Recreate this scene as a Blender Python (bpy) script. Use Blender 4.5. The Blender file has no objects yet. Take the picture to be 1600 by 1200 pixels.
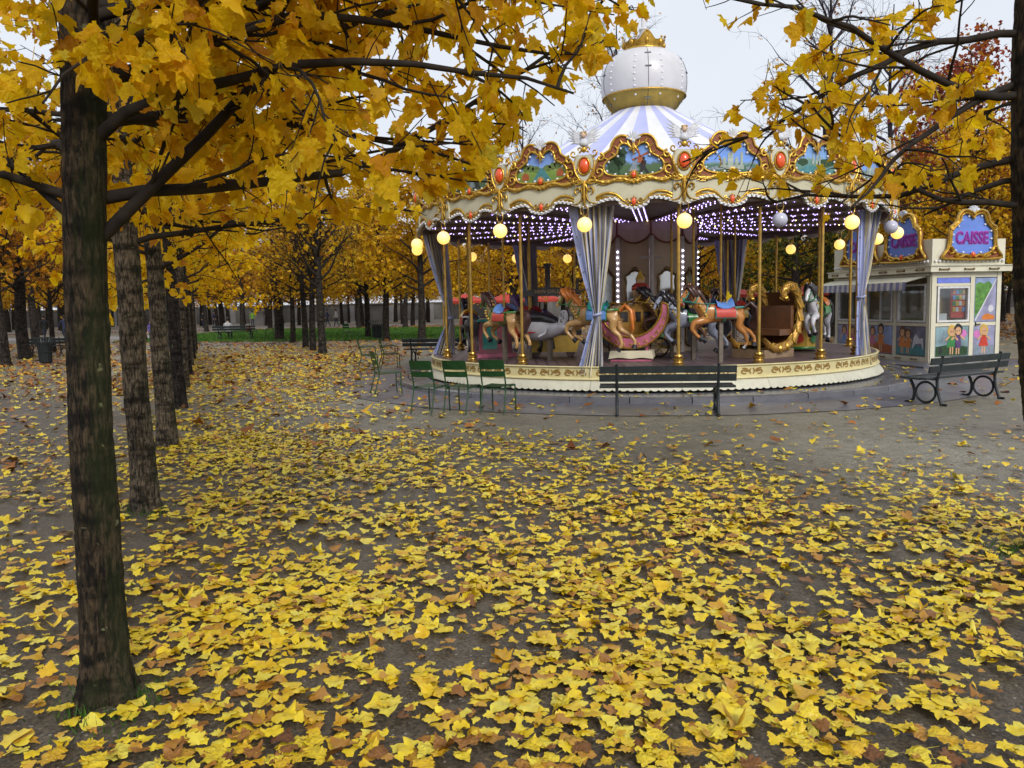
import bpy, bmesh, math, random
import numpy as np
from mathutils import Vector, Matrix, Euler, geometry
pi = math.pi; rad = math.radians
scene = bpy.context.scene
COL = scene.collection

# ------------------------------------------------------------------ camera
cam_d = bpy.data.cameras.new('camera'); cam = bpy.data.objects.new('camera', cam_d); COL.objects.link(cam)
cam_d.sensor_width = 36.0; cam_d.lens = 36.0 * 1250 / 1600; cam_d.clip_start = 0.05; cam_d.clip_end = 3000
CAM_H = 1.72
cam.matrix_world = (Matrix.Translation((0, 0, CAM_H)) @ Matrix.Rotation(pi / 2 - rad(5.62), 4, 'X') @ Matrix.Rotation(rad(-1.2), 4, 'Z'))
scene.camera = cam
scene.render.resolution_x = 1024; scene.render.resolution_y = 768

# ------------------------------------------------------------------ sky and sun (overcast autumn day)
SUN_EL, SUN_AZ = 34.0, 160.0        # the soft sun stands behind the camera, to the right
world = bpy.data.worlds.new('World'); scene.world = world; world.use_nodes = True
wn = world.node_tree.nodes; wl = world.node_tree.links; wn.clear()
w_out = wn.new('ShaderNodeOutputWorld'); w_bg = wn.new('ShaderNodeBackground'); w_sky = wn.new('ShaderNodeTexSky')
w_sky.sky_type = 'NISHITA'; w_sky.sun_disc = False; w_sky.sun_elevation = rad(SUN_EL); w_sky.sun_rotation = rad(SUN_AZ)
w_sky.dust_density = 4.0
w_tc = wn.new('ShaderNodeTexCoord'); w_no = wn.new('ShaderNodeTexNoise'); w_no.inputs['Scale'].default_value = 1.6
w_no.inputs['Detail'].default_value = 5; w_no.inputs['Roughness'].default_value = 0.6
w_rp = wn.new('ShaderNodeValToRGB')
w_rp.color_ramp.elements[0].position = 0.3; w_rp.color_ramp.elements[0].color = (0.78, 0.83, 0.92, 1)
w_rp.color_ramp.elements[1].position = 0.75; w_rp.color_ramp.elements[1].color = (0.90, 0.94, 1.0, 1)
w_sc = wn.new('ShaderNodeVectorMath'); w_sc.operation = 'SCALE'; w_sc.inputs['Scale'].default_value = 7.6
w_mx = wn.new('ShaderNodeMix'); w_mx.data_type = 'RGBA'; w_mx.inputs['Factor'].default_value = 0.88
wl.new(w_tc.outputs['Generated'], w_no.inputs['Vector']); wl.new(w_no.outputs['Fac'], w_rp.inputs['Fac'])
wl.new(w_rp.outputs['Color'], w_sc.inputs[0])
wl.new(w_sky.outputs['Color'], w_mx.inputs[6]); wl.new(w_sc.outputs[0], w_mx.inputs[7])
wl.new(w_mx.outputs[2], w_bg.inputs['Color']); w_bg.inputs['Strength'].default_value = 0.1
wl.new(w_bg.outputs['Background'], w_out.inputs['Surface'])
sun_d = bpy.data.lights.new('sun', 'SUN'); sun = bpy.data.objects.new('sun', sun_d); COL.objects.link(sun)
sun_d.energy = 1.5; sun_d.angle = rad(20); sun_d.color = (1.0, 0.955, 0.88)
_a = rad(SUN_AZ)
sun_dir = Vector((math.sin(_a) * math.cos(rad(SUN_EL)), math.cos(_a) * math.cos(rad(SUN_EL)), math.sin(rad(SUN_EL))))
sun.rotation_euler = sun_dir.to_track_quat('Z', 'Y').to_euler()
scene.view_settings.view_transform = 'Standard'; scene.view_settings.look = 'None'
scene.view_settings.exposure = 0.45; scene.view_settings.gamma = 1.0; scene.view_settings.use_curve_mapping = False
scene.cycles.max_bounces = 5; scene.cycles.diffuse_bounces = 2; scene.cycles.glossy_bounces = 2
scene.cycles.transmission_bounces = 4; scene.cycles.transparent_max_bounces = 6
scene.cycles.sample_clamp_indirect = 6.0; scene.cycles.caustics_reflective = False; scene.cycles.caustics_refractive = False
scene.cycles.use_denoising = True; scene.cycles.use_adaptive_sampling = True; scene.cycles.adaptive_threshold = 0.025

# ------------------------------------------------------------------ materials
MATS = {}
def newmat(name):
    m = bpy.data.materials.new(name); m.use_nodes = True; nt = m.node_tree; nt.nodes.clear()
    out = nt.nodes.new('ShaderNodeOutputMaterial'); MATS[name] = m
    return m, nt, nt.nodes, nt.links, out
def mat(name, col, rough=0.5, metal=0.0, var=0.14, scale=9.0, bump=0.0, bscale=None, spec=0.5, emit=None, estr=0.0, dirt=0.0, coat=0.0):
    m, nt, N, L, out = newmat(name)
    b = N.new('ShaderNodeBsdfPrincipled'); L.new(b.outputs[0], out.inputs[0])
    b.inputs['Roughness'].default_value = rough; b.inputs['Metallic'].default_value = metal
    b.inputs['Specular IOR Level'].default_value = spec; b.inputs['Coat Weight'].default_value = coat
    tc = N.new('ShaderNodeTexCoord'); no = N.new('ShaderNodeTexNoise'); no.inputs['Scale'].default_value = scale
    no.inputs['Detail'].default_value = 4; L.new(tc.outputs['Object'], no.inputs['Vector'])
    rp = N.new('ShaderNodeValToRGB'); rp.color_ramp.elements[0].position = 0.3; rp.color_ramp.elements[1].position = 0.7
    c = Vector(col)
    rp.color_ramp.elements[0].color = (*(c * (1 - var)), 1); rp.color_ramp.elements[1].color = (*[min(1, v * (1 + var)) for v in c], 1)
    L.new(no.outputs['Fac'], rp.inputs['Fac'])
    last = rp.outputs['Color']
    if dirt > 0:
        n2 = N.new('ShaderNodeTexNoise'); n2.inputs['Scale'].default_value = 2.3; n2.inputs['Detail'].default_value = 7
        n2.inputs['Roughness'].default_value = 0.7
        L.new(tc.outputs['Object'], n2.inputs['Vector'])
        r2 = N.new('ShaderNodeValToRGB'); r2.color_ramp.elements[0].position = 0.48; r2.color_ramp.elements[1].position = 0.75
        r2.color_ramp.elements[0].color = (0, 0, 0, 1); r2.color_ramp.elements[1].color = (dirt, dirt, dirt, 1)
        L.new(n2.outputs['Fac'], r2.inputs['Fac'])
        mx = N.new('ShaderNodeMix'); mx.data_type = 'RGBA'; L.new(r2.outputs['Color'], mx.inputs['Factor'])
        L.new(last, mx.inputs[6]); mx.inputs[7].default_value = (0.10, 0.085, 0.06, 1); last = mx.outputs[2]
    L.new(last, b.inputs['Base Color'])
    if bump > 0:
        n3 = N.new('ShaderNodeTexNoise'); n3.inputs['Scale'].default_value = bscale or scale * 6; n3.inputs['Detail'].default_value = 5
        L.new(tc.outputs['Object'], n3.inputs['Vector'])
        bp = N.new('ShaderNodeBump'); bp.inputs['Strength'].default_value = bump; bp.inputs['Distance'].default_value = 0.02
        L.new(n3.outputs['Fac'], bp.inputs['Height']); L.new(bp.outputs[0], b.inputs['Normal'])
    if emit:
        b.inputs['Emission Color'].default_value = (*emit, 1); b.inputs['Emission Strength'].default_value = estr
    return m

GOLD = mat('gold_paint', (0.60, 0.36, 0.055), 0.30, 0.70, 0.3, 14, 0.25, 40, dirt=0.35)
BRASS = mat('brass', (0.50, 0.32, 0.08), 0.28, 0.85, 0.25, 6, dirt=0.25)
CREAM = mat('cream_paint', (0.58, 0.55, 0.40), 0.4, 0, 0.09, 3, dirt=0.22)
CREAMW = mat('pale_cream_paint', (0.56, 0.545, 0.43), 0.42, 0, 0.10, 3, dirt=0.32)
YCREAM = mat('yellow_cream_paint', (0.66, 0.58, 0.30), 0.4, 0, 0.08, 3, dirt=0.2)
RUST = mat('red_brown_paint', (0.26, 0.07, 0.02), 0.4, 0, 0.2, 8)
JEWEL = mat('orange_red_cabochon', (0.78, 0.09, 0.012), 0.16, 0, 0.12, 10, coat=0.6)
PEARL = mat('white_pearl_bulb', (0.80, 0.80, 0.84), 0.22, 0, 0.04, 10, coat=0.3)
LACE = mat('white_lace_trim', (0.70, 0.71, 0.74), 0.45, 0, 0.1, 12, dirt=0.15)
WHITE = mat('white_paint', (0.62, 0.62, 0.65), 0.35, 0, 0.05, 3, dirt=0.1)
WINGW = mat('white_wing', (0.62, 0.64, 0.70), 0.45, 0, 0.15, 20)
HAIRG = mat('golden_hair', (0.45, 0.26, 0.05), 0.5, 0, 0.3, 30)
SKIN = mat('skin', (0.55, 0.33, 0.22), 0.5, 0, 0.06, 10)
TENTW = mat('tent_white', (0.74, 0.75, 0.78), 0.65, 0, 0.06, 2, 0.1, 8, dirt=0.10)
TENTB = mat('tent_lavender', (0.46, 0.49, 0.80), 0.65, 0, 0.08, 2, 0.1, 8, dirt=0.08)
DOMEG = mat('dome_gold_base', (0.38, 0.26, 0.035), 0.34, 0.25, 0.2, 5, dirt=0.2)
DECK = None
DARKW = mat('dark_ceiling_wood', (0.20, 0.14, 0.11), 0.5, 0, 0.25, 4, 0.2, 20)
MAUVE = mat('mauve_paint', (0.28, 0.20, 0.20), 0.5, 0, 0.15, 4)
SWAG = mat('swag_cloth', (0.56, 0.43, 0.37), 0.6, 0, 0.12, 5)
SWAGR = mat('swag_red_edge', (0.20, 0.06, 0.035), 0.6, 0, 0.12, 5)
BROWNP = mat('brown_scroll_paint', (0.26, 0.15, 0.03), 0.5, 0, 0.25, 20)
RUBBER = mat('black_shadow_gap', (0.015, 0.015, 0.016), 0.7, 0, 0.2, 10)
MIRROR = mat('mirror', (0.42, 0.42, 0.42), 0.08, 1.0, 0.05, 3)
IRON = mat('dark_iron', (0.014, 0.019, 0.022), 0.42, 0.2, 0.3, 20, 0.2, 80)
BENCHW = mat('dark_bench_wood', (0.020, 0.028, 0.031), 0.40, 0, 0.35, 10, 0.35, 60)
CHAIRG = mat('green_chair_paint', (0.008, 0.055, 0.014), 0.36, 0, 0.25, 14, 0.1, 60, dirt=0.3)
CHAIRD = mat('dark_green_chair_paint', (0.012, 0.050, 0.018), 0.4, 0, 0.25, 14)
WALLM = mat('weathered_terrace_stone', (0.13, 0.125, 0.12), 0.85, 0, 0.5, 0.25, 0.2, 15)
STONE = mat('pale_stone', (0.27, 0.265, 0.27), 0.75, 0, 0.15, 1.2, 0.2, 15)
def emitter(name, col, strength, base=(0.8, 0.8, 0.8)):
    return mat(name, base, 0.3, 0, 0.03, 6, emit=col, estr=strength)
BULBP = emitter('violet_bulb', (0.50, 0.38, 1.0), 3.6)
BULBW = emitter('warm_bulb', (1.0, 0.80, 0.35), 4.5)
BULBC = emitter('cool_bulb', (0.85, 0.80, 1.0), 8.0)
# lit globe: an opal glass ball, brighter where the lamp inside sits
def globe_lit():
    m, nt, N, L, out = newmat('lit_opal_globe')
    b = N.new('ShaderNodeBsdfPrincipled'); L.new(b.outputs[0], out.inputs[0])
    b.inputs['Base Color'].default_value = (0.72, 0.66, 0.48, 1); b.inputs['Roughness'].default_value = 0.2
    lw = N.new('ShaderNodeTexCoord'); sp = N.new('ShaderNodeVectorMath'); sp.operation = 'LENGTH'
    su = N.new('ShaderNodeVectorMath'); su.operation = 'SUBTRACT'; su.inputs[1].default_value = (0, 0, -0.06)
    L.new(lw.outputs['Object'], su.inputs[0]); L.new(su.outputs[0], sp.inputs[0])
    rp = N.new('ShaderNodeValToRGB'); rp.color_ramp.elements[0].position = 0.06; rp.color_ramp.elements[1].position = 0.20
    rp.color_ramp.elements[0].color = (1.0, 0.60, 0.10, 1); rp.color_ramp.elements[1].color = (0.70, 0.38, 0.09, 1)
    L.new(sp.outputs['Value'], rp.inputs['Fac']); L.new(rp.outputs['Color'], b.inputs['Emission Color'])
    b.inputs['Emission Strength'].default_value = 1.15
    return m
GLOBEL = globe_lit()
GLOBEU = mat('unlit_opal_globe', (0.52, 0.53, 0.66), 0.15, 0, 0.04, 4, coat=0.4)

def bark(name, a, b_, moss=0.0, side=None, scale=1.0, rough=0.85):
    m, nt, N, L, out = newmat(name)
    p = N.new('ShaderNodeBsdfPrincipled'); L.new(p.outputs[0], out.inputs[0]); p.inputs['Roughness'].default_value = rough
    p.inputs['Specular IOR Level'].default_value = 0.25
    g = N.new('ShaderNodeTexCoord'); mp = N.new('ShaderNodeMapping'); mp.inputs['Scale'].default_value = (34 * scale, 34 * scale, 7.5 * scale)
    L.new(g.outputs['Object'], mp.inputs['Vector'])
    n1 = N.new('ShaderNodeTexNoise'); n1.inputs['Scale'].default_value = 1.6; n1.inputs['Detail'].default_value = 8; n1.inputs['Roughness'].default_value = 0.68
    n1.inputs['Distortion'].default_value = 0.6
    L.new(mp.outputs[0], n1.inputs['Vector'])
    r1 = N.new('ShaderNodeValToRGB'); r1.color_ramp.elements[0].position = 0.43; r1.color_ramp.elements[1].position = 0.60
    r1.color_ramp.elements[0].color = (*a, 1); r1.color_ramp.elements[1].color = (*b_, 1); L.new(n1.outputs['Fac'], r1.inputs['Fac'])
    # ring scars across the trunk and dark blotches
    mp2 = N.new('ShaderNodeMapping'); mp2.inputs['Scale'].default_value = (3.0, 3.0, 9.0); L.new(g.outputs['Object'], mp2.inputs['Vector'])
    n2 = N.new('ShaderNodeTexNoise'); n2.inputs['Scale'].default_value = 1.5; n2.inputs['Detail'].default_value = 4; L.new(mp2.outputs[0], n2.inputs['Vector'])
    r2 = N.new('ShaderNodeValToRGB'); r2.color_ramp.elements[0].position = 0.36; r2.color_ramp.elements[1].position = 0.56
    r2.color_ramp.elements[0].color = (0.16, 0.16, 0.16, 1); r2.color_ramp.elements[1].color = (1, 1, 1, 1); L.new(n2.outputs['Fac'], r2.inputs['Fac'])
    mu = N.new('ShaderNodeMix'); mu.data_type = 'RGBA'; mu.blend_type = 'MULTIPLY'; mu.inputs['Factor'].default_value = 1.0
    L.new(r1.outputs['Color'], mu.inputs[6]); L.new(r2.outputs['Color'], mu.inputs[7]); last = mu.outputs[2]
    if moss > 0:
        n3 = N.new('ShaderNodeTexNoise'); n3.inputs['Scale'].default_value = 2.2; n3.inputs['Detail'].default_value = 6; L.new(g.outputs['Object'], n3.inputs['Vector'])
        dt = N.new('ShaderNodeVectorMath'); dt.operation = 'DOT_PRODUCT'; dt.inputs[1].default_value = side or (1, 0, 0)
        ge = N.new('ShaderNodeNewGeometry'); L.new(ge.outputs['Normal'], dt.inputs[0])
        ad = N.new('ShaderNodeMath'); ad.operation = 'MULTIPLY_ADD'; ad.inputs[1].default_value = 0.30
        L.new(dt.outputs['Value'], ad.inputs[0]); L.new(n3.outputs['Fac'], ad.inputs[2])
        r3 = N.new('ShaderNodeValToRGB'); r3.color_ramp.elements[0].position = 0.62; r3.color_ramp.elements[1].position = 0.80
        r3.color_ramp.elements[0].color = (0, 0, 0, 1); r3.color_ramp.elements[1].color = (moss, moss, moss, 1); L.new(ad.outputs[0], r3.inputs['Fac'])
        mx = N.new('ShaderNodeMix'); mx.data_type = 'RGBA'; L.new(r3.outputs['Color'], mx.inputs['Factor']); L.new(last, mx.inputs[6])
        mx.inputs[7].default_value = (0.022, 0.034, 0.008, 1); last = mx.outputs[2]
        # pale lichen flecks
        vo = N.new('ShaderNodeTexNoise'); vo.inputs['Scale'].default_value = 16; vo.inputs['Detail'].default_value = 3; L.new(g.outputs['Object'], vo.inputs['Vector'])
        r4 = N.new('ShaderNodeValToRGB'); r4.color_ramp.elements[0].position = 0.69; r4.color_ramp.elements[1].position = 0.73
        r4.color_ramp.elements[0].color = (0, 0, 0, 1); r4.color_ramp.elements[1].color = (0.8, 0.8, 0.8, 1); L.new(vo.outputs['Fac'], r4.inputs['Fac'])
        m4 = N.new('ShaderNodeMix'); m4.data_type = 'RGBA'; L.new(r4.outputs['Color'], m4.inputs['Factor']); L.new(last, m4.inputs[6])
        m4.inputs[7].default_value = (0.19, 0.20, 0.10, 1); last = m4.outputs[2]
    L.new(last, p.inputs['Base Color'])
    bp = N.new('ShaderNodeBump'); bp.inputs['Strength'].default_value = 0.9; bp.inputs['Distance'].default_value = 0.03
    L.new(n1.outputs['Fac'], bp.inputs['Height']); L.new(bp.outputs[0], p.inputs['Normal'])
    return m
BARK1 = bark('mossy_bark', (0.009, 0.007, 0.005), (0.098, 0.068, 0.040), 0.5, (0.95, -0.3, 0))
BARK2 = bark('grey_brown_bark', (0.030, 0.024, 0.018), (0.23, 0.18, 0.125), 0.3, (0.9, 0.2, 0))
BARKD = bark('dark_bark', (0.012, 0.010, 0.009), (0.060, 0.047, 0.038), 0.3, (0.4, 0.7, 0), 0.5)
TWIG = mat('dark_twig_bark', (0.028, 0.022, 0.018), 0.85, 0, 0.4, 12, spec=0.2)
TWIGP = mat('violet_twig_bark', (0.045, 0.036, 0.050), 0.85, 0, 0.3, 12, spec=0.2)

def leafmat(name, cols, single=False, transl=0.5, rough=0.5, spec=0.3):
    m, nt, N, L, out = newmat(name)
    if single:
        s = N.new('ShaderNodeObjectInfo').outputs['Random']
    else:
        s = N.new('ShaderNodeNewGeometry').outputs['Random Per Island']
    rp = N.new('ShaderNodeValToRGB'); rp.color_ramp.interpolation = 'LINEAR'
    el = rp.color_ramp.elements
    while len(el) < len(cols): el.new(0.5)
    for i, (p_, c) in enumerate(cols): el[i].position = p_; el[i].color = (*c, 1)
    L.new(s, rp.inputs['Fac'])
    # blotches and browned edges inside one leaf
    tc = N.new('ShaderNodeTexCoord'); no = N.new('ShaderNodeTexNoise'); no.inputs['Scale'].default_value = 22 if not single else 3.5; no.inputs['Detail'].default_value = 3
    L.new(tc.outputs['Object'], no.inputs['Vector'])
    r2 = N.new('ShaderNodeValToRGB'); r2.color_ramp.elements[0].position = 0.30; r2.color_ramp.elements[1].position = 0.62
    r2.color_ramp.elements[0].color = (0.74, 0.60, 0.42, 1); r2.color_ramp.elements[1].color = (1.05, 1.04, 1.0, 1); L.new(no.outputs['Fac'], r2.inputs['Fac'])
    mu = N.new('ShaderNodeMix'); mu.data_type = 'RGBA'; mu.blend_type = 'MULTIPLY'; mu.inputs['Factor'].default_value = 0.6
    L.new(rp.outputs['Color'], mu.inputs[6]); L.new(r2.outputs['Color'], mu.inputs[7])
    p = N.new('ShaderNodeBsdfPrincipled'); p.inputs['Roughness'].default_value = rough; p.inputs['Specular IOR Level'].default_value = spec
    L.new(mu.outputs[2], p.inputs['Base Color'])
    bp = N.new('ShaderNodeBump'); bp.inputs['Strength'].default_value = 0.35; bp.inputs['Distance'].default_value = 0.02 if not single else 0.15
    L.new(no.outputs['Fac'], bp.inputs['Height']); L.new(bp.outputs[0], p.inputs['Normal'])
    t = N.new('ShaderNodeBsdfTranslucent'); L.new(mu.outputs[2], t.inputs['Color'])
    ms = N.new('ShaderNodeMixShader'); ms.inputs['Fac'].default_value = transl
    L.new(p.outputs[0], ms.inputs[1]); L.new(t.outputs[0], ms.inputs[2]); L.new(ms.outputs[0], out.inputs[0])
    return m
C_CROWN = [(0.0, (0.55, 0.24, 0.006)), (0.10, (0.78, 0.44, 0.006)), (0.4, (0.90, 0.60, 0.008)), (0.9, (0.92, 0.66, 0.012)), (1.0, (0.74, 0.62, 0.05))]
C_GROUND = [(0.0, (0.16, 0.065, 0.025)), (0.05, (0.36, 0.17, 0.035)), (0.13, (0.46, 0.24, 0.04)), (0.24, (0.68, 0.44, 0.02)), (0.42, (0.74, 0.55, 0.025)), (0.75, (0.76, 0.60, 0.035)), (1.0, (0.72, 0.64, 0.09))]
C_LITTER = [(0.0, (0.12, 0.04, 0.015)), (0.4, (0.30, 0.11, 0.025)), (0.75, (0.44, 0.20, 0.03)), (1.0, (0.60, 0.38, 0.03))]
C_GOLD = [(0.0, (0.36, 0.15, 0.008)), (0.3, (0.66, 0.36, 0.008)), (0.8, (0.84, 0.54, 0.010)), (1.0, (0.72, 0.55, 0.04))]
C_ORANGE = [(0.0, (0.22, 0.08, 0.014)), (0.35, (0.48, 0.19, 0.014)), (0.75, (0.70, 0.34, 0.014)), (1.0, (0.76, 0.48, 0.02))]
C_GREEN = [(0.0, (0.035, 0.05, 0.010)), (0.5, (0.07, 0.09, 0.015)), (0.8, (0.20, 0.17, 0.02)), (1.0, (0.42, 0.30, 0.02))]
C_RED = [(0.0, (0.18, 0.03, 0.025)), (0.5, (0.38, 0.07, 0.035)), (0.8, (0.50, 0.15, 0.03)), (1.0, (0.66, 0.34, 0.03))]
LEAF_CROWN = leafmat('golden_crown_leaf', C_CROWN, transl=0.58)
LEAF_CROWN1 = leafmat('golden_crown_leaf_single', C_CROWN, True, transl=0.58)
LEAF_GROUND = leafmat('fallen_leaf_yellow', C_GROUND, transl=0.08, rough=0.36, spec=0.45)
LEAF_GROUND1 = leafmat('fallen_leaf_single', C_GROUND, True, transl=0.08, rough=0.34, spec=0.45)
LEAF_BROWN1 = leafmat('fallen_leaf_brown_single', [(0.0, (0.14, 0.06, 0.025)), (1.0, (0.36, 0.17, 0.04))], True, transl=0.05, rough=0.4)
LEAF_LITTER = leafmat('brown_litter', C_LITTER, transl=0.08, rough=0.5)
LEAF_GOLD = leafmat('gold_far_leaf', C_GOLD, transl=0.45)
LEAF_ORANGE = leafmat('orange_far_leaf', C_ORANGE, transl=0.45)
LEAF_GREEN = leafmat('green_far_leaf', C_GREEN, transl=0.45)
LEAF_RED = leafmat('red_far_leaf', C_RED, transl=0.45)

# ------------------------------------------------------------------ mesh helpers
class MB:
    """collects shapes; build() links them as one mesh object"""
    def __init__(s): s.v = []; s.f = []; s.m = []; s.mi = 0; s.starts = []
    def add(s, vs, fs):
        o = len(s.v); s.v += [tuple(p) for p in vs]
        s.f += [tuple(i + o for i in f) for f in fs]; s.m += [s.mi] * len(fs); return s
    def box(s, c, d, rz=0.0, rx=0.0, ry=0.0):
        hx, hy, hz = d[0] / 2, d[1] / 2, d[2] / 2; M_ = Euler((rx, ry, rz)).to_matrix(); c = Vector(c)
        vs = [c + M_ @ Vector((x * hx, y * hy, z * hz)) for x in (-1, 1) for y in (-1, 1) for z in (-1, 1)]
        return s.add(vs, [(0, 1, 3, 2), (4, 6, 7, 5), (0, 4, 5, 1), (2, 3, 7, 6), (0, 2, 6, 4), (1, 5, 7, 3)])
    def tube(s, path, r, n=6, closed=False, flat=None, cap=True):
        path = [Vector(p) for p in path]; k = len(path)
        rr = r if isinstance(r, (list, tuple)) else [r] * k
        vs = []; up = None
        for i, p in enumerate(path):
            if closed: t = path[(i + 1) % k] - path[i - 1]
            else: t = path[min(i + 1, k - 1)] - path[max(i - 1, 0)]
            t = t.normalized() if t.length > 1e-9 else Vector((0, 0, 1))
            if up is None:
                up = Vector((0, 1, 0)) if flat else (Vector((0, 0, 1)) if abs(t.z) < 0.9 else Vector((1, 0, 0)))
            a = t.cross(up)
            if a.length < 1e-6: a = t.cross(Vector((1, 0, 0.1)))
            a.normalize(); b = a.cross(t).normalized()
            if not flat: up = b
            for j in range(n):
                q = 2 * pi * j / n
                vs.append(p + a * (math.cos(q) * rr[i]) + b * (math.sin(q) * rr[i] * (flat or 1)))
        fs = []
        for i in range(k if closed else k - 1):
            i2 = (i + 1) % k
            for j in range(n):
                j2 = (j + 1) % n; fs.append((i * n + j, i * n + j2, i2 * n + j2, i2 * n + j))
        if not closed and cap: fs += [tuple(range(n))[::-1], tuple(range((k - 1) * n, k * n))]
        return s.add(vs, fs)
    def lathe(s, prof, n=16, c=(0, 0, 0), cap=True, a0=0.0):
        c = Vector(c); vs = []; fs = []; k = len(prof)
        for r, z in prof:
            for j in range(n):
                q = a0 + 2 * pi * j / n; vs.append(c + Vector((r * math.cos(q), r * math.sin(q), z)))
        for i in range(k - 1):
            for j in range(n):
                j2 = (j + 1) % n; fs.append((i * n + j, i * n + j2, (i + 1) * n + j2, (i + 1) * n + j))
        if cap: fs += [tuple(range(n))[::-1], tuple(range((k - 1) * n, k * n))]
        return s.add(vs, fs)
    def ball(s, c, r, n=8, k=5):
        if not isinstance(r, (list, tuple)): r = (r, r, r)
        c = Vector(c); vs = [c + Vector((0, 0, -r[2]))]; fs = []
        for i in range(1, k):
            t = -pi / 2 + pi * i / k
            for j in range(n):
                q = 2 * pi * j / n; vs.append(c + Vector((r[0] * math.cos(t) * math.cos(q), r[1] * math.cos(t) * math.sin(q), r[2] * math.sin(t))))
        vs.append(c + Vector((0, 0, r[2]))); L_ = len(vs) - 1
        for j in range(n):
            j2 = (j + 1) % n
            fs.append((0, 1 + j2, 1 + j)); fs.append((L_, L_ - n + j, L_ - n + j2))
            for i in range(k - 2): fs.append((1 + i * n + j, 1 + i * n + j2, 1 + (i + 1) * n + j2, 1 + (i + 1) * n + j))
        return s.add(vs, fs)
    def prism(s, poly, y0, y1, holes=(), fn=None):
        """polygon given in (x, z), extruded from y0 to y1; fn maps (x, y, z) to a point"""
        loops = [list(poly)] + [list(h) for h in holes]
        tri = geometry.tessellate_polygon([[Vector((p[0], p[1], 0)) for p in l] for l in loops])
        allp = [p for l in loops for p in l]; n = len(allp)
        fn = fn or (lambda x, y, z: (x, y, z))
        vs = [fn(p[0], y0, p[1]) for p in allp] + [fn(p[0], y1, p[1]) for p in allp]
        fs = []
        for t in tri:
            a, b, c = (Vector((*allp[i], 0)) for i in t)
            if (b - a).cross(c - a).z < 0: t = t[::-1]
            fs.append(tuple(t)); fs.append(tuple(i + n for i in t[::-1]))
        o = 0
        for li, l in enumerate(loops):
            ar = sum(l[i][0] * l[(i + 1) % len(l)][1] - l[(i + 1) % len(l)][0] * l[i][1] for i in range(len(l)))
            for i in range(len(l)):
                a, b = o + i, o + (i + 1) % len(l)
                q = (a, a + n, b + n, b)
                if (ar < 0) != (li > 0): q = q[::-1]
                fs.append(q)
            o += len(l)
        return s.add(vs, fs)
    def grid(s, rows):
        k, n = len(rows), len(rows[0])
        return s.add([p for r in rows for p in r], [(i * n + j, i * n + j + 1, (i + 1) * n + j + 1, (i + 1) * n + j) for i in range(k - 1) for j in range(n - 1)])
    def mesh(s, name, mats, smooth=40):
        me = bpy.data.meshes.new(name); me.from_pydata(s.v, [], s.f)
        for m in (mats if isinstance(mats, (list, tuple)) else [mats]): me.materials.append(m)
        if any(s.m): me.polygons.foreach_set('material_index', s.m)
        bm = bmesh.new(); bm.from_mesh(me); bmesh.ops.recalc_face_normals(bm, faces=bm.faces); bm.to_mesh(me); bm.free()
        if smooth:
            me.polygons.foreach_set('use_smooth', [True] * len(me.polygons)); me.set_sharp_from_angle(angle=rad(smooth))
        me.update(); return me
    def build(s, name, mats, parent=None, smooth=40, loc=None, rz=None):
        return obj(name, s.mesh(name, mats, smooth), parent, loc, rz)
def obj(name, me, parent=None, loc=None, rz=None):
    o = bpy.data.objects.new(name, me); COL.objects.link(o); o.parent = parent
    if loc is not None: o.location = loc
    if rz is not None: o.rotation_euler.z = rz
    return o
def tag(o, label=None, cat=None, group=None, kind=None):
    if label: o['label'] = label
    if cat: o['category'] = cat
    if group: o['group'] = group
    if kind: o['kind'] = kind
    return o
def empty(name, loc=(0, 0, 0), rz=0.0, label=None, cat=None, group=None):
    o = obj(name, None); o.location = loc; o.rotation_euler.z = rz; o.empty_display_size = 0.2
    return tag(o, label, cat, group)
def copy_tree(o, parent=None):
    c = o.copy(); COL.objects.link(c); c.parent = parent
    for ch in [x for x in bpy.data.objects if x.parent == o] if False else list(o.children): copy_tree(ch, c)
    return c
def text_mesh(name, body, size, mat_, extrude=0.008, bold=0.0, sx=1.0):
    cu = bpy.data.curves.new(name, 'FONT'); cu.body = body; cu.size = size; cu.extrude = extrude; cu.offset = bold
    cu.align_x = 'CENTER'; cu.align_y = 'CENTER'; cu.resolution_u = 3
    t = bpy.data.objects.new(name, cu); COL.objects.link(t); bpy.context.view_layer.update()
    me = bpy.data.meshes.new_from_object(t.evaluated_get(bpy.context.evaluated_depsgraph_get()))
    bpy.data.objects.remove(t); bpy.data.curves.remove(cu)
    for v in me.vertices: v.co = (v.co.x * sx, -v.co.z, v.co.y)      # stands upright, faces -Y
    me.materials.clear(); me.materials.append(mat_); me.name = name
    return me
def mesh_np(name, V, F, mat_):
    me = bpy.data.meshes.new(name); n = len(V); m = len(F); w = F.shape[1]
    me.vertices.add(n); me.vertices.foreach_set('co', np.ascontiguousarray(V, dtype=np.float32).ravel())
    me.loops.add(m * w); me.loops.foreach_set('vertex_index', np.ascontiguousarray(F, dtype=np.int32).ravel())
    me.polygons.add(m); me.polygons.foreach_set('loop_start', np.arange(0, m * w, w, dtype=np.int32))
    me.update(calc_edges=True); me.validate(); me.materials.append(mat_)
    return me
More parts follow.
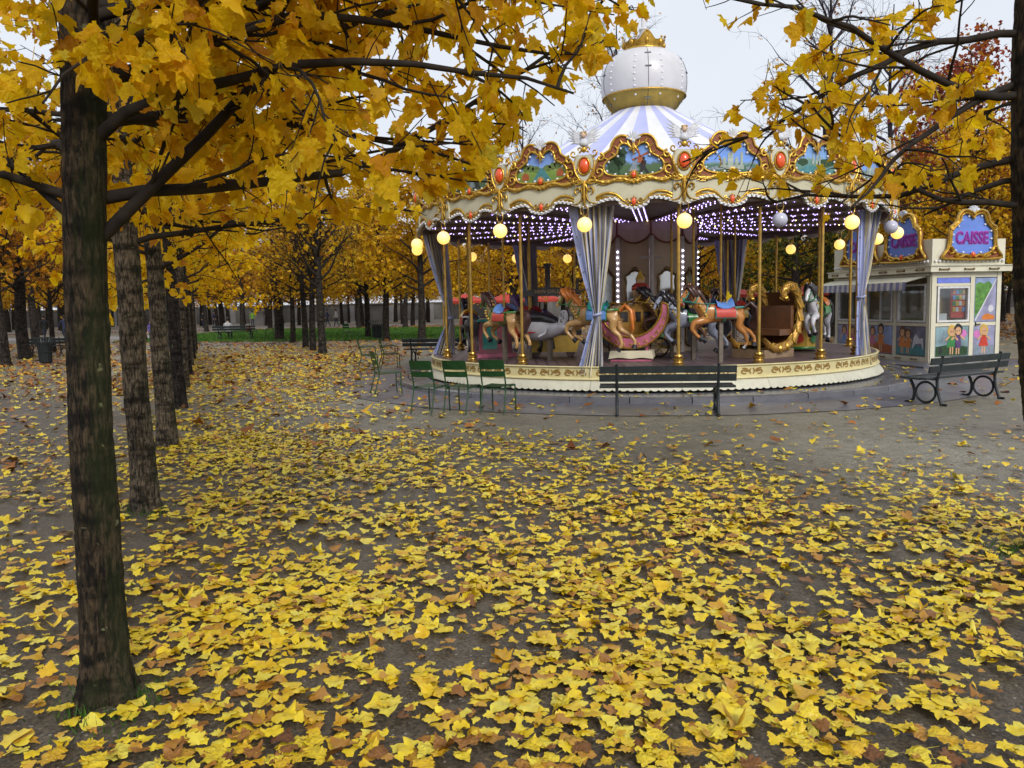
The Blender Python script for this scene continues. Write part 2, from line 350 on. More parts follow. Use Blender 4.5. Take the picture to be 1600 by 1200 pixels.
def skin_mesh(name, pts, edges, mats, sub=2, root=0):
    """a continuous body grown over a skeleton: pts = [((x,y,z), radius or (rx,ry))]"""
    me = bpy.data.meshes.new('skeleton'); me.from_pydata([p[0] for p in pts], edges, [])
    o = bpy.data.objects.new('skeleton', me); COL.objects.link(o)
    sk = o.modifiers.new('s', 'SKIN'); sk.use_smooth_shade = True; sk.branch_smoothing = 0.6
    ss = o.modifiers.new('u', 'SUBSURF'); ss.levels = sub; ss.render_levels = sub
    lay = me.skin_vertices[0].data
    for i, p in enumerate(pts):
        r = p[1]; lay[i].radius = r if isinstance(r, (tuple, list)) else (r, r); lay[i].use_root = (i == root)
    bpy.context.view_layer.update()
    out = bpy.data.meshes.new_from_object(o.evaluated_get(bpy.context.evaluated_depsgraph_get()))
    bpy.data.objects.remove(o); bpy.data.meshes.remove(me)
    out.materials.clear()
    for m in (mats if isinstance(mats, (list, tuple)) else [mats]): out.materials.append(m)
    out.polygons.foreach_set('use_smooth', [True] * len(out.polygons)); out.name = name
    return out
def spiral(cx, cz, r0, r1, a0, a1, n=14):
    return [(cx + (r0 + (r1 - r0) * i / n) * math.cos(a0 + (a1 - a0) * i / n), cz + (r0 + (r1 - r0) * i / n) * math.sin(a0 + (a1 - a0) * i / n)) for i in range(n + 1)]
def smooth_line(pts, k=4, closed=False):
    """Catmull-Rom through the points (any dimension)"""
    n = len(pts); out = []
    for i in range(n if closed else n - 1):
        if closed: p0, p1, p2, p3 = pts[i - 1], pts[i], pts[(i + 1) % n], pts[(i + 2) % n]
        else: p0, p1, p2, p3 = pts[max(i - 1, 0)], pts[i], pts[i + 1], pts[min(i + 2, n - 1)]
        for j in range(k):
            t = j / k
            out.append(tuple(0.5 * (2 * b + (c - a) * t + (2 * a - 5 * b + 4 * c - d) * t * t + (-a + 3 * b - 3 * c + d) * t ** 3) for a, b, c, d in zip(p0, p1, p2, p3)))
    if not closed: out.append(tuple(pts[-1]))
    return out

# ================================================================== the setting
CX, CY = 3.25, 19.43           # axis of the carousel
def ground_material():
    m, nt, N, L, out = newmat('packed_gravel_soil')
    p = N.new('ShaderNodeBsdfPrincipled'); L.new(p.outputs[0], out.inputs[0])
    g = N.new('ShaderNodeNewGeometry')
    def noise(sc, det=5, ro=0.6, dist=0.0):
        n = N.new('ShaderNodeTexNoise'); n.inputs['Scale'].default_value = sc; n.inputs['Detail'].default_value = det
        n.inputs['Roughness'].default_value = ro; n.inputs['Distortion'].default_value = dist; L.new(g.outputs['Position'], n.inputs['Vector']); return n.outputs['Fac']
    def ramp(fac, els):
        r = N.new('ShaderNodeValToRGB')
        while len(r.color_ramp.elements) < len(els): r.color_ramp.elements.new(0.5)
        for e, (q, c) in zip(r.color_ramp.elements, els): e.position = q; e.color = (*c, 1)
        L.new(fac, r.inputs['Fac']); return r.outputs['Color']
    def mul(a, b, f=1.0):
        x = N.new('ShaderNodeMix'); x.data_type = 'RGBA'; x.blend_type = 'MULTIPLY'; x.inputs['Factor'].default_value = f
        L.new(a, x.inputs[6]); L.new(b, x.inputs[7]); return x.outputs[2]
    big = ramp(noise(0.35, 6, 0.6, 0.4), [(0.30, (0.110, 0.099, 0.082)), (0.5, (0.160, 0.148, 0.124)), (0.70, (0.190, 0.178, 0.150))])
    fine = ramp(noise(55, 3, 0.7), [(0.38, (0.35, 0.35, 0.36)), (0.5, (0.95, 0.94, 0.92)), (0.62, (1.7, 1.66, 1.58))])
    mid = ramp(noise(5, 5, 0.7), [(0.3, (0.72, 0.70, 0.68)), (0.7, (1.12, 1.11, 1.1))])
    c = mul(mul(big, fine, 0.85), mid, 0.9)
    # crown shade and damp painted dark into the front soil, open square paler
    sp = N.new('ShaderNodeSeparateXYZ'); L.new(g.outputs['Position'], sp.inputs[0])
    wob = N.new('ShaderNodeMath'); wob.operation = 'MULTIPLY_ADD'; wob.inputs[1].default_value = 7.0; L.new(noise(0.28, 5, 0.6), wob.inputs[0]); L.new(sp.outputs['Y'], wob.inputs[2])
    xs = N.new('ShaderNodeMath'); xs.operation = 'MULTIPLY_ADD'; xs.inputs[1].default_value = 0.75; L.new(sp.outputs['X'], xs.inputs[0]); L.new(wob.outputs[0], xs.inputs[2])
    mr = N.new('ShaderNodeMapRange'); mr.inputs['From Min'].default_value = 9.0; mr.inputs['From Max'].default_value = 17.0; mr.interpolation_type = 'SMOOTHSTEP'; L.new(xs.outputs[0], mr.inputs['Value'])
    shade_damp = ramp(mr.outputs[0], [(0.0, (0.54, 0.48, 0.41)), (1.0, (1.28, 1.30, 1.22))]); c = mul(c, shade_damp)
    # scattered pale grit
    vo = N.new('ShaderNodeTexVoronoi'); vo.inputs['Scale'].default_value = 30; L.new(g.outputs['Position'], vo.inputs['Vector'])
    gr = ramp(vo.outputs['Distance'], [(0.16, (1, 1, 1)), (0.24, (0, 0, 0))])
    sel = ramp(noise(17, 2), [(0.50, (0, 0, 0)), (0.60, (0.8, 0.8, 0.8))])
    x = N.new('ShaderNodeMix'); x.data_type = 'RGBA'; L.new(mul(gr, sel), x.inputs['Factor']); L.new(c, x.inputs[6]); x.inputs[7].default_value = (0.34, 0.32, 0.28, 1)
    L.new(x.outputs[2], p.inputs['Base Color'])
    rr = ramp(noise(0.8, 4), [(0.35, (0.30, 0.30, 0.30)), (0.65, (0.62, 0.62, 0.62))]); L.new(rr, p.inputs['Roughness'])
    p.inputs['Specular IOR Level'].default_value = 0.45
    ad = N.new('ShaderNodeMath'); ad.operation = 'MULTIPLY_ADD'; ad.inputs[1].default_value = 0.35
    L.new(noise(70, 4, 0.75), ad.inputs[0]); L.new(noise(6, 4), ad.inputs[2])
    bp = N.new('ShaderNodeBump'); bp.inputs['Strength'].default_value = 0.55; bp.inputs['Distance'].default_value = 0.025
    L.new(ad.outputs[0], bp.inputs['Height']); L.new(bp.outputs[0], p.inputs['Normal'])
    return m
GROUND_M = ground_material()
PAVE_M = mat('wet_paving_slab', (0.120, 0.120, 0.150), 0.30, 0, 0.35, 1.4, 0.25, 22, dirt=0.35)
SLAB_M = mat('worn_concrete_slab', (0.130, 0.130, 0.150), 0.22, 0, 0.30, 1.6, 0.3, 26, dirt=0.45)
PATH_M = mat('pale_gravel_path', (0.30, 0.28, 0.27), 0.7, 0, 0.15, 0.6, 0.3, 30)
LAWN_M = mat('lawn_soil', (0.035, 0.080, 0.015), 0.9, 0, 0.4, 0.7)
GRASS_M = leafmat('grass_blade', [(0, (0.035, 0.10, 0.012)), (0.6, (0.06, 0.17, 0.02)), (1, (0.12, 0.24, 0.03))], transl=0.3)

# a gently uneven ground sheet that reaches the horizon
def ground_sheet():
    xs = sorted(set([-1500, -700, -300, -150, -90, -60] + list(np.linspace(-40, 40, 81)) + [60, 90, 150, 300, 700, 1500]))
    ys = sorted(set([-600, -200, -60, -20] + list(np.linspace(-6, 60, 67)) + [75, 95, 130, 200, 400, 900, 2000]))
    rng = np.random.default_rng(3); rows = []
    for y in ys:
        r = []
        for x in xs:
            near = abs(x) < 30 and -5 < y < 50
            d = math.hypot(x - CX, y - CY)
            amp = 0.012 if near and d > 8.2 and math.hypot(x - 10.5, y - 22) > 5.5 else 0
            r.append((x, y, amp * (math.sin(x * 1.3 + y * 0.7) * 0.5 + math.sin(y * 1.9 - x * 0.4) * 0.5) - (0.012 if amp else 0.006)))
        rows.append(r)
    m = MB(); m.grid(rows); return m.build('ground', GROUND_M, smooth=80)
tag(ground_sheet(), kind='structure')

def disc(name, r, z, mat_, h=None, n=96, sub=None, c=(CX, CY), noise=0.0):
    m = MB(); k = random.Random(int(r * 100))
    rr = [r * (1 + k.uniform(-noise, noise)) for _ in range(n)]
    top = [(c[0] + rr[i] * math.cos(2 * pi * i / n), c[1] + rr[i] * math.sin(2 * pi * i / n), z) for i in range(n)]
    if h:
        bot = [(p[0] + (p[0] - c[0]) * 0.002, p[1] + (p[1] - c[1]) * 0.002, z - h) for p in top]
        m.add(top + bot, [tuple(range(n))] + [(i, i + n, (i + 1) % n + n, (i + 1) % n) for i in range(n)])
    else: m.add(top, [tuple(range(n))])
    return m.build(name, mat_, smooth=30)
tag(disc('paving_ring', 7.45, 0.004, PAVE_M, noise=0.004), kind='structure')
# kerb stones that edge the raised slab, one by one
slab = tag(disc('carousel_slab', 5.72, 0.10, SLAB_M, h=0.11), kind='structure')
def kerb_stone():
    m = MB(); a = rad(360 / 36) * 0.5 - 0.0014; k = 5; vs = []
    for i in range(k):
        q = -a + 2 * a * i / (k - 1)
        for r, z in ((5.74, -0.02), (5.74, 0.106), (5.98, 0.106), (6.01, 0.09), (6.02, -0.02)): vs.append((r * math.sin(q), -r * math.cos(q), z))
    fs = [(i * 5 + j, i * 5 + j + 1, (i + 1) * 5 + j + 1, (i + 1) * 5 + j) for i in range(k - 1) for j in range(4)] + [(0, 1, 2, 3, 4), tuple(range((k - 1) * 5, k * 5))[::-1]]
    m.add(vs, fs); return m.mesh('kerb_stone', SLAB_M)
_ks = kerb_stone()
for i in range(36):
    o = obj('kerb_stone', _ks, slab, (CX, CY, random.Random(i).uniform(-0.006, 0.004)), rad(10 * i + 3))
# slab under the ticket kiosk and the paved strip beside it
KYAW = math.atan2(0.2, 0.98)
m = MB(); m.box((0.95, 1.9, 0.0), (3.6, 5.6, 0.09))
tag(m.build('kiosk_slab', PAVE_M, loc=(10.52, 20.15, 0.0), rz=KYAW), kind='structure')
m = MB(); m.box((0, 0, 0), (60, 7, 0.012)); tag(m.build('gravel_path', PATH_M, loc=(-28, 57.5, 0.006), rz=rad(2)), kind='structure')
m = MB(); m.box((0, 0, 0), (190, 9, 0.012)); tag(m.build('far_gravel_path', PATH_M, loc=(0, 78.5, 0.006)), kind='structure')
# the lawn: soil sheet and grass
LAWN = (-24.0, -1.5, 43.5, 66.0)
m = MB(); m.prism([(LAWN[0], 48), (-14, LAWN[2] + 0.6), (LAWN[1], LAWN[2] - 1.5), (LAWN[1] + 6, 64), (LAWN[0], 72)], 0.001, 0.02, fn=lambda x, y, z: (x, z, y))
tag(m.build('lawn', LAWN_M), kind='structure')
rng = np.random.default_rng(5)
def grass(name, P, h, mat_, w=0.02):
    n = len(P); a = rng.uniform(0, 2 * pi, n); d = np.stack([np.cos(a), np.sin(a), np.zeros(n)], 1)
    hh = h * rng.uniform(0.5, 1.2, n)[:, None]; lean = np.stack([rng.normal(0, 0.35, n), rng.normal(0, 0.35, n), np.ones(n)], 1)
    V = np.stack([P - d * w, P + d * w, P + lean * hh], 1).reshape(-1, 3); F = np.arange(3 * n).reshape(-1, 3)
    return mesh_np(name, V, F, mat_)
n = 42000
P = np.stack([rng.uniform(LAWN[0], LAWN[1] + 5, n), rng.uniform(42.0, 71, n), np.full(n, 0.015)], 1)
def in_lawn(P): return (P[:, 1] > np.interp(P[:, 0], [-24, -14, -1.5, 4.5], [48, 44.1, 42.0, 63])) & (P[:, 1] < np.interp(P[:, 0], [-24, 4.5], [72, 64]))
tag(obj('lawn_grass', grass('lawn_grass', P[in_lawn(P)], 0.11, GRASS_M, 0.045)), 'short green grass covering the lawn beyond the leafy path', 'grass', kind='stuff')

# far terrace wall with pale pilasters behind the wood
wall = empty('terrace_wall', (0, 112, 0), 0, 'long pale stone terrace wall far behind the trees', 'wall')
m = MB(); m.box((0, 0, 1.1), (230, 0.6, 2.2)); m.build('wall_face', WALLM, wall, smooth=0)
m = MB(); m.box((0, 0, 2.3), (230, 0.9, 0.2)); m.build('coping', WALLM, wall, smooth=0)
_pl = MB(); _pl.box((0, -0.42, 1.08), (0.7, 0.25, 2.16)); _plm = _pl.mesh('pilaster', STONE, 0)
for i in range(-20, 21): obj('pilaster', _plm, wall, (i * 5.5, 0, 0))

# ================================================================== leaves
_h = [(0, 0), (0.14, -0.10), (0.31, -0.08), (0.33, 0.08), (0.50, 0.14), (0.53, 0.24), (0.44, 0.34), (0.45, 0.44), (0.29, 0.46), (0.27, 0.62), (0.17, 0.74), (0.12, 0.86)]
LEAF_OUT = np.array(_h + [(0, 1.0)] + [(-x, y) for x, y in _h[:0:-1]])
LEAF_N = len(LEAF_OUT)
_hs = [(0, 0), (0.32, -0.07), (0.36, 0.10), (0.54, 0.22), (0.32, 0.45), (0.24, 0.70)]
LEAF_LOW = np.array(_hs + [(0, 1.0)] + [(-x, y) for x, y in _hs[:0:-1]])
LEAF_BUD = np.array([(0, 0), (0.42, 0.25), (0.2, 0.55), (0, 1.0), (-0.2, 0.55), (-0.42, 0.25)])
def leaf_cloud(name, P, T, Nn, S, outline, mat_, cup=0.5, rng=rng, stalk=False):
    """N leaves: P base point, T towards the tip, Nn normal, S size"""
    n = len(P); k = len(outline)
    T = T / np.linalg.norm(T, axis=1)[:, None]; X = np.cross(T, Nn); X /= np.linalg.norm(X, axis=1)[:, None] + 1e-9; Z = np.cross(X, T)
    L2 = np.vstack([outline, [[0, 0.30]]]); m_ = k + 1
    asp = rng.uniform(0.85, 1.2, n); jit = 1 + rng.normal(0, 0.07, (n, m_, 2))
    lx = L2[None, :, 0] * asp[:, None] * jit[..., 0]; ly = L2[None, :, 1] * jit[..., 1]
    c1 = rng.normal(0, cup, n)[:, None]; c2 = rng.normal(0, cup, n)[:, None]; c3 = rng.normal(0, cup * 0.7, n)[:, None]
    lz = c1 * lx * lx * 1.4 + c2 * (ly - 0.3) ** 2 * 0.7 + c3 * lx * (ly - 0.3) + rng.normal(0, 0.05 * min(1, cup * 3), (n, m_)); lz[:, -1] += 0.03
    V = P[:, None, :] + S[:, None, None] * (lx[..., None] * X[:, None] + ly[..., None] * T[:, None] + lz[..., None] * Z[:, None])
    f = np.array([(i, (i + 1) % k, k) for i in range(k)])
    F = (np.arange(n) * m_)[:, None, None] + f[None]
    return V.reshape(-1, 3), F.reshape(-1, 3)
def leaf_object(name, data, mat_, parent=None):
    return obj(name, mesh_np(name, data[0], data[1], mat_), parent)
_v1 = [(0, 0), (0.16, -0.07), (0.33, 0.0), (0.40, 0.12), (0.50, 0.22), (0.47, 0.36), (0.36, 0.44), (0.33, 0.58), (0.20, 0.66), (0.14, 0.80)]
_v2 = [(0, 0), (0.10, -0.12), (0.26, -0.16), (0.27, 0.02), (0.46, 0.06), (0.60, 0.22), (0.42, 0.30), (0.48, 0.46), (0.30, 0.44), (0.22, 0.60), (0.24, 0.74), (0.10, 0.84)]
VARI = [LEAF_OUT] + [np.array(h + [(0, 0.97)] + [(-x * 0.9, y) for x, y in h[:0:-1]]) for h in (_v1, _v2)]
# single leaves (for the ones that can be picked out): unit meshes, tip along +Y
def single_leaf_meshes(mat_, n, cup, seed, nm):
    r = np.random.default_rng(seed); out = []
    for i in range(n):
        V, F = leaf_cloud('l', np.zeros((1, 3)), np.array([[0., 1, 0]]), np.array([[0., 0, 1]]), np.ones(1), VARI[i % len(VARI)], mat_, cup, r)
        k = len(V)
        st = np.array([[0.012, 0, 0], [-0.012, 0, 0], [0.05, -0.55, 0.03], [0.03, -0.55, 0.03]])
        V = np.vstack([V, st]); F = np.vstack([F, [[k, k + 2, k + 1], [k + 1, k + 2, k + 3]]])
        out.append(mesh_np(nm, V, F, mat_))
    return out
def frame_matrix(p, t, nrm, s):
    t = Vector(t).normalized(); x = t.cross(Vector(nrm))
    x = x.normalized() if x.length > 1e-6 else Vector((1, 0, 0)); z = x.cross(t)
    M_ = Matrix((x, t, z)).transposed().to_4x4(); return Matrix.Translation(p) @ M_ @ Matrix.Scale(s, 4)

# ================================================================== trees
def tube_np(paths, sides):
    """paths: list of (points, radii) -> V, F (quads)"""
    Vs, Fs, o = [], [], 0
    for pts, rr in paths:
        pts = np.asarray(pts, float); k = len(pts); t = np.gradient(pts, axis=0); t /= np.linalg.norm(t, axis=1)[:, None] + 1e-9
        ref = np.array([0, 0, 1.]) if abs(t[0, 2]) < 0.85 else np.array([1., 0, 0])
        a = np.cross(t, ref); a /= np.linalg.norm(a, axis=1)[:, None] + 1e-9; b = np.cross(a, t)
        q = np.arange(sides) * 2 * pi / sides
        V = pts[:, None] + np.asarray(rr)[:, None, None] * (np.cos(q)[None, :, None] * a[:, None] + np.sin(q)[None, :, None] * b[:, None])
        Vs.append(V.reshape(-1, 3))
        i = np.arange(k - 1)[:, None] * sides; j = np.arange(sides)[None]; j2 = (j + 1) % sides
        Fs.append((np.stack([i + j, i + j2, i + sides + j2, i + sides + j], -1) + o).reshape(-1, 4)); o += k * sides
    return np.vstack(Vs), np.vstack(Fs)
def grow_path(r, p, d, length, steps, bend, trop=(0, 0, 0)):
    p = np.array(p, float); d = np.array(d, float); d /= np.linalg.norm(d); out = [p.copy()]; trop = np.array(trop)
    for i in range(steps):
        d = d + r.normal(0, bend, 3) + trop; d /= np.linalg.norm(d); p = p + d * length / steps; out.append(p.copy())
    return np.array(out)
def trunk_mesh(name, path, radii, mat_, sides=20, flare=0.25, seed=0, knob=0.05, fine=0):
    """bark-ridged tapered trunk with flared foot"""
    r = np.random.default_rng(seed); path = smooth_line([tuple(p) for p in path], 8 if not fine else 40); k = len(path)
    zz = np.array([p[2] for p in path]); rr = np.interp(np.linspace(0, 1, k), np.linspace(0, 1, len(radii)), radii)
    V = []; ph = r.uniform(0, 6.28, 6)
    for i in range(k):
        fl = 1 + flare * math.exp(-zz[i] / 0.13)
        for j in range(sides):
            q = 2 * pi * j / sides
            root = 1 + (fl - 1) * (0.55 + 0.55 * math.sin(4 * q + ph[0]))
            w = 1 + knob * (0.5 * math.sin(2 * q + zz[i] * 1.7 + ph[1]) + 0.4 * math.sin(3 * q - zz[i] * 2.3 + ph[2]) + 0.35 * math.sin(zz[i] * 9 + ph[3]) * math.sin(q + ph[4]) + 0.3 * r.normal())
            V.append((path[i][0] + rr[i] * root * w * math.cos(q), path[i][1] + rr[i] * root * w * math.sin(q), path[i][2]))
    if fine:     # raised bark plates, furrows, knots and old branch scars
        from mathutils import noise as mn
        kn = [(r.uniform(0, 6.28), r.uniform(0.2, 2.6), r.uniform(0.03, 0.055)) for _ in range(9)]
        for i in range(k):
            for j in range(sides):
                q = 2 * pi * j / sides; x, y, z = V[i * sides + j]; c, s_ = math.cos(q), math.sin(q)
                a = 1 - abs(mn.noise((c * 3.4 + ph[0], s_ * 3.4, z * 3.2))) * 2; b = 1 - abs(mn.noise((c * 7.5, s_ * 7.5 + ph[1], z * 7))) * 2
                d = fine * (0.55 * a + 0.45 * b) + fine * 0.5 * mn.noise((c * 1.2, s_ * 1.2, z * 1.4 + ph[2])) - fine * 0.7 * max(0, mn.noise((c * 0.8, s_ * 0.8, z * 11 + ph[3])) - 0.25)
                for (qa, za, rk) in kn:
                    dq = (q - qa + pi) % (2 * pi) - pi; e = (dq * 0.10 / rk) ** 2 + ((z - za) / rk) ** 2
                    if e < 4: d += 0.014 * math.exp(-e * 1.5) - 0.018 * math.exp(-e * 9)
                V[i * sides + j] = (x + c * d, y + s_ * d, z)
    m = MB(); m.add(V, [(i * sides + j, i * sides + (j + 1) % sides, (i + 1) * sides + (j + 1) % sides, (i + 1) * sides + j) for i in range(k - 1) for j in range(sides)])
    return m.mesh(name, mat_, 80)
def row_maple(seed, limbs, trunk_pts, trunk_r, density=1.0, leaf=(0.062, 0.108), twig_every=0.10, sub_len=(0.55, 1.15)):
    """limbs: list of (height, azimuth, pitch, length). Returns branch paths and leaf anchor arrays"""
    r = np.random.default_rng(seed); l1, l2, l3 = [], [], []; P, T = [], []
    tz = np.array([p[2] for p in trunk_pts])
    for (h, az, pit, ln) in limbs:
        base = np.array([np.interp(h, tz, [p[i] for p in trunk_pts]) for i in range(2)] + [h])
        d = np.array([math.sin(az) * math.cos(pit), math.cos(az) * math.cos(pit), math.sin(pit)])
        pts = grow_path(r, base, d, ln, 12, 0.12, (0, 0, -0.05 * (pit - 0.12))); R0 = 0.012 + 0.006 * ln
        rr = np.linspace(R0, 0.007, 13); l1.append((pts, rr))
        s = 0.13
        side = 1
        while s < 0.985:
            i = int(s * 12); p = pts[i] + (pts[min(i + 1, 12)] - pts[i]) * (s * 12 - i); t = pts[min(i + 1, 12)] - pts[max(i - 1, 0)]; t /= np.linalg.norm(t)
            lat = np.cross(t, [0, 0, 1.]); lat /= np.linalg.norm(lat) + 1e-9; lat *= side; side = -side
            d2 = t * 0.75 + lat * r.uniform(0.5, 1.0) + np.array([0, 0, r.normal(0.05, 0.28)])
            ln2 = r.uniform(*sub_len) * (1.15 - 0.55 * s) * min(1, ln / 1.8)
            p2 = grow_path(r, p, d2, ln2, 6, 0.13, (0, 0, -0.03)); l2.append((p2, np.linspace(0.010, 0.0035, 7)))
            q = 0.15
            while q < 1.0:
                i2 = min(int(q * 6), 5); pp = p2[i2] + (p2[i2 + 1] - p2[i2]) * (q * 6 - i2); t2 = p2[i2 + 1] - p2[i2]; t2 /= np.linalg.norm(t2)
                d3 = t2 * 0.7 + r.normal(0, 0.6, 3) + np.array([0, 0, -0.05]); ln3 = r.uniform(0.12, 0.34)
                p3 = grow_path(r, pp, d3, ln3, 3, 0.15); l3.append((p3, np.linspace(0.0042, 0.0022, 4)))
                if r.random() < density:
                    for c in range(r.integers(4, 8)):
                        u = r.uniform(0.25, 1.0) * 3; i3 = min(int(u), 2); b = p3[i3] + (p3[i3 + 1] - p3[i3]) * (u - i3)
                        out = d3 + r.normal(0, 0.8, 3); out /= np.linalg.norm(out)
                        tip = out * 0.75 + np.array([0, 0, -0.75]) + r.normal(0, 0.25, 3)
                        P.append(b + out * 0.05); T.append(tip)
                q += twig_every / max(ln2, 0.2)
            s += 0.24 / ln * r.uniform(0.8, 1.25)
    P = np.array(P); T = np.array(T); n = len(P)
    Nn = np.stack([r.normal(0, 1, n), r.normal(0, 1, n), r.normal(0.5, 0.6, n)], 1); S = r.uniform(*leaf, n) * np.where(r.random(n) < 0.15, 0.65, 1.0)
    return (l1, l2, l3), (P, T, Nn, S)
def prune(br, lv, off, keep_path, keep_leaf):
    off = np.array(off)
    l1 = []
    for p, r in br[0]:
        ok = keep_path(p + off); k = len(p) if ok.all() else max(3, int(np.argmin(ok)))
        l1.append((p[:k], np.linspace(r[0], 0.006, k)))
    l2 = [b for b in br[1] if keep_path(b[0] + off).mean() > 0.8]; l3 = [b for b in br[2] if keep_path(b[0] + off).all()]
    k = keep_leaf(lv[0] + off); return (l1, l2, l3), tuple(a[k] for a in lv)
def assemble_tree(name, loc, tm, br, lv, label, cat, group=None, leafmat_=None, singles=0, seed=0, twigmat=None, rz=0.0, single_mats=None, near=LEAF_OUT):
    t = empty(name, loc, rz, label, cat, group)
    obj('trunk', tm, t)
    V1, F1 = tube_np(br[0], 8); obj('limbs', mesh_np('limbs', V1, F1, twigmat or TWIG), t)
    V2, F2 = tube_np(br[1], 5); V3, F3 = tube_np(br[2], 3)
    tw = obj('twigs', mesh_np('twigs', np.vstack([V2, V3]), np.vstack([F2, F3 + len(V2)]), twigmat or TWIG), t); tag(tw, kind='stuff')
    for me in (t.children[1].data, tw.data): me.polygons.foreach_set('use_smooth', [True] * len(me.polygons))
    P, T, Nn, S = lv; idx = np.arange(len(P))
    if singles:
        # the leaves that show largest from the path become leaves of their own
        W = P @ np.array(Matrix.Rotation(rz, 3, 'Z')).T + np.array(loc); rel = W - np.array([0, 0, CAM_H]); d = np.linalg.norm(rel, axis=1)
        sx = rel[:, 0] / np.maximum(rel[:, 1], 0.1); sy = (rel[:, 2]) / np.maximum(rel[:, 1], 0.1)
        ok = (rel[:, 1] > 0.8) & (np.abs(sx) < 0.62) & (sy < 0.37)
        sc = np.where(ok, S / d, -1); order = np.argsort(-sc)[:singles]; order = order[sc[order] > 0]
        r = random.Random(seed)
        for i in order:
            o = obj('leaf', r.choice(single_mats), t); o.matrix_local = frame_matrix(P[i], T[i], Nn[i], S[i])
        keep = np.ones(len(P), bool); keep[order] = False; idx = idx[keep]
    fo = leaf_object('foliage', leaf_cloud('foliage', P[idx], T[idx], Nn[idx], S[idx], near, leafmat_, 0.35, np.random.default_rng(seed)), leafmat_, t)
    tag(fo, kind='stuff'); return t
SL_CROWN = single_leaf_meshes(LEAF_CROWN1, 10, 0.35, 21, 'leaf')

def std_limbs(seed, n=15, z0=2.05, z1=5.2, L0=2.5, L1=1.1, pitch=0.45):
    r = np.random.default_rng(seed); out = []; az = r.uniform(0, 6)
    for i in range(n):
        f = i / (n - 1); az += 2.4 + r.normal(0, 0.2)
        out.append((z0 + (z1 - z0) * f, az, pitch + 0.35 * f + r.normal(0, 0.08), (L0 + (L1 - L0) * f) * r.uniform(0.85, 1.12)))
    return out
# --- nearest maple of the row, left of the path
tp = [(0, 0, -0.05), (0.008, 0, 0.5), (0.02, 0.0, 1.2), (0.045, 0.01, 2.0), (0.085, 0.02, 2.8), (0.13, 0.03, 4.2), (0.16, 0.05, 5.8)]
limbs1 = [(1.98, rad(84), 0.75, 3.0), (2.2, rad(60), 0.30, 2.9), (2.42, rad(104), 0.62, 3.0), (2.55, rad(48), 0.25, 2.7), (2.7, rad(88), 0.20, 2.9), (2.78, rad(114), 0.28, 2.5),
          (2.08, rad(-70), 0.75, 1.6), (2.2, rad(-95), 0.3, 1.5), (2.35, rad(-40), 0.4, 2.3), (2.5, rad(10), 0.4, 2.3), (2.65, rad(30), 0.4, 2.5), (2.8, rad(140), 0.5, 1.9), (2.75, rad(70), 0.18, 2.9), (2.95, rad(95), 0.12, 2.7), (2.88, rad(72), 0.16, 2.9), (3.0, rad(82), 0.10, 2.6),
          (3.0, rad(-120), 0.5, 1.8)] + std_limbs(8, 9, 3.1, 5.3, 2.4, 1.1)
br, lv = row_maple(11, limbs1, tp, None, density=0.80)
# the crown was lifted over the path: its underside rises towards the open square
def under1(P, m=0.0): a = P[:, 0] / np.maximum(P[:, 1], 0.5); return (P[:, 2] - CAM_H) / np.maximum(P[:, 1], 0.5) > np.maximum(0.112, 0.122 + (a + 0.09) * 0.88) + m
_pr = np.random.default_rng(4)
br, lv = prune(br, lv, (-1.87, 3.48, 0), lambda P: under1(P, -0.02) | (P[:, 0] < -1.2), lambda P: under1(P))
assemble_tree('maple_tree', (-1.87, 3.48, 0), trunk_mesh('trunk', tp, [0.098, 0.086, 0.080, 0.080, 0.084, 0.065, 0.03], BARK1, 80, 0.65, 1, 0.04, fine=0.009), br, lv,
              'nearest maple of the left row, mossy dark trunk and large golden leaves', 'tree', 'maples in the row on the left', LEAF_CROWN, 300, 1, single_mats=SL_CROWN)
# --- second of the row
tp2 = [(0, 0, -0.05), (0.0, 0, 0.5), (-0.02, 0.0, 1.2), (-0.02, 0.01, 2.0), (-0.04, 0.02, 2.8), (-0.03, 0.03, 4.2), (0.02, 0.05, 5.8)]
br, lv = row_maple(12, [(2.3, rad(85), 0.25, 2.6), (2.5, rad(60), 0.2, 2.6), (2.7, rad(110), 0.3, 2.4)] + std_limbs(21, 17, 2.5, 5.3, 2.6, 1.1, 0.35), tp2, None, leaf=(0.068, 0.115))
br, lv = prune(br, lv, (-3.25, 6.92, 0), lambda P: under1(P, -0.02) | (P[:, 0] < -2.6), lambda P: under1(P))
assemble_tree('maple_tree', (-3.25, 6.92, 0), trunk_mesh('trunk', tp2, [0.112, 0.102, 0.098, 0.096, 0.092, 0.07, 0.03], BARK2, 64, 0.35, 2, 0.05, fine=0.009), br, lv,
              'second maple of the left row, ringed grey brown trunk', 'tree', 'maples in the row on the left', LEAF_CROWN, 300, 2, single_mats=SL_CROWN)
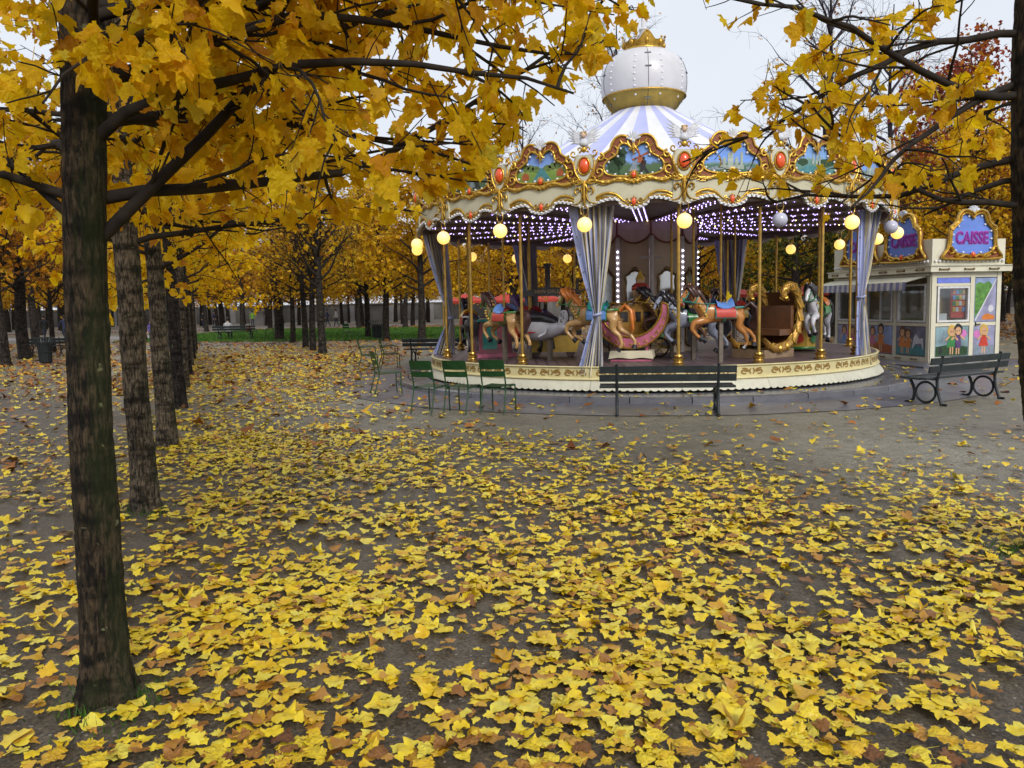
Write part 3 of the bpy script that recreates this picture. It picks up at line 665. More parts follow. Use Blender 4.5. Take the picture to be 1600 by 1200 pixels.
# --- the rest of the row: two builds, copied
row_protos = []
for sd in (31, 32):
    br, lv = row_maple(sd, std_limbs(sd, 18, 2.25, 5.4, 2.6, 1.1, 0.3), tp2, None, leaf=(0.085, 0.14), twig_every=0.16)
    row_protos.append((trunk_mesh('trunk', tp2, [0.125, 0.115, 0.11, 0.105, 0.098, 0.07, 0.03], BARKD if sd == 32 else BARK2, 18, 0.25, sd, 0.06), br, lv))
ORD = ['third', 'fourth', 'fifth', 'sixth', 'seventh', 'eighth', 'ninth', 'tenth']
protos = {}
for i, (x, y) in enumerate([(-4.47, 10.23), (-6.06, 14.49), (-7.45, 18.1), (-8.85, 21.8), (-10.3, 25.6), (-11.7, 29.3), (-13.1, 33.0), (-14.5, 36.7)]):
    lab = ORD[i] + ' maple of the left row, counted from the front'
    if i < 2:
        tm, br, lv = row_protos[i]
        t = assemble_tree('maple_tree', (x, y, 0), tm, br, lv, lab, 'tree', 'maples in the row on the left', LEAF_CROWN, 0, 40 + i, near=LEAF_LOW); protos[i] = t
    else:
        t = copy_tree(protos[i % 2]); t.location = (x, y, 0); t.rotation_euler.z = i * 1.7; t['label'] = lab
# --- right-hand maple at the edge of the picture, thinly leaved
tpr = [(0, 0, -0.05), (-0.06, 0, 0.6), (-0.16, 0, 1.4), (-0.23, 0.0, 2.2), (-0.28, 0.02, 3.2), (-0.28, 0.03, 4.6), (-0.22, 0.05, 6.2)]
limbsr = [(2.28, rad(-92), 0.08, 1.8), (2.60, rad(-76), -0.05, 2.4), (2.98, rad(-90), -0.20, 2.7), (3.08, rad(-66), -0.10, 2.4), (3.35, rad(-84), 0.10, 2.4), (2.45, rad(-58), 0.12, 2.0), (3.6, rad(-96), -0.05, 2.4),
          (3.5, rad(80), 0.4, 2.0), (3.0, rad(130), 0.4, 2.0), (2.9, rad(20), 0.4, 2.0), (3.9, rad(-120), 0.3, 1.9), (4.3, rad(-30), 0.5, 1.8), (4.6, rad(-90), 0.5, 1.8), (5.0, rad(60), 0.6, 1.5), (5.3, rad(-150), 0.7, 1.4)]
br, lv = row_maple(52, limbsr, tpr, None, density=0.8, leaf=(0.066, 0.11), twig_every=0.15, sub_len=(0.45, 1.0))
def right_keep(P):
    a = P[:, 0] / P[:, 1]; b = (P[:, 2] - CAM_H) / P[:, 1]; r = _pr.random(len(P)); pr = np.where(a < 0.24, 0.16, np.where(a < 0.31, 0.55, 1.0)) * np.where(b < 0.13, np.where(a > 0.40, 0.0, 0.015), np.where(b < 0.17, 0.5, np.where(b > 0.32, 0.45, 1.0)))
    return r < np.where(a < 0.17, 0.0, pr)
br, lv = prune(br, lv, (3.60, 5.19, 0), lambda P: (P[:, 0] / P[:, 1] > 0.20) & ((P[:, 2] - CAM_H) / P[:, 1] > 0.10), right_keep)
assemble_tree('maple_tree', (3.60, 5.19, 0), trunk_mesh('trunk', tpr, [0.14, 0.13, 0.125, 0.12, 0.11, 0.08, 0.03], BARK1, 64, 0.35, 7, 0.05, fine=0.009), br, lv,
              'thinly leaved maple with dark trunk at the right edge of the picture', 'tree', None, LEAF_CROWN, 300, 3, single_mats=SL_CROWN)

# --- wood in the background: a few builds of each kind, copied one by one
def wood_tree(seed, height, z0, spread, n_leaf, leaf, lm, bk, upright=0.9, trunk_r=0.2, twigs=(7, 6), leaf_from=0.35, twigm=None, bud=LEAF_BUD, thick=1.0):
    r = np.random.default_rng(seed)
    tpw = [(0, 0, -0.05), (r.normal(0, .03), r.normal(0, .03), height * 0.15), (r.normal(0, .08), r.normal(0, .08), height * 0.4), (r.normal(0, .15), r.normal(0, .15), height * 0.7), (r.normal(0, .2), r.normal(0, .2), height)]
    tm = trunk_mesh('trunk', tpw, [trunk_r, trunk_r * 0.88, trunk_r * 0.7, trunk_r * 0.35, 0.02], bk, 10, 0.25, seed, 0.05)
    tz = [p[2] for p in tpw]; l1, l2 = [], []; n1 = 24; az = r.uniform(0, 6); ends = []
    for i in range(n1):
        f = i / (n1 - 1); h = z0 + (height * 0.86 - z0) * f ** 1.1; az += 2.4 + r.normal(0, 0.25)
        base = np.array([np.interp(h, tz, [p[a] for p in tpw]) for a in range(2)] + [h])
        pit = r.normal(0.25 + 0.75 * upright * (0.35 + f * 0.65), 0.12); ln = spread * (1.05 - 0.55 * f) * r.uniform(0.8, 1.2)
        d = [math.sin(az) * math.cos(pit), math.cos(az) * math.cos(pit), math.sin(pit)]
        p1 = grow_path(r, base, d, ln, 7, 0.10, (0, 0, 0.02)); l1.append((p1, np.linspace(0.03 + 0.012 * ln, 0.01, 8) * thick))
        for j in range(twigs[0]):
            k = r.integers(2, 8); t = p1[k] - p1[k - 1]; t /= np.linalg.norm(t)
            p2 = grow_path(r, p1[k], t + r.normal(0, 0.55, 3), ln * r.uniform(0.25, 0.5), 5, 0.16, (0, 0, 0.02)); l2.append((p2, np.linspace(0.012, 0.004, 6) * thick))
            for q in range(twigs[1]):
                k2 = r.integers(1, 6); t2 = p2[k2] - p2[k2 - 1]; t2 /= np.linalg.norm(t2)
                p3 = grow_path(r, p2[k2], t2 + r.normal(0, 0.6, 3), r.uniform(0.3, 0.75), 2, 0.15); l2.append((p3, np.array([0.006, 0.004, 0.003]) * thick)); ends.append(p3)
    E_ = np.array([p[r.integers(1, 3)] for p in ends])
    if n_leaf:
        # leaves gather in clumps on a part of the twigs
        good = E_[r.random(len(E_)) < 0.72]; c = good[r.integers(0, len(good), n_leaf)]
        P = c + r.normal(0, 0.16, (n_leaf, 3)); P[:, 2] = np.maximum(P[:, 2], z0 - 0.35 + r.uniform(0, 0.5, n_leaf))
        T = np.stack([r.normal(0, 0.7, n_leaf), r.normal(0, 0.7, n_leaf), r.normal(-0.6, 0.4, n_leaf)], 1)
        Nn = r.normal(0, 1, (n_leaf, 3)) + [0, 0, 0.6]; S = r.uniform(*leaf, n_leaf)
    parts = [('trunk', tm)]
    V1, F1 = tube_np(l1, 5); parts.append(('limbs', mesh_np('limbs', V1, F1, twigm or TWIG)))
    V2, F2 = tube_np(l2, 3); parts.append(('twigs', mesh_np('twigs', V2, F2, twigm or TWIG)))
    if n_leaf:
        V, F = leaf_cloud('foliage', P, T, Nn, S, bud, lm, 0.4, r); parts.append(('foliage', mesh_np('foliage', V, F, lm)))
    return parts
WOOD = {
    'gold0': wood_tree(61, 8.2, 2.7, 2.9, 4200, (0.14, 0.26), LEAF_GOLD, BARKD, 0.55),
    'gold1': wood_tree(62, 9.0, 2.5, 3.0, 4000, (0.14, 0.25), LEAF_GOLD, BARKD, 0.7),
    'orange0': wood_tree(63, 8.6, 2.6, 3.0, 3300, (0.14, 0.25), LEAF_ORANGE, BARKD, 0.6, 0.26),
    'orange1': wood_tree(64, 7.8, 2.5, 2.8, 2800, (0.14, 0.25), LEAF_ORANGE, BARKD, 0.75, 0.24),
    'green0': wood_tree(65, 8.0, 2.4, 3.0, 6000, (0.14, 0.24), LEAF_GREEN, BARKD, 0.6, 0.24),
    'thin0': wood_tree(66, 7.8, 2.4, 2.6, 1000, (0.12, 0.2), LEAF_GOLD, BARKD, 1.15, 0.16, (8, 7)),
    'bare0': wood_tree(67, 15.0, 4.5, 4.2, 160, (0.12, 0.2), LEAF_ORANGE, BARKD, 1.0, 0.24, (9, 8), twigm=TWIGP, thick=1.15),
    'red0': wood_tree(68, 9.5, 3.0, 3.3, 4600, (0.13, 0.22), LEAF_RED, BARKD, 0.75, 0.2),
}
def plant(kind, x, y, rz, sc, label, group=None):
    t = empty({'bare': 'bare_tree', 'red': 'red_leaved_tree', 'gree': 'green_tree'}.get(kind[:4].rstrip('0'), 'chestnut_tree'), (x, y, 0), rz, label, 'tree', group); t.scale = (sc, sc, sc)
    for nm, me in WOOD[kind]:
        o = obj(nm, me, t)
        if nm in ('twigs', 'foliage'): o['kind'] = 'stuff'
    return t
rt = random.Random(77)
named = [
 ('orange1', -17.9, 28.2, 0.9, 'stout dark trunk at the far left edge beside the slatted bin'),
 ('orange0', -19.5, 32.1, 1.0, 'dark chestnut just behind the slatted bin on the left'),
 ('thin0', -21.2, 37.1, 0.8, 'slim young tree right of the slatted bin'),
 ('thin0', -9.35, 36.4, 0.95, 'left of the three slim upright trees in front of the lawn'),
 ('thin0', -8.3, 33.5, 0.9, 'middle one of the three slim upright trees in front of the lawn'),
 ('thin0', -7.4, 31.4, 1.05, 'right and nearest of the three slim upright trees in front of the lawn'),
 ('orange0', -13.2, 45.6, 1.1, 'thick dark chestnut standing right of the far park bench'),
 ('gold0', -11.6, 42.6, 0.75, 'slender golden tree beside the thick dark chestnut at the lawn edge'),
 ('gold1', -8.4, 47.2, 0.95, 'golden chestnut on the lawn just left of the far waste bin'),
 ('gold0', -6.6, 42.5, 0.95, 'golden chestnut on the lawn just right of the far waste bin'),
 ('gold1', -4.4, 39.4, 1.0, 'golden chestnut behind the left bench near the carousel curtain'),
 ('gold0', 0.2, 38.0, 0.95, 'golden chestnut seen through the left half of the carousel'),
 ('gold1', 3.4, 41.0, 0.92, 'golden chestnut seen just left of the carousel centre drum'),
 ('gold0', 9.2, 39.5, 0.98, 'bright golden chestnut seen right of the carousel centre drum'),
 ('green0', 12.0, 33.5, 0.92, 'dark green tree seen through the right half of the carousel'),
 ('green0', 14.8, 37.0, 0.95, 'green tree between the carousel and the ticket kiosk'),
 ('gold1', 17.6, 31.0, 0.92, 'golden brown chestnut rising behind the ticket kiosk'),
 ('orange0', 23.6, 33.5, 1.02, 'orange brown chestnut right behind the ticket kiosk roof signs'),
 ('red0', 20.6, 36.5, 1.30, 'dark red leaved tree above the ticket kiosk'),
 ('gold0', 25.4, 31.0, 0.95, 'golden chestnut at the far right behind the kiosk'),
 ('bare0', 8.2, 62.0, 1.5, 'tall bare tree whose twigs stand round the carousel dome'),
 ('bare0', 19.5, 50.0, 1.45, 'tall bare tree with fine violet twigs right of the dome'),
 ('bare0', 26.0, 55.0, 1.4, 'tall bare tree against the sky above the kiosk'),
 ('bare0', 1.2, 66.0, 1.1, 'bare tree left of the dome against the sky'),
 ('orange1', -24.5, 31.5, 1.05, 'orange chestnut beyond the left edge trunk'),
]
for i, (k, x, y, s, lab) in enumerate(named): plant(k, x, y, i * 2.1, s, lab)
DIST = {'gold0': 'golden chestnut standing in the distant wood beyond the lawn', 'gold1': 'golden chestnut standing in the distant wood beyond the lawn',
        'orange0': 'orange brown chestnut standing in the distant wood', 'orange1': 'orange brown chestnut standing in the distant wood', 'green0': 'green leaved tree in the distant wood on the right'}
for row, y0 in enumerate([39, 45, 52, 69, 75, 84, 91, 98, 105, 118]):
    half = 0.70 * y0 + 4; x = -half + rt.uniform(0, 3)
    while x < half:
        y = y0 + rt.uniform(-0.8, 0.8); xx = x + rt.uniform(-0.7, 0.7)
        x += 5.4 if y0 < 60 else 4.6
        if y0 < 60 and -25.5 < xx < 16: continue
        k = rt.choice(['gold0', 'gold1', 'orange0', 'orange1', 'orange0', 'gold0']) if xx < 18 or rt.random() < 0.7 else 'green0'
        sc = rt.uniform(0.85, 1.08)
        if -4 < xx / y0 * 60 < 24 and y0 > 60: sc *= 0.92
        q = 800 + 1250 * xx / y; zone = 'at far left behind the maple row' if q < 290 else 'beyond the lawn' if q < 640 else 'behind the carousel' if q < 1290 else 'behind the ticket kiosk'
        colr = 'golden chestnut' if k[:4] == 'gold' else 'orange brown chestnut' if k[:2] == 'or' else 'green leaved tree'
        plant(k, xx, y, rt.uniform(0, 6.28), sc, colr + (' in the nearer' if y0 < 60 else ' in the distant' if y0 < 90 else ' in the farthest') + ' wood ' + zone, 'far trees, ' + colr)

# ================================================================== fallen leaves
rng = np.random.default_rng(91)
TREES = np.array([(-1.87, 3.48), (-3.25, 6.92), (-4.47, 10.23), (-6.06, 14.49), (3.60, 5.19)])
def density(P):
    x, y = P[:, 0], P[:, 1]
    # thick carpet in front and under the row, thinning out towards the carousel
    zb = np.interp(x, [-30, -9, -5.0, -3.0, -1.0, 0.5, 2.0, 4.0, 6], [40, 34, 29, 14, 10.2, 8.9, 7.9, 6.9, 6.3])
    edge = 1 / (1 + np.exp((y - zb) / (0.08 * zb)))
    left = np.interp(x + 0.42 * y, [-1.8, -0.6, 0.4], [0.22, 0.5, 1.0])
    left = left * np.interp(y, [7, 12, 20], [1, 0.92, 0.9])
    ripple = 0.72 + 0.48 * np.sin(x * 1.9 + 2.1 * np.sin(y * 0.9)) * np.sin(y * 2.1 + 1.3 * np.sin(x * 1.1))
    return np.clip(edge * left * ripple, 0, 1) * 0.95 + 0.045
def sample(n, x0, x1, y0, y1, keep=density):
    P = np.stack([rng.uniform(x0, x1, n), rng.uniform(y0, y1, n)], 1); return P[rng.random(n) < keep(P)]
def on_ground(P):
    x, y = P[:, 0], P[:, 1]; z = np.zeros(len(P)); d = np.hypot(x - CX, y - CY)
    z = np.where(d < 7.45, 0.006, z); z = np.where(d < 6.0, 0.108, z); return z
def lay(P2, size, cup=0.5, tilt=0.20):
    n = len(P2); a = rng.uniform(0, 2 * pi, n); tl = np.where(rng.random(n) < 0.12, 0.45, tilt)
    T = np.stack([np.cos(a), np.sin(a), rng.normal(0, 1, n) * tl * 0.6], 1); Nn = np.stack([rng.normal(0, 1, n) * tl, rng.normal(0, 1, n) * tl, np.ones(n)], 1)
    S = rng.uniform(*size, n) * np.where(rng.random(n) < 0.3, 0.6, 1.0)
    P = np.column_stack([P2, on_ground(P2) + 0.012 + 0.02 * rng.random(n) ** 2 + S * 0.18 * np.abs(T[:, 2])])
    return P, T, Nn, S
inside = lambda P: np.hypot(P[:, 0] - CX, P[:, 1] - CY) > 5.45
near = np.vstack([sample(12500, -4.5, 4.6, 1.7, 5.0), sample(26000, -8, 8, 5.0, 11.0)])
for t in TREES: near = near[np.hypot(near[:, 0] - t[0], near[:, 1] - t[1]) > 0.17]
P, T, Nn, S = lay(near, (0.048, 0.102), tilt=0.12)
vis = (np.abs(P[:, 0] / P[:, 1]) < 0.63); order = np.argsort(np.where(vis & (P[:, 1] > 2.55), P[:, 1] - S * 8, 99))[:300]
SLG = single_leaf_meshes(LEAF_GROUND1, 10, 0.28, 31, 'fallen_leaf'); SLB = single_leaf_meshes(LEAF_BROWN1, 5, 0.8, 32, 'fallen_leaf')
r_ = random.Random(8)
for i in order:
    brown = r_.random() < 0.10
    o = obj('fallen_leaf', r_.choice(SLB if brown else SLG)); o.matrix_world = frame_matrix(P[i], T[i], Nn[i], S[i])
    px = 800 + 1250 * P[i][0] / P[i][1]; zone = 'left' if px < 430 else 'left of centre' if px < 800 else 'right of centre' if px < 1170 else 'right'
    row_ = 'at the lower edge of the picture' if P[i][1] < 2.95 else 'in the front carpet just above the lower edge'
    tag(o, ('brown curled' if brown else 'large yellow' if S[i] > 0.075 else 'small yellow') + ' maple leaf ' + row_ + ', ' + zone, 'leaf', ('brown' if brown else 'yellow') + ' fallen leaves, front ' + zone)
keep = np.ones(len(P), bool); keep[order] = False
OUTS = VARI
def mixed_cloud(P, T, Nn, S, sets):
    pick = rng.integers(0, len(sets), len(P)); Vs, Fs, o = [], [], 0
    for i, (ol, cup) in enumerate(sets):
        k = pick == i; V, F = leaf_cloud('f', P[k], T[k], Nn[k], S[k], ol, None, cup, rng); Vs.append(V); Fs.append(F + o); o += len(V)
    return np.vstack(Vs), np.vstack(Fs)
tag(leaf_object('fallen_leaves', mixed_cloud(P[keep], T[keep], Nn[keep], S[keep], [(OUTS[0], 0.22), (OUTS[1], 0.25), (OUTS[2], 0.25), (OUTS[1], 0.75), (LEAF_LOW, 0.4)]), LEAF_GROUND), 'carpet of yellow maple leaves scattered over the near ground', 'leaves', kind='stuff')
mid = np.vstack([sample(27000, -16, 14, 11, 22), sample(25000, -22, 2, 22, 40)]); mid = mid[inside(mid)]
P, T, Nn, S = lay(mid, (0.07, 0.125), tilt=0.13)
tag(leaf_object('scattered_leaves', leaf_cloud('f', P, T, Nn, S, LEAF_LOW, LEAF_GROUND, 0.4, rng), LEAF_GROUND), 'yellow leaves strewn over the path round the carousel', 'leaves', kind='stuff')
def litter_density(P):
    x, y = P[:, 0], P[:, 1]; far = np.maximum(np.clip((y - 27) / 8, 0, 1), 0.45 * np.clip((y - 13) / 6, 0, 1) * (x < -3.6) ); leftz = np.clip((-(x + 0.46 * y) - 0.8) / 3, 0, 1) * 0.4
    path = 1 - 0.55 * np.exp(-((y - 38) / 1.6) ** 2)
    return np.clip(np.maximum(far, leftz) * path, 0.012, 1) * ~in_lawn(np.column_stack([P, P[:, 0]]))
lit = np.vstack([sample(16000, -26, -1, 5, 30, litter_density), sample(46000, -48, 45, 27, 75, litter_density), sample(5000, -9, 12, 9, 24, lambda P: 0.07 + 0 * P[:, 0])]); lit = lit[inside(lit)]
P, T, Nn, S = lay(lit, (0.12, 0.24), tilt=0.3)
tag(leaf_object('brown_leaf_litter', leaf_cloud('f', P, T, Nn, S, LEAF_BUD, LEAF_LITTER, 0.5, rng), LEAF_LITTER), 'orange brown leaf litter under the trees in the distance', 'leaves', kind='stuff')
# tufts of grass at the feet of the nearest trunks
for (x, y, n, lab) in [(-1.80, 3.40, 260, 'small green grass tuft at the foot of the nearest mossy trunk'), (-3.2, 6.85, 150, 'small green grass tuft at the foot of the second trunk'), (3.42, 5.15, 500, 'green grass tuft at the foot of the right edge trunk'), (-7.35, 31.2, 120, 'green grass tuft at the foot of the slim upright tree')]:
    a = rng.uniform(0, 2 * pi, n); rr = 0.10 + np.abs(rng.normal(0, 0.10, n)); P = np.stack([x + rr * np.cos(a), y + rr * np.sin(a), np.full(n, -0.015)], 1)
    o = tag(obj('grass_tuft', grass('grass_tuft', P, 0.06, GRASS_M, 0.004)), lab, 'grass', kind='stuff')

# ================================================================== the carousel
NS = 20; STEP = 360 / NS; PH0 = -2.4; RC = 5.45; AP = RC * math.cos(rad(STEP / 2)); HW = RC * math.sin(rad(STEP / 2))
DECK_Z = 0.57
car = empty('carousel', (CX, CY, 0), 0, 'large carousel with striped tent roof, golden crests and white onion dome', 'carousel')
def deck_material():
    m, nt, N, L, out = newmat('mauve_deck_boards')
    p = N.new('ShaderNodeBsdfPrincipled'); L.new(p.outputs[0], out.inputs[0])
    tc = N.new('ShaderNodeTexCoord'); wv = N.new('ShaderNodeTexWave'); wv.inputs['Scale'].default_value = 1.6; wv.inputs['Distortion'].default_value = 0.0
    L.new(tc.outputs['Object'], wv.inputs['Vector'])
    r = N.new('ShaderNodeValToRGB'); r.color_ramp.elements[0].position = 0.02; r.color_ramp.elements[1].position = 0.08
    r.color_ramp.elements[0].color = (0.02, 0.015, 0.015, 1); r.color_ramp.elements[1].color = (0.155, 0.105, 0.115, 1); L.new(wv.outputs['Fac'], r.inputs['Fac'])
    no = N.new('ShaderNodeTexNoise'); no.inputs['Scale'].default_value = 3; no.inputs['Detail'].default_value = 6; L.new(tc.outputs['Object'], no.inputs['Vector'])
    mx = N.new('ShaderNodeMix'); mx.data_type = 'RGBA'; mx.blend_type = 'MULTIPLY'; mx.inputs['Factor'].default_value = 0.6
    L.new(r.outputs['Color'], mx.inputs[6]); L.new(no.outputs['Color'], mx.inputs[7]); 
    mh = N.new('ShaderNodeMix'); mh.data_type = 'RGBA'; mh.inputs['Factor'].default_value = 0.5; L.new(r.outputs['Color'], mh.inputs[6]); L.new(mx.outputs[2], mh.inputs[7])
    L.new(mh.outputs[2], p.inputs['Base Color']); p.inputs['Roughness'].default_value = 0.42
    return m
DECK = deck_material()
def ring_lathe(prof, n=120): m = MB(); m.lathe(prof, n, cap=False); return m
m = MB(); m.lathe([(0.02, DECK_Z), (5.12, DECK_Z), (5.12, DECK_Z - 0.04), (0.02, DECK_Z - 0.04)], 120, cap=False); m.build('deck', DECK, car, 30)
ring_lathe([(5.125, 0.575), (5.17, 0.575), (5.18, 0.56), (5.17, 0.548), (5.15, 0.54), (5.15, 0.365), (5.185, 0.355), (5.195, 0.335), (5.185, 0.32), (5.14, 0.315), (5.1, 0.315), (5.1, 0.55)]).build('deck_rim', YCREAM, car, 40)
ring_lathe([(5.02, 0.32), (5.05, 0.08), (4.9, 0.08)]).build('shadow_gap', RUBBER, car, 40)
# scalloped skirt panels
def skirt_panel():
    m = MB(); a = rad(STEP / 2) - 0.0007; n = 49; top, bot, mid = [], [], []
    for i in range(n):
        q = -a + 2 * a * i / (n - 1); sc = abs(math.sin(pi * 12 * (i / (n - 1)))) ** 0.7
        z = 0.135 + 0.026 * (1 - sc); bow = 0.006 * math.sin(7 * q * 6)
        for l, r, zz in ((top, 5.16, 0.318), (mid, 5.235 + bow, 0.21), (bot, 5.275 + bow, z)): l.append((r * math.sin(q), -r * math.cos(q), zz))
    m.grid([top, mid, bot]); m.grid([[(x * 0.9975, y * 0.9975, z) for x, y, z in l] for l in (top, mid, bot)]); return m.mesh('skirt_panel', CREAMW, 50)
_sp = skirt_panel()
for k in range(NS): obj('skirt_panel', _sp, car, rz=rad(PH0 + 9 + STEP * k))
# brown painted scrolls on the rim
def ribbon_on_rim(m, pts, w):
    pts = smooth_line(pts, 3); L_, R_ = [], []
    for i, p in enumerate(pts):
        a, b = pts[max(i - 1, 0)], pts[min(i + 1, len(pts) - 1)]; t = Vector((b[0] - a[0], b[1] - a[1])).normalized(); nn = Vector((-t.y, t.x))
        ww = w * (0.55 + 0.45 * math.sin(pi * i / (len(pts) - 1)))
        for l, s in ((L_, 1), (R_, -1)):
            s_, z = p[0] + nn.x * ww * s, p[1] + nn.y * ww * s; q = s_ / 5.15; l.append((5.155 * math.sin(q), -5.155 * math.cos(q), z))
    m.grid([L_, R_])
def scroll_ornament():
    m = MB(); z = 0.452
    for s in (-1, 1):
        ribbon_on_rim(m, [(s * 0.19, z + 0.045), (s * 0.155, z + 0.052), (s * 0.10, z + 0.035), (s * 0.075, z + 0.005), (s * 0.105, z + 0.0), (s * 0.14, z + 0.012), (s * 0.185, z + 0.012), (s * 0.20, z - 0.02), (s * 0.16, z - 0.048), (s * 0.11, z - 0.045)], 0.018)
        ribbon_on_rim(m, [(s * 0.018, z + 0.05), (s * 0.042, z + 0.02), (s * 0.042, z - 0.02), (s * 0.018, z - 0.05)], 0.015)
    return m.mesh('scroll_ornament', BROWNP, 0)
_so = scroll_ornament()
for k in range(NS):
    for d in (-5.6, 0, 5.6): obj('scroll_ornament', _so, car, rz=rad(PH0 + 9 + STEP * k + d))

# ---- rim poles with turned brass bases
def pole_meshes():
    m = MB(); m.lathe([(0.032, DECK_Z), (0.032, 3.45)], 10); p = m.mesh('pole', BRASS)
    m = MB(); m.lathe([(0.11, DECK_Z), (0.115, DECK_Z + 0.03), (0.085, DECK_Z + 0.05), (0.08, DECK_Z + 0.07), (0.105, DECK_Z + 0.09), (0.11, DECK_Z + 0.12), (0.075, DECK_Z + 0.135), (0.06, DECK_Z + 0.15), (0.085, DECK_Z + 0.165), (0.075, DECK_Z + 0.19), (0.04, DECK_Z + 0.2)], 16); b = m.mesh('pole_base', BRASS)
    return p, b
_pm, _pb = pole_meshes()
for k in range(NS):
    a = rad(PH0 + STEP * k); loc = (4.88 * math.sin(a), -4.88 * math.cos(a), 0)
    p = obj('pole', _pm, car, loc); obj('pole_base', _pb, p)

# ---- cornice: cream fascia boards with wavy lower edge, lace and pearls
def lower_edge(u):
    a = abs(u) / HW
    return float(np.interp(a, [0, 0.08, 0.17, 0.24, 0.29, 0.31, 0.36, 0.5, 0.66, 0.82, 0.94, 1.0], [3.375, 3.385, 3.405, 3.43, 3.455, 3.52, 3.545, 3.545, 3.515, 3.47, 3.43, 3.42]))
US = list(np.linspace(-HW, HW, 69))
def fascia():
    m = MB(); m.prism([(u, lower_edge(u)) for u in US] + [(HW, 3.80), (0.4, 3.835), (0, 3.80), (-0.4, 3.835), (-HW, 3.80)], -AP, -AP + 0.05); return m.mesh('fascia', CREAM, 30)
def gold_line(m, pts, r, y=-AP - 0.012, n=6): m.tube([(p[0], y, p[1]) for p in pts], r, n, flat=0.8)
def fascia_gold():
    m = MB()
    gold_line(m, [(u, lower_edge(u) + 0.022) for u in US], 0.011, -AP - 0.006)
    for s in (-1, 1):
        arch = [(s * HW * a, z) for a, z in ((0.98, 3.50), (0.86, 3.53), (0.74, 3.585), (0.62, 3.625), (0.50, 3.635), (0.38, 3.61), (0.29, 3.56), (0.22, 3.50), (0.14, 3.47))]
        gold_line(m, smooth_line(arch), [0.008 + 0.018 * math.sin(pi * i / 32) for i in range(33)], -AP - 0.014)
        gold_line(m, [(p[0], p[1]) for p in spiral(s * 0.10, 3.475, 0.055, 0.012, pi / 2 if s > 0 else pi / 2, (pi / 2 - s * 2.6 * pi))], 0.012, -AP - 0.016, 5)
        arch2 = [(s * HW * a, z) for a, z in ((0.90, 3.49), (0.78, 3.52), (0.66, 3.565), (0.52, 3.575))]
        gold_line(m, smooth_line(arch2), [0.004 + 0.014 * math.sin(pi * i / 12) for i in range(13)], -AP - 0.012, 5)
        # acanthus wave along the crest foot
        wave = [(s * HW * a, z) for a, z in ((0.02, 3.80), (0.12, 3.835), (0.24, 3.87), (0.36, 3.86), (0.48, 3.825), (0.60, 3.815), (0.74, 3.85), (0.88, 3.87), (0.99, 3.83))]
        wl_ = smooth_line(wave); gold_line(m, wl_, [0.018 + 0.016 * abs(math.sin(i * 0.8)) for i in range(len(wl_))], -AP - 0.03)
        for i in range(2, len(wl_) - 1, 2):
            p = wl_[i]; q = wl_[i + 1]; t = Vector((q[0] - p[0], q[1] - p[1])).normalized()
            gold_line(m, [(p[0], p[1] + 0.01), (p[0] - t.x * 0.03, p[1] + 0.038), (p[0] - t.x * 0.075, p[1] + 0.05)], [0.014, 0.011, 0.003], -AP - 0.03, 5)
            gold_line(m, [(p[0], p[1] - 0.005), (p[0] + t.x * 0.03, p[1] - 0.032), (p[0] + t.x * 0.07, p[1] - 0.038)], [0.012, 0.010, 0.003], -AP - 0.03, 5)
    return m.mesh('gold_moulding', GOLD, 60)
def lace():
    m = MB(); top, bot = [], []
    for i, u in enumerate(US):
        z = lower_edge(u); top.append((u, -AP - 0.018, z + 0.004)); bot.append((u, -AP - 0.026, z - 0.030 - 0.014 * abs(math.sin(i * pi / 3))))
    m.grid([top, bot]); m.grid([[(x, y + 0.014, z) for x, y, z in l] for l in (top, bot)]); return m.mesh('lace_trim', LACE, 50)
def edge_pearls():
    m = MB(); L_ = 0; last = None
    pts = [(u, lower_edge(u)) for u in np.linspace(-HW, HW, 400)]; nxt = 0.04; acc = 0
    for a, b in zip(pts, pts[1:]):
        acc += math.hypot(b[0] - a[0], b[1] - a[1])
        if acc > nxt: m.ball((b[0], -AP - 0.032, b[1] - 0.006), 0.023, 7, 5); nxt += 0.083
    return m.mesh('pearl_row', PEARL, 80)
OUT_H = [(0, 4.47), (0.05, 4.53), (0.13, 4.585), (0.22, 4.60), (0.31, 4.56), (0.375, 4.47), (0.40, 4.38), (0.47, 4.325), (0.57, 4.265), (0.645, 4.18), (0.68, 4.06), (0.70, 3.97), (0.765, 3.90), (0.80, 3.84)]
INN_H = [(0, 4.31), (0.025, 4.36), (0.07, 4.42), (0.15, 4.465), (0.225, 4.45), (0.27, 4.38), (0.285, 4.30), (0.35, 4.25), (0.44, 4.20), (0.505, 4.13), (0.52, 4.04), (0.475, 3.965), (0.36, 3.925), (0.16, 3.905), (0, 3.90)]
def mirror_loop(h): return h + [(-x, z) for x, z in h[::-1] if abs(x) > 1e-6]
OUTL = mirror_loop(smooth_line(OUT_H, 2)) ; INNL = mirror_loop(smooth_line(INN_H, 2))
def crest():
    m = MB(); m.prism(OUTL, -AP - 0.01, -AP + 0.045, holes=[INNL]); return m.mesh('crest_panel', RUST, 30)
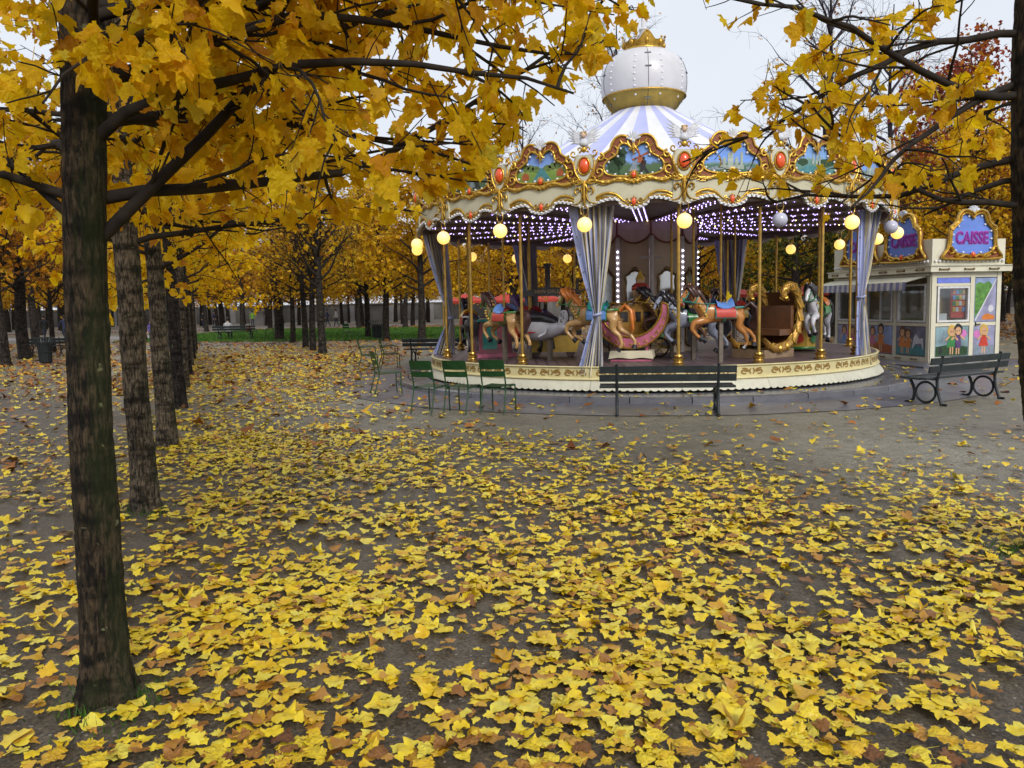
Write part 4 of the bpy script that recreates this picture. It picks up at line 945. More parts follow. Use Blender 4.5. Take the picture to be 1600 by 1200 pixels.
def crest_gold():
    m = MB(); y = -AP - 0.022
    out = [p for p in OUTL]; m.tube([(p[0], y, p[1]) for p in out], 0.022, 6, closed=True, flat=0.9)
    m.tube([(p[0], y, p[1]) for p in INNL], 0.020, 6, closed=True, flat=0.9)
    for s in (-1, 1):
        for cx, cz, r0, a0, tu in ((0.575, 4.245, 0.075, pi * 0.5, 1.6), (0.60, 4.00, 0.085, -pi * 0.45, -1.7), (0.735, 4.02, 0.055, pi * 0.2, 1.5)):
            sp = [(s * p[0], p[1]) for p in spiral(cx, cz, r0, 0.015, a0, a0 + tu * 2 * pi * 0.62, 12)]
            m.tube([(p[0], y - 0.012, p[1]) for p in sp], [0.024 - 0.001 * i for i in range(13)], 6, flat=0.8)
        # leaf tongues on the inner frame
        for i in range(4, 22, 3):
            j = i if s > 0 else len(INNL) - i
            a = INNL[j % len(INNL)]; b = OUTL[min(i, 25) if s > 0 else len(OUTL) - min(i, 25)]
            d = Vector((b[0] - a[0], b[1] - a[1])) * 0.6
            m.tube([(a[0], y - 0.006, a[1]), (a[0] + d.x * 0.5 + s * 0.01, y - 0.014, a[1] + d.y * 0.5 + 0.01), (a[0] + d.x, y - 0.008, a[1] + d.y)], [0.020, 0.014, 0.003], 5)
        # fleur hanging in the heart notch
        m.tube([(0, y - 0.015, 4.44), (s * 0.035, y - 0.02, 4.37), (s * 0.075, y - 0.015, 4.335), (s * 0.085, y - 0.01, 4.365)], [0.022, 0.018, 0.012, 0.004], 5)
    m.tube([(0, y - 0.015, 4.46), (0, y - 0.025, 4.36), (0, y - 0.015, 4.24)], [0.026, 0.02, 0.005], 6)
    # bracket of leaves around the lower jewel
    for i in range(9):
        a = pi * (0.02 + 0.12 * i); m.tube([(0.045 * math.cos(a), y - 0.02, 3.905 + 0.06 * math.sin(a)), (0.10 * math.cos(a), y - 0.012, 3.905 + 0.115 * math.sin(a))], [0.016, 0.004], 5)
    m.tube([(-0.10, y - 0.01, 3.88), (0, y - 0.02, 3.79), (0.10, y - 0.01, 3.88)], [0.005, 0.03, 0.005], 6)
    for i in range(8):
        a = 2 * pi * i / 8; m.ball((0.055 * math.cos(a), y - 0.01, 3.47 + 0.085 * math.sin(a)), 0.016, 6, 4)
    return m.mesh('gold_scrollwork', GOLD, 60)
def crest_pearls():
    m = MB(); acc = 0; nxt = 0.03
    for a, b in zip(INNL, INNL[1:] + INNL[:1]):
        acc += math.hypot(b[0] - a[0], b[1] - a[1])
        if acc > nxt and b[1] < 4.44:
            c = Vector((b[0], b[1])); d = (Vector((0, 4.12)) - c).normalized() * 0.045; m.ball((c.x + d.x, -AP - 0.0, c.y + d.y), 0.024, 7, 5); nxt = acc + 0.155
    return m.mesh('pearls', PEARL, 80)
def shell():
    m = MB()
    for i in range(7):
        a = pi * (0.14 + 0.72 * i / 6); L_ = 0.135 + 0.03 * math.sin(pi * i / 6)
        m.tube([(0.018 * math.cos(a), -AP - 0.02, 4.50 + 0.018 * math.sin(a)), (L_ * 0.6 * math.cos(a), -AP - 0.035, 4.50 + L_ * 0.65 * math.sin(a)), (L_ * math.cos(a), -AP - 0.03, 4.50 + L_ * math.sin(a))], [0.010, 0.022, 0.016], 6)
    m.ball((0, -AP - 0.03, 4.495), 0.035, 8, 5); return m.mesh('shell', WINGW, 60)
def jewel(z, rx, rz, y=-AP - 0.03): 
    m = MB(); m.ball((0, y, z), (rx, 0.03, rz), 14, 8); return m.mesh('jewel', JEWEL, 80)
_fas, _fg, _lac, _ep, _cr, _cg, _cp, _sh = fascia(), fascia_gold(), lace(), edge_pearls(), crest(), crest_gold(), crest_pearls(), shell()
_j1, _j2 = jewel(3.925, 0.042, 0.058, -AP - 0.05), jewel(3.47, 0.04, 0.068)
# painted scenes: flat pictures of sky, land and simple buildings
def picture_mat(name, sky, land, far, horizon):
    m, nt, N, L, out = newmat(name)
    p = N.new('ShaderNodeBsdfPrincipled'); L.new(p.outputs[0], out.inputs[0]); p.inputs['Roughness'].default_value = 0.3
    tc = N.new('ShaderNodeTexCoord'); sx = N.new('ShaderNodeSeparateXYZ'); L.new(tc.outputs['Object'], sx.inputs[0])
    no = N.new('ShaderNodeTexNoise'); no.inputs['Scale'].default_value = 7; no.inputs['Detail'].default_value = 5; L.new(tc.outputs['Object'], no.inputs['Vector'])
    ma = N.new('ShaderNodeMath'); ma.operation = 'MULTIPLY_ADD'; ma.inputs[1].default_value = 0.22; L.new(no.outputs['Fac'], ma.inputs[0]); L.new(sx.outputs['Z'], ma.inputs[2])
    mr = N.new('ShaderNodeMapRange'); mr.inputs['From Min'].default_value = 3.9 + 0.11; mr.inputs['From Max'].default_value = 4.5 + 0.11; L.new(ma.outputs[0], mr.inputs['Value'])
    r = N.new('ShaderNodeValToRGB'); e = r.color_ramp.elements
    while len(e) < 5: e.new(0.5)
    for q, (po, c) in enumerate([(0.0, land), (horizon - 0.06, Vector(land) * 1.3), (horizon, far), (horizon + 0.08, Vector(sky) * 1.35), (1.0, sky)]): e[q].position = po; e[q].color = (*[min(1, v) for v in c], 1)
    L.new(mr.outputs[0], r.inputs['Fac']); L.new(r.outputs['Color'], p.inputs['Base Color'])
    return m
PICS = [picture_mat('picture_canal', (0.16, 0.28, 0.62), (0.16, 0.26, 0.05), (0.40, 0.42, 0.18), 0.42), picture_mat('picture_park', (0.16, 0.30, 0.66), (0.06, 0.12, 0.05), (0.10, 0.16, 0.12), 0.34),
        picture_mat('picture_hill', (0.13, 0.27, 0.68), (0.05, 0.13, 0.09), (0.18, 0.28, 0.34), 0.30), picture_mat('picture_river', (0.17, 0.32, 0.62), (0.10, 0.22, 0.20), (0.22, 0.34, 0.28), 0.45)]
PGREEN = mat('painted_tree_green', (0.02, 0.06, 0.02), 0.4, 0, 0.4, 25); PRED = mat('painted_brick', (0.38, 0.10, 0.03), 0.4, 0, 0.2, 20)
PBLK = mat('painted_black', (0.02, 0.02, 0.025), 0.4); PTEAL = mat('painted_water', (0.07, 0.24, 0.27), 0.3, 0, 0.2, 15); PPALE = mat('painted_pale_stone', (0.34, 0.40, 0.36), 0.4, 0, 0.25, 20)
PGREY = mat('painted_grey_dress', (0.22, 0.27, 0.33), 0.4, 0, 0.2, 20)
def flat(m, poly, k):
    m.starts.append((len(m.v), len(m.f))); m.prism(poly, -AP + 0.016 - 0.002 * k, -AP + 0.02)
def blob(cx, cz, rx, rz, n=12, j=0.0, seed=1):
    r = random.Random(seed); return [(cx + rx * math.cos(2 * pi * i / n) * (1 + r.uniform(-j, j)), cz + rz * math.sin(2 * pi * i / n) * (1 + r.uniform(-j, j))) for i in range(n)]
def picture_details(kind):
    out = []
    if kind == 0:
        m = MB(); flat(m, [(-0.20, 3.93), (0.20, 3.93), (0.03, 4.17), (-0.03, 4.17)], 1); out.append(('painted_canal', m, PTEAL))
        m = MB(); flat(m, [(-0.40, 3.98), (-0.26, 3.98), (-0.26, 4.07), (-0.33, 4.12), (-0.40, 4.07)], 1); flat(m, [(0.30, 4.0), (0.44, 4.0), (0.44, 4.09), (0.37, 4.14), (0.30, 4.09)], 1); out.append(('painted_house', m, PRED))
        m = MB(); [flat(m, blob(s * x, z, 0.07, 0.055, 10, 0.25, i), 2) for s in (-1, 1) for i, (x, z) in enumerate([(0.12, 4.17), (0.22, 4.19), (0.32, 4.2)])]; out.append(('painted_tree', m, mat('painted_willow', (0.13, 0.20, 0.05), 0.4, 0, 0.4, 25)))
    elif kind == 1:
        m = MB(); [flat(m, blob(*a, 12, 0.2, i), 1) for i, a in enumerate([(-0.33, 4.12, 0.13, 0.12), (-0.24, 4.2, 0.11, 0.12), (-0.20, 4.32, 0.08, 0.09)])]; flat(m, [(-0.27, 3.95), (-0.24, 3.95), (-0.245, 4.1), (-0.265, 4.1)], 1); out.append(('painted_tree', m, PGREEN))
        m = MB(); flat(m, [(0.06, 4.13), (0.17, 4.13), (0.15, 4.25), (0.08, 4.25)], 1)
        for a in (0.4, 1.97, 3.54, 5.11):
            c, s = math.cos(a), math.sin(a); flat(m, [(0.115 - s * 0.01, 4.24 + c * 0.01), (0.115 + c * 0.15 - s * 0.02, 4.24 + s * 0.15 + c * 0.02), (0.115 + c * 0.15 + s * 0.02, 4.24 + s * 0.15 - c * 0.02), (0.115 + s * 0.01, 4.24 - c * 0.01)], 2)
        out.append(('painted_windmill', m, PRED))
        m = MB(); flat(m, [(0.10, 3.94), (0.14, 3.95), (0.17, 4.02), (0.23, 3.93), (0.27, 3.94), (0.20, 4.06), (0.22, 4.16), (0.15, 4.17), (0.08, 4.08), (0.12, 4.06)], 2); flat(m, blob(0.17, 4.20, 0.026, 0.032), 2); out.append(('painted_dancer', m, PBLK))
        m = MB(); flat(m, [(-0.10, 3.99), (0.10, 4.0), (0.05, 4.08), (0.06, 4.15), (-0.01, 4.16), (-0.03, 4.09)], 2); flat(m, blob(0.03, 4.19, 0.024, 0.03), 2); out.append(('painted_dress', m, PGREY))
    elif kind == 2:
        m = MB()
        for x, w, h in ((-0.02, 0.10, 0.20), (-0.13, 0.06, 0.14), (0.09, 0.06, 0.14), (0.18, 0.045, 0.24)):
            flat(m, [(x - w / 2, 4.0), (x + w / 2, 4.0), (x + w / 2, 4.0 + h)] + [(x + w / 2 * math.cos(a), 4.0 + h + w * 0.75 * math.sin(a)) for a in np.linspace(0.2, pi - 0.2, 7)] + [(x - w / 2, 4.0 + h)], 2)
        flat(m, [(-0.20, 3.98), (0.22, 3.98), (0.22, 4.05), (-0.20, 4.05)], 1); out.append(('painted_domed_church', m, PPALE))
        m = MB(); [flat(m, [(x, 3.97), (x + 0.05, 3.97), (x + 0.05, 4.0 + 0.05 * ((i * 7) % 3) / 3), (x, 4.0 + 0.05 * ((i * 7) % 3) / 3)], 1) for i, x in enumerate((-0.42, -0.36, -0.30, -0.25, 0.26, 0.31, 0.37))]; out.append(('painted_town_house', m, PGREY))
    else:
        m = MB(); flat(m, [(-0.40, 3.96), (0.42, 3.94), (0.30, 4.06), (-0.20, 4.08)], 1); out.append(('painted_river', m, PTEAL))
        m = MB(); flat(m, blob(0.24, 4.14, 0.20, 0.07, 14, 0.2, 4), 1); flat(m, blob(-0.30, 4.13, 0.12, 0.06, 12, 0.2, 5), 1); out.append(('painted_tree', m, PGREEN))
        m = MB(); [flat(m, [(x - 0.02, 4.10), (x + 0.02, 4.10), (x + 0.015, 4.24), (x, 4.30), (x - 0.015, 4.24)], 2) for x in (-0.06, 0.03, 0.10)]; out.append(('painted_tower', m, PPALE))
    res = []
    for n_, m_, mt_ in out:      # every printed shape is a piece of its own
        i = 0
        for k_, f0 in enumerate(m_.starts):
            q = MB(); v1 = m_.starts[k_ + 1][0] if k_ + 1 < len(m_.starts) else len(m_.v); fe = m_.starts[k_ + 1][1] if k_ + 1 < len(m_.starts) else len(m_.f)
            q.v = m_.v[f0[0]:v1]; q.f = [tuple(x - f0[0] for x in f) for f in m_.f[f0[1]:fe]]; q.m = [0] * len(q.f); res.append((n_, q.mesh(n_, mt_, 0)))
    return res
def painting(k):
    m = MB(); m.prism(INNL, -AP + 0.02, -AP + 0.032); return m.mesh('painting', PICS[k], 0)
_pt = [painting(k) for k in range(4)]; _pd = [picture_details(k) for k in range(4)]
PORDER = {-2: 0, -1: 1, 0: 2, 1: 3}
# ---- cartouche between two crests
YC = -RC
def shield():
    m = MB(); h = [(0, 3.815), (0.07, 3.84), (0.12, 3.93), (0.185, 4.06), (0.20, 4.17), (0.17, 4.27), (0.14, 4.31), (0, 4.31)]
    m.prism(mirror_loop(smooth_line(h, 3)), YC - 0.02, YC + 0.06); return m.mesh('cartouche', CREAMW, 30)
def shield_gold():
    m = MB(); y = YC - 0.03
    m.tube([(0.108 * math.cos(a), y - 0.004, 4.115 + 0.148 * math.sin(a)) for a in np.linspace(0, 2 * pi, 24, endpoint=False)], 0.017, 6, closed=True)
    for s in (-1, 1):
        m.tube([(s * x, y, z) for x, z in smooth_line([(0.02, 3.83), (0.09, 3.90), (0.165, 4.04), (0.185, 4.17), (0.15, 4.27), (0.10, 4.33), (0.05, 4.37)], 3)], [0.012 + 0.010 * math.sin(i * 0.35) for i in range(19)], 6)
        for cx, cz, r0, a0, tu in ((0.185, 4.335, 0.062, -pi * 0.6, 1.2), (0.085, 4.40, 0.05, -pi * 0.5, -1.2), (0.11, 3.70, 0.068, -pi * 0.4, 1.3), (0.16, 3.875, 0.05, pi * 0.6, -1.2)):
            m.tube([(s * p[0], y - 0.006, p[1]) for p in spiral(cx, cz, r0, 0.012, a0, a0 + tu * 2 * pi * 0.8, 12)], [0.019 - 0.0008 * i for i in range(13)], 6)
        m.tube([(s * x, y, z) for x, z in smooth_line([(0.01, 3.82), (0.05, 3.72), (0.035, 3.62), (0.07, 3.52), (0.14, 3.475), (0.24, 3.47)], 3)], [0.022 - 0.0009 * i for i in range(16)], 6)
        for i in range(3): m.tube([(s * 0.02, y - 0.01, 3.83), (s * (0.05 + 0.04 * i), y - 0.02, 3.86 - 0.03 * i), (s * (0.11 + 0.05 * i), y - 0.01, 3.90 - 0.035 * i)], [0.02, 0.016, 0.004], 5)
    m.tube([(0, y - 0.005, 3.86), (0, y - 0.02, 3.70), (0, y - 0.015, 3.50), (0, y, 3.40)], [0.03, 0.022, 0.03, 0.006], 8)
    m.ball((0, y - 0.005, 4.40), (0.05, 0.04, 0.06), 8, 6)
    return m.mesh('gold_scrollwork', GOLD, 60)
def jewel_c(): m = MB(); m.ball((0, YC - 0.035, 4.115), (0.088, 0.05, 0.128), 16, 8); return m.mesh('jewel', JEWEL, 80)
def back_board():
    m = MB(); m.prism([(-0.20, 3.44), (-0.06, 3.42), (0.06, 3.42), (0.20, 3.44), (0.17, 3.86), (-0.17, 3.86)], YC - 0.014, YC + 0.03); return m.mesh('bracket_board', CREAM, 30)
def angel():
    m = MB(); y = YC - 0.02
    for s in (-1, 1):
        for i in range(6):
            f = i / 5; a = rad(8 + 42 * f)
            L_ = 0.35 - 0.13 * f if False else 0.20 + 0.17 * f
            root = (s * 0.05, y + 0.01, 4.50 + 0.025 * i); tip = (s * (0.05 + L_ * math.cos(a)), y + 0.05, 4.50 + 0.025 * i + L_ * math.sin(a) * 0.75)
            mid = ((root[0] + tip[0]) / 2, y - 0.01, (root[2] + tip[2]) / 2 + 0.018 - 0.02 * f)
            m.tube([root, mid, tip], [0.022, 0.026, 0.006], 6, flat=0.45)
    m.lathe([(0.02, 0), (0.075, 0.02), (0.085, 0.07), (0.05, 0.13), (0.03, 0.15)], 10, (0, y, 4.44)); return m.mesh('angel', WINGW, 60)
def angel_head(): m = MB(); m.ball((0, YC - 0.045, 4.635), (0.046, 0.05, 0.056), 10, 7); return m.mesh('angel_head', mat('angel_skin', (0.62, 0.45, 0.33), 0.45), 80)
def angel_hair():
    m = MB(); m.ball((0, YC - 0.028, 4.655), (0.055, 0.05, 0.05), 10, 6)
    for s in (-1, 0, 1): m.ball((s * 0.035, YC - 0.05, 4.685), 0.022, 6, 5)
    return m.mesh('angel_hair', HAIRG, 80)
def lamp_bracket():
    m = MB(); y = YC - 0.04
    m.tube([(x, y, z) for x, z in smooth_line([(0, 3.43), (0.065, 3.39), (0.06, 3.30), (0, 3.265), (-0.06, 3.30), (-0.065, 3.39)], 3, True)], 0.010, 6, closed=True)
    m.lathe([(0.012, 3.27), (0.03, 3.262), (0.045, 3.245), (0.05, 3.225)], 10, (0, y, 0)); return m.mesh('lamp_bracket', BRASS, 60)
def globe(mat_): m = MB(); m.ball((0, 0, 0), 0.132, 20, 12); return m.mesh('globe_lamp', mat_, 80)
_shd, _shg, _jc, _bb, _an, _ah, _ahr, _lb, _gl, _gu = shield(), shield_gold(), jewel_c(), back_board(), angel(), angel_head(), angel_hair(), lamp_bracket(), globe(GLOBEL), globe(GLOBEU)
UNLIT = {1, 3}
for k in range(NS):
    kk = k if k < 10 else k - NS
    a = rad(PH0 + STEP * k); am = a + rad(9)
    f = obj('fascia', _fas, car, rz=am)
    for nm, me in (('gold_moulding', _fg), ('lace_trim', _lac), ('pearl_row', _ep), ('jewel', _j2)): o = obj(nm, me, f); (o.__setitem__('kind', 'stuff') if nm == 'pearl_row' else None)
    c = obj('crest_panel', _cr, car, rz=am)
    pk = PORDER.get(kk, k % 4)
    for nm, me in (('gold_scrollwork', _cg), ('painting', _pt[pk]), ('pearls', _cp), ('shell', _sh), ('jewel', _j1)): o = obj(nm, me, c); (o.__setitem__('kind', 'stuff') if nm == 'pearls' else None)
    for nm, me in _pd[pk]: obj(nm, me, c)
    s = obj('cartouche', _shd, car, rz=a)
    for nm, me in (('gold_scrollwork', _shg), ('jewel', _jc), ('bracket_board', _bb), ('angel', _an), ('angel_head', _ah), ('angel_hair', _ahr)): obj(nm, me, s)
    b = obj('lamp_bracket', _lb, car, rz=a); g = obj('globe_lamp', _gu if kk in UNLIT else _gl, b, (0, YC - 0.04, 3.105))
    if kk in UNLIT: g['label'] = 'unlit bluish white globe'
    else: g['label'] = 'lit warm yellow globe'
# ---- ceiling, rafters and bulbs
m = MB(); m.lathe([(1.0, 3.60), (5.28, 3.60), (5.28, 3.66), (1.0, 3.66)], 60, cap=False); m.build('ceiling', DARKW, car, 30)
ring_lathe([(5.30, 3.45), (5.33, 3.45), (5.33, 3.84), (5.24, 3.86), (5.24, 3.66)], 20 * 2).build('inner_fascia', DARKW, car, 30)
m = MB(); m.box((0, -3.15, 3.57), (0.30, 4.1, 0.055)); _raf = m.mesh('rafter', MAUVE, 0)
def bulbs(seed):
    r = random.Random(seed); a, b = MB(), MB(); nb = 0
    for row in (-0.11, 0, 0.11):
        for i in range(17):
            y = -1.4 - i * 0.228 + 0.06 * (row != 0)
            (b if r.random() < 0.09 else a).ball((row, y, 3.532), 0.0125 if r.random() > 0.06 else 0.016, 5, 4)
    return a.mesh('violet_bulbs', BULBP, 80), b.mesh('warm_bulbs', BULBW, 80)
_bl = [bulbs(i) for i in range(4)]
for k in range(20):
    p = obj('rafter', _raf, car, rz=rad(PH0 + 9 + 18 * k))
    for nm, me in zip(('violet_bulbs', 'warm_bulbs'), _bl[k % 4]): o = obj(nm, me, p); o['kind'] = 'stuff'
# ---- tent roof: one striped gore after the other, sagging a little between ribs
def gore():
    m = MB(); a = rad(4.5); rows = []
    for i in range(13):
        t = i / 12; r = 5.32 * (1 - t) ** 1.0 + 0.62 * t; z = 3.86 + (6.22 - 3.86) * (t ** 1.22); sag = 0.03 * math.sin(pi * t)
        rows.append([(r * math.sin(q), -r * math.cos(q), z - sag * (1 - abs(q / a))) for q in np.linspace(-a, a, 5)])
    m.grid(rows); return m
_gw, _gb = gore().mesh('tent_gore', TENTW, 30), gore().mesh('tent_gore', TENTB, 30)
for k in range(40): obj('tent_gore', (_gw, _gb)[k % 2], car, rz=rad(PH0 + 9 * k))
# ---- onion dome, crown and spire
dome = MB(); prof = [(0.60, 6.12), (0.80, 6.27), (0.955, 6.50)]
dome.lathe(prof, 40); dm = dome.build('dome_base', DOMEG, car, 60)
m = MB(); m.lathe([(0.965, 6.50), (1.0, 6.66), (1.005, 6.86), (0.985, 7.04), (0.92, 7.22), (0.80, 7.38), (0.62, 7.50), (0.40, 7.56), (0.02, 7.58)], 40, cap=False); dm = m.build('onion_dome', WHITE, car, 60)
m = MB(); m.lathe([(0.972, 6.485), (0.985, 6.495), (0.985, 6.51), (0.97, 6.52)], 40, cap=False); m.build('gold_band', GOLD, dm, 60)
dprof = [(0.80, 6.27), (0.955, 6.50), (1.0, 6.66), (1.005, 6.86), (0.985, 7.04), (0.92, 7.22), (0.80, 7.38), (0.62, 7.50)]
for k in range(10):
    a = rad(PH0 + 17 + 36 * k); m = MB()
    for z in (6.40, 6.57, 6.70, 6.84, 6.98, 7.12, 7.25):
        r = float(np.interp(z, [p[1] for p in dprof], [p[0] for p in dprof])); m.ball((r * math.sin(a), -r * math.cos(a), z), 0.026, 7, 5)
    m.build('bulb_row', PEARL, dm, 80)['kind'] = 'stuff'
HINGE = mat('dome_seam_metal', (0.12, 0.13, 0.15), 0.4, 0.6)
for k in range(5):
    a = rad(PH0 - 1 + 72 * k); m = MB(); m.tube([((p[0] + 0.002) * math.sin(a), -(p[0] + 0.002) * math.cos(a), p[1]) for p in [(0.62, 6.14)] + dprof], 0.006, 4)
    for z in (6.32, 6.98, 7.3):
        r = float(np.interp(z, [p[1] for p in dprof], [p[0] for p in dprof])) + 0.01; m.box((r * math.sin(a), -r * math.cos(a), z), (0.14, 0.02, 0.022), a)
    m.build('dome_seam', HINGE, dm, 60)
def crown():
    m = MB(); n = 60
    def zt(q): return 7.72 + 0.20 * max(0, math.cos(q * 4)) ** 1.3 + 0.05 * max(0, -math.cos(q * 4)) ** 4
    for r0, r1 in ((0.43, 0.50), (0.40, 0.47)):
        rows = [[(r * math.cos(q), r * math.sin(q), z(q)) for q in np.linspace(0, 2 * pi, n + 1)] for r, z in ((r0, lambda q: 7.54), (r0 + 0.02, lambda q: 7.64), (r1, zt))]
        m.grid(rows)
    m.tube([(0.45 * math.cos(q), 0.45 * math.sin(q), 7.56) for q in np.linspace(0, 2 * pi, 30, endpoint=False)], 0.03, 6, closed=True)
    for i in range(8):
        q = pi * i / 4; m.ball((0.50 * math.cos(q), 0.50 * math.sin(q), 7.90 if i % 2 == 0 else 7.80), 0.03, 6, 5); m.ball((0.47 * math.cos(q), 0.47 * math.sin(q), 7.70), (0.05, 0.05, 0.075), 8, 6)
    return m.build('crown', GOLD, car, 60)
crown()
m = MB(); m.lathe([(0.20, 7.56), (0.15, 7.8), (0.09, 8.0), (0.12, 8.06), (0.06, 8.12), (0.05, 8.4), (0.02, 8.7), (0.005, 8.85)], 12); m.build('spire', WHITE, car, 50)
# ---- centre drum with swags, mirrors and strips of bulbs
ND = 10; RD = 1.22; APD = RD * math.cos(pi / ND); WD = RD * math.sin(pi / ND)
DRUM = mat('drum_panel_beige', (0.50, 0.39, 0.26), 0.5, 0, 0.1, 3, dirt=0.15); PILW = mat('pilaster_white', (0.46, 0.42, 0.40), 0.45)
m = MB(); m.box((0, -APD + 0.02, (DECK_Z + 3.6) / 2), (2 * WD - 0.012, 0.04, 3.6 - DECK_Z)); _dp = m.mesh('drum_panel', DRUM, 0)
m = MB(); m.box((0, -RD - 0.005, (DECK_Z + 3.2) / 2), (0.11, 0.05, 3.2 - DECK_Z)); _pi = m.mesh('pilaster', PILW, 0)
m = MB(); [m.ball((0, -RD - 0.045, z), 0.019, 6, 4) for z in np.arange(1.25, 3.0, 0.125)]; _bs = m.mesh('bulb_strip', BULBC, 80)
def swag():
    m = MB(); rows = []
    for i in range(9):
        t = i / 8; rows.append([(u, -APD - 0.03 - 0.05 * math.sin(t * pi) * (1 - (u / WD) ** 2) - 0.012 * math.sin(t * pi * 6), 3.56 - 0.50 * t * (0.62 + 0.38 * (1 - (u / WD) ** 2))) for u in np.linspace(-WD, WD, 11)])
    m.grid(rows); return m, rows[-1]
_sm, _edge = swag(); _swm = _sm.mesh('swag', SWAG, 60)
m = MB(); m.tube([(x, y - 0.01, z) for x, y, z in _edge], 0.022, 6); m.tube([(WD, -APD - 0.04, 3.58), (WD, -APD - 0.05, 3.2)], 0.022, 6); _swe = m.mesh('swag_edge', SWAGR, 60)
def oval_frame(cz, hz, hw, mat_i):
    h = [(0, cz + hz), (hw * 0.45, cz + hz * 0.93), (hw * 0.6, cz + hz * 0.82), (hw, cz + hz * 0.7), (hw * 0.92, cz + hz * 0.4), (hw, cz), (hw * 0.92, cz - hz * 0.5), (hw, cz - hz * 0.75), (hw * 0.5, cz - hz * 0.95), (0, cz - hz)]
    lp = mirror_loop(smooth_line(h, 2)); m = MB(); m.prism(lp, -APD - 0.02, -APD - 0.004); a = m.mesh('mirror', mat_i, 0)
    m = MB(); m.tube([(p[0], -APD - 0.025, p[1]) for p in lp], 0.03, 6, closed=True); m.ball((0, -APD - 0.03, cz + hz + 0.03), (0.08, 0.03, 0.05), 8, 5); return a, m.mesh('mirror_frame', GOLDD, 60)
GOLDD = mat('old_gold', (0.20, 0.125, 0.045), 0.42, 0.5, 0.3, 14)
_mi, _mf = oval_frame(2.03, 0.42, 0.22, MIRROR)
DARKPIC = mat('dark_floral_panel', (0.045, 0.04, 0.045), 0.35, 0, 0.6, 6)
_mi2, _mf2 = oval_frame(1.08, 0.38, 0.22, DARKPIC)
for k in range(ND):
    a = rad(PH0 + 18 + 36 * k); d = obj('drum_panel', _dp, car, rz=a)
    obj('swag', _swm, d); obj('swag_edge', _swe, d)
    for x, y in ((_mi, 'mirror'), (_mf, 'mirror_frame'), (_mi2, 'painted_panel'), (_mf2, 'panel_frame')): obj(y, x, d)
    p = obj('pilaster', _pi, car, rz=a + rad(18)); obj('bulb_strip', _bs, p)['kind'] = 'stuff'
# ---- tied curtains
STRIPE_A = mat('curtain_blue', (0.38, 0.42, 0.66), 0.6, 0, 0.12, 4, dirt=0.15); STRIPE_B = mat('curtain_cream', (0.72, 0.66, 0.48), 0.6, 0, 0.12, 4, dirt=0.12); STRIPE_C = mat('curtain_hem_blue', (0.42, 0.48, 0.78), 0.55, 0, 0.1, 4)
RIVET = mat('curtain_eyelet', (0.25, 0.25, 0.28), 0.35, 0.8)
def curtain(phi, yaw, top_w, bot_w, tie_x, bot_x, label, seed, tie=1.42, low=0.42):
    """hung from the rim, gathered at a tie and fanned out again below; x = across the cloth, -y = outwards"""
    R = 5.06; a = rad(phi); t = empty('curtain', (CX + R * math.sin(a), CY - R * math.cos(a), 0), rad(yaw), label, 'curtain', 'tied carousel curtains'); r = random.Random(seed); n = 97; rows = []
    ph = [r.uniform(0, 6.28) for _ in range(4)]
    for i in range(30):
        z = 3.46 - (3.46 - low) * i / 29
        if z > tie: f = (z - tie) / (3.46 - tie); w = 0.10 + (top_w - 0.10) * f ** 0.8; cx = tie_x * (1 - f) ** 1.15
        else: f = (tie - z) / (tie - low); w = 0.10 + (bot_w - 0.10) * f ** 0.75; cx = tie_x + (bot_x - tie_x) * f ** 1.1
        row = []
        for j in range(n):
            u = j / (n - 1); s = (u - 0.5) * 2
            dep = 0.075 * (0.4 + 0.6 * min(1, w / 0.45)) * math.sin(u * 2 * pi * 8 + ph[0] + 0.6 * math.sin(z * 2 + ph[1])) + 0.03 * math.sin(u * 2 * pi * 3 + z * 3 + ph[2])
            if u < 0.2: dep *= 0.15
            row.append((cx + s * w * 0.5 + 0.012 * math.sin(u * 40 + z * 2), dep - 0.03 * math.cos(s * 1.5), z + (0.02 * math.sin(u * 2 * pi * 8 + ph[3]) - 0.06 * s if i == 29 else 0)))
        rows.append(row)
    m = MB()
    for j in range(n - 1):
        u = j / (n - 1); m.mi = 2 if u < 0.2 else (int((u - 0.2) * 30) % 2)
        m.grid([[rw[j], rw[j + 1]] for rw in rows])
    # weld the strips so that shading is continuous
    me = bpy.data.meshes.new('cloth'); me.from_pydata(m.v, [], m.f); [me.materials.append(x) for x in (STRIPE_A, STRIPE_B, STRIPE_C)]
    me.polygons.foreach_set('material_index', m.m); bm = bmesh.new(); bm.from_mesh(me); bmesh.ops.remove_doubles(bm, verts=bm.verts, dist=1e-5); bmesh.ops.recalc_face_normals(bm, faces=bm.faces); bm.to_mesh(me); bm.free()
    me.polygons.foreach_set('use_smooth', [True] * len(me.polygons)); me.update(); cl = obj('cloth', me, t)
    m = MB()
    for i in range(2, 29, 3): p = rows[i][6]; m.ball((p[0], p[1] - 0.014, p[2]), (0.016, 0.008, 0.016), 8, 4)
    m.build('eyelets', RIVET, t, 80)
    m = MB(); cx = tie_x; m.tube([(cx + 0.075 * math.cos(q), -0.02 + 0.085 * math.sin(q), tie + 0.02 * math.cos(q)) for q in np.linspace(0, 2 * pi, 16, endpoint=False)], 0.022, 6, closed=True); m.build('tie_band', STRIPE_A, t, 60)
    return t
curtain(-20.4, -12, 0.84, 0.50, 0.10, -0.06, 'blue and cream striped curtain tied at the front of the carousel', 1, 1.52, 0.40)
curtain(51.6, 20, 0.50, 0.40, -0.16, -0.06, 'tied blue grey curtain at the right end of the carousel, beside the kiosk', 2, 1.75)
curtain(-92.4, -8, 0.60, 0.62, 0.36, 0.10, 'tied striped curtain at the left end of the carousel', 3, 1.45)
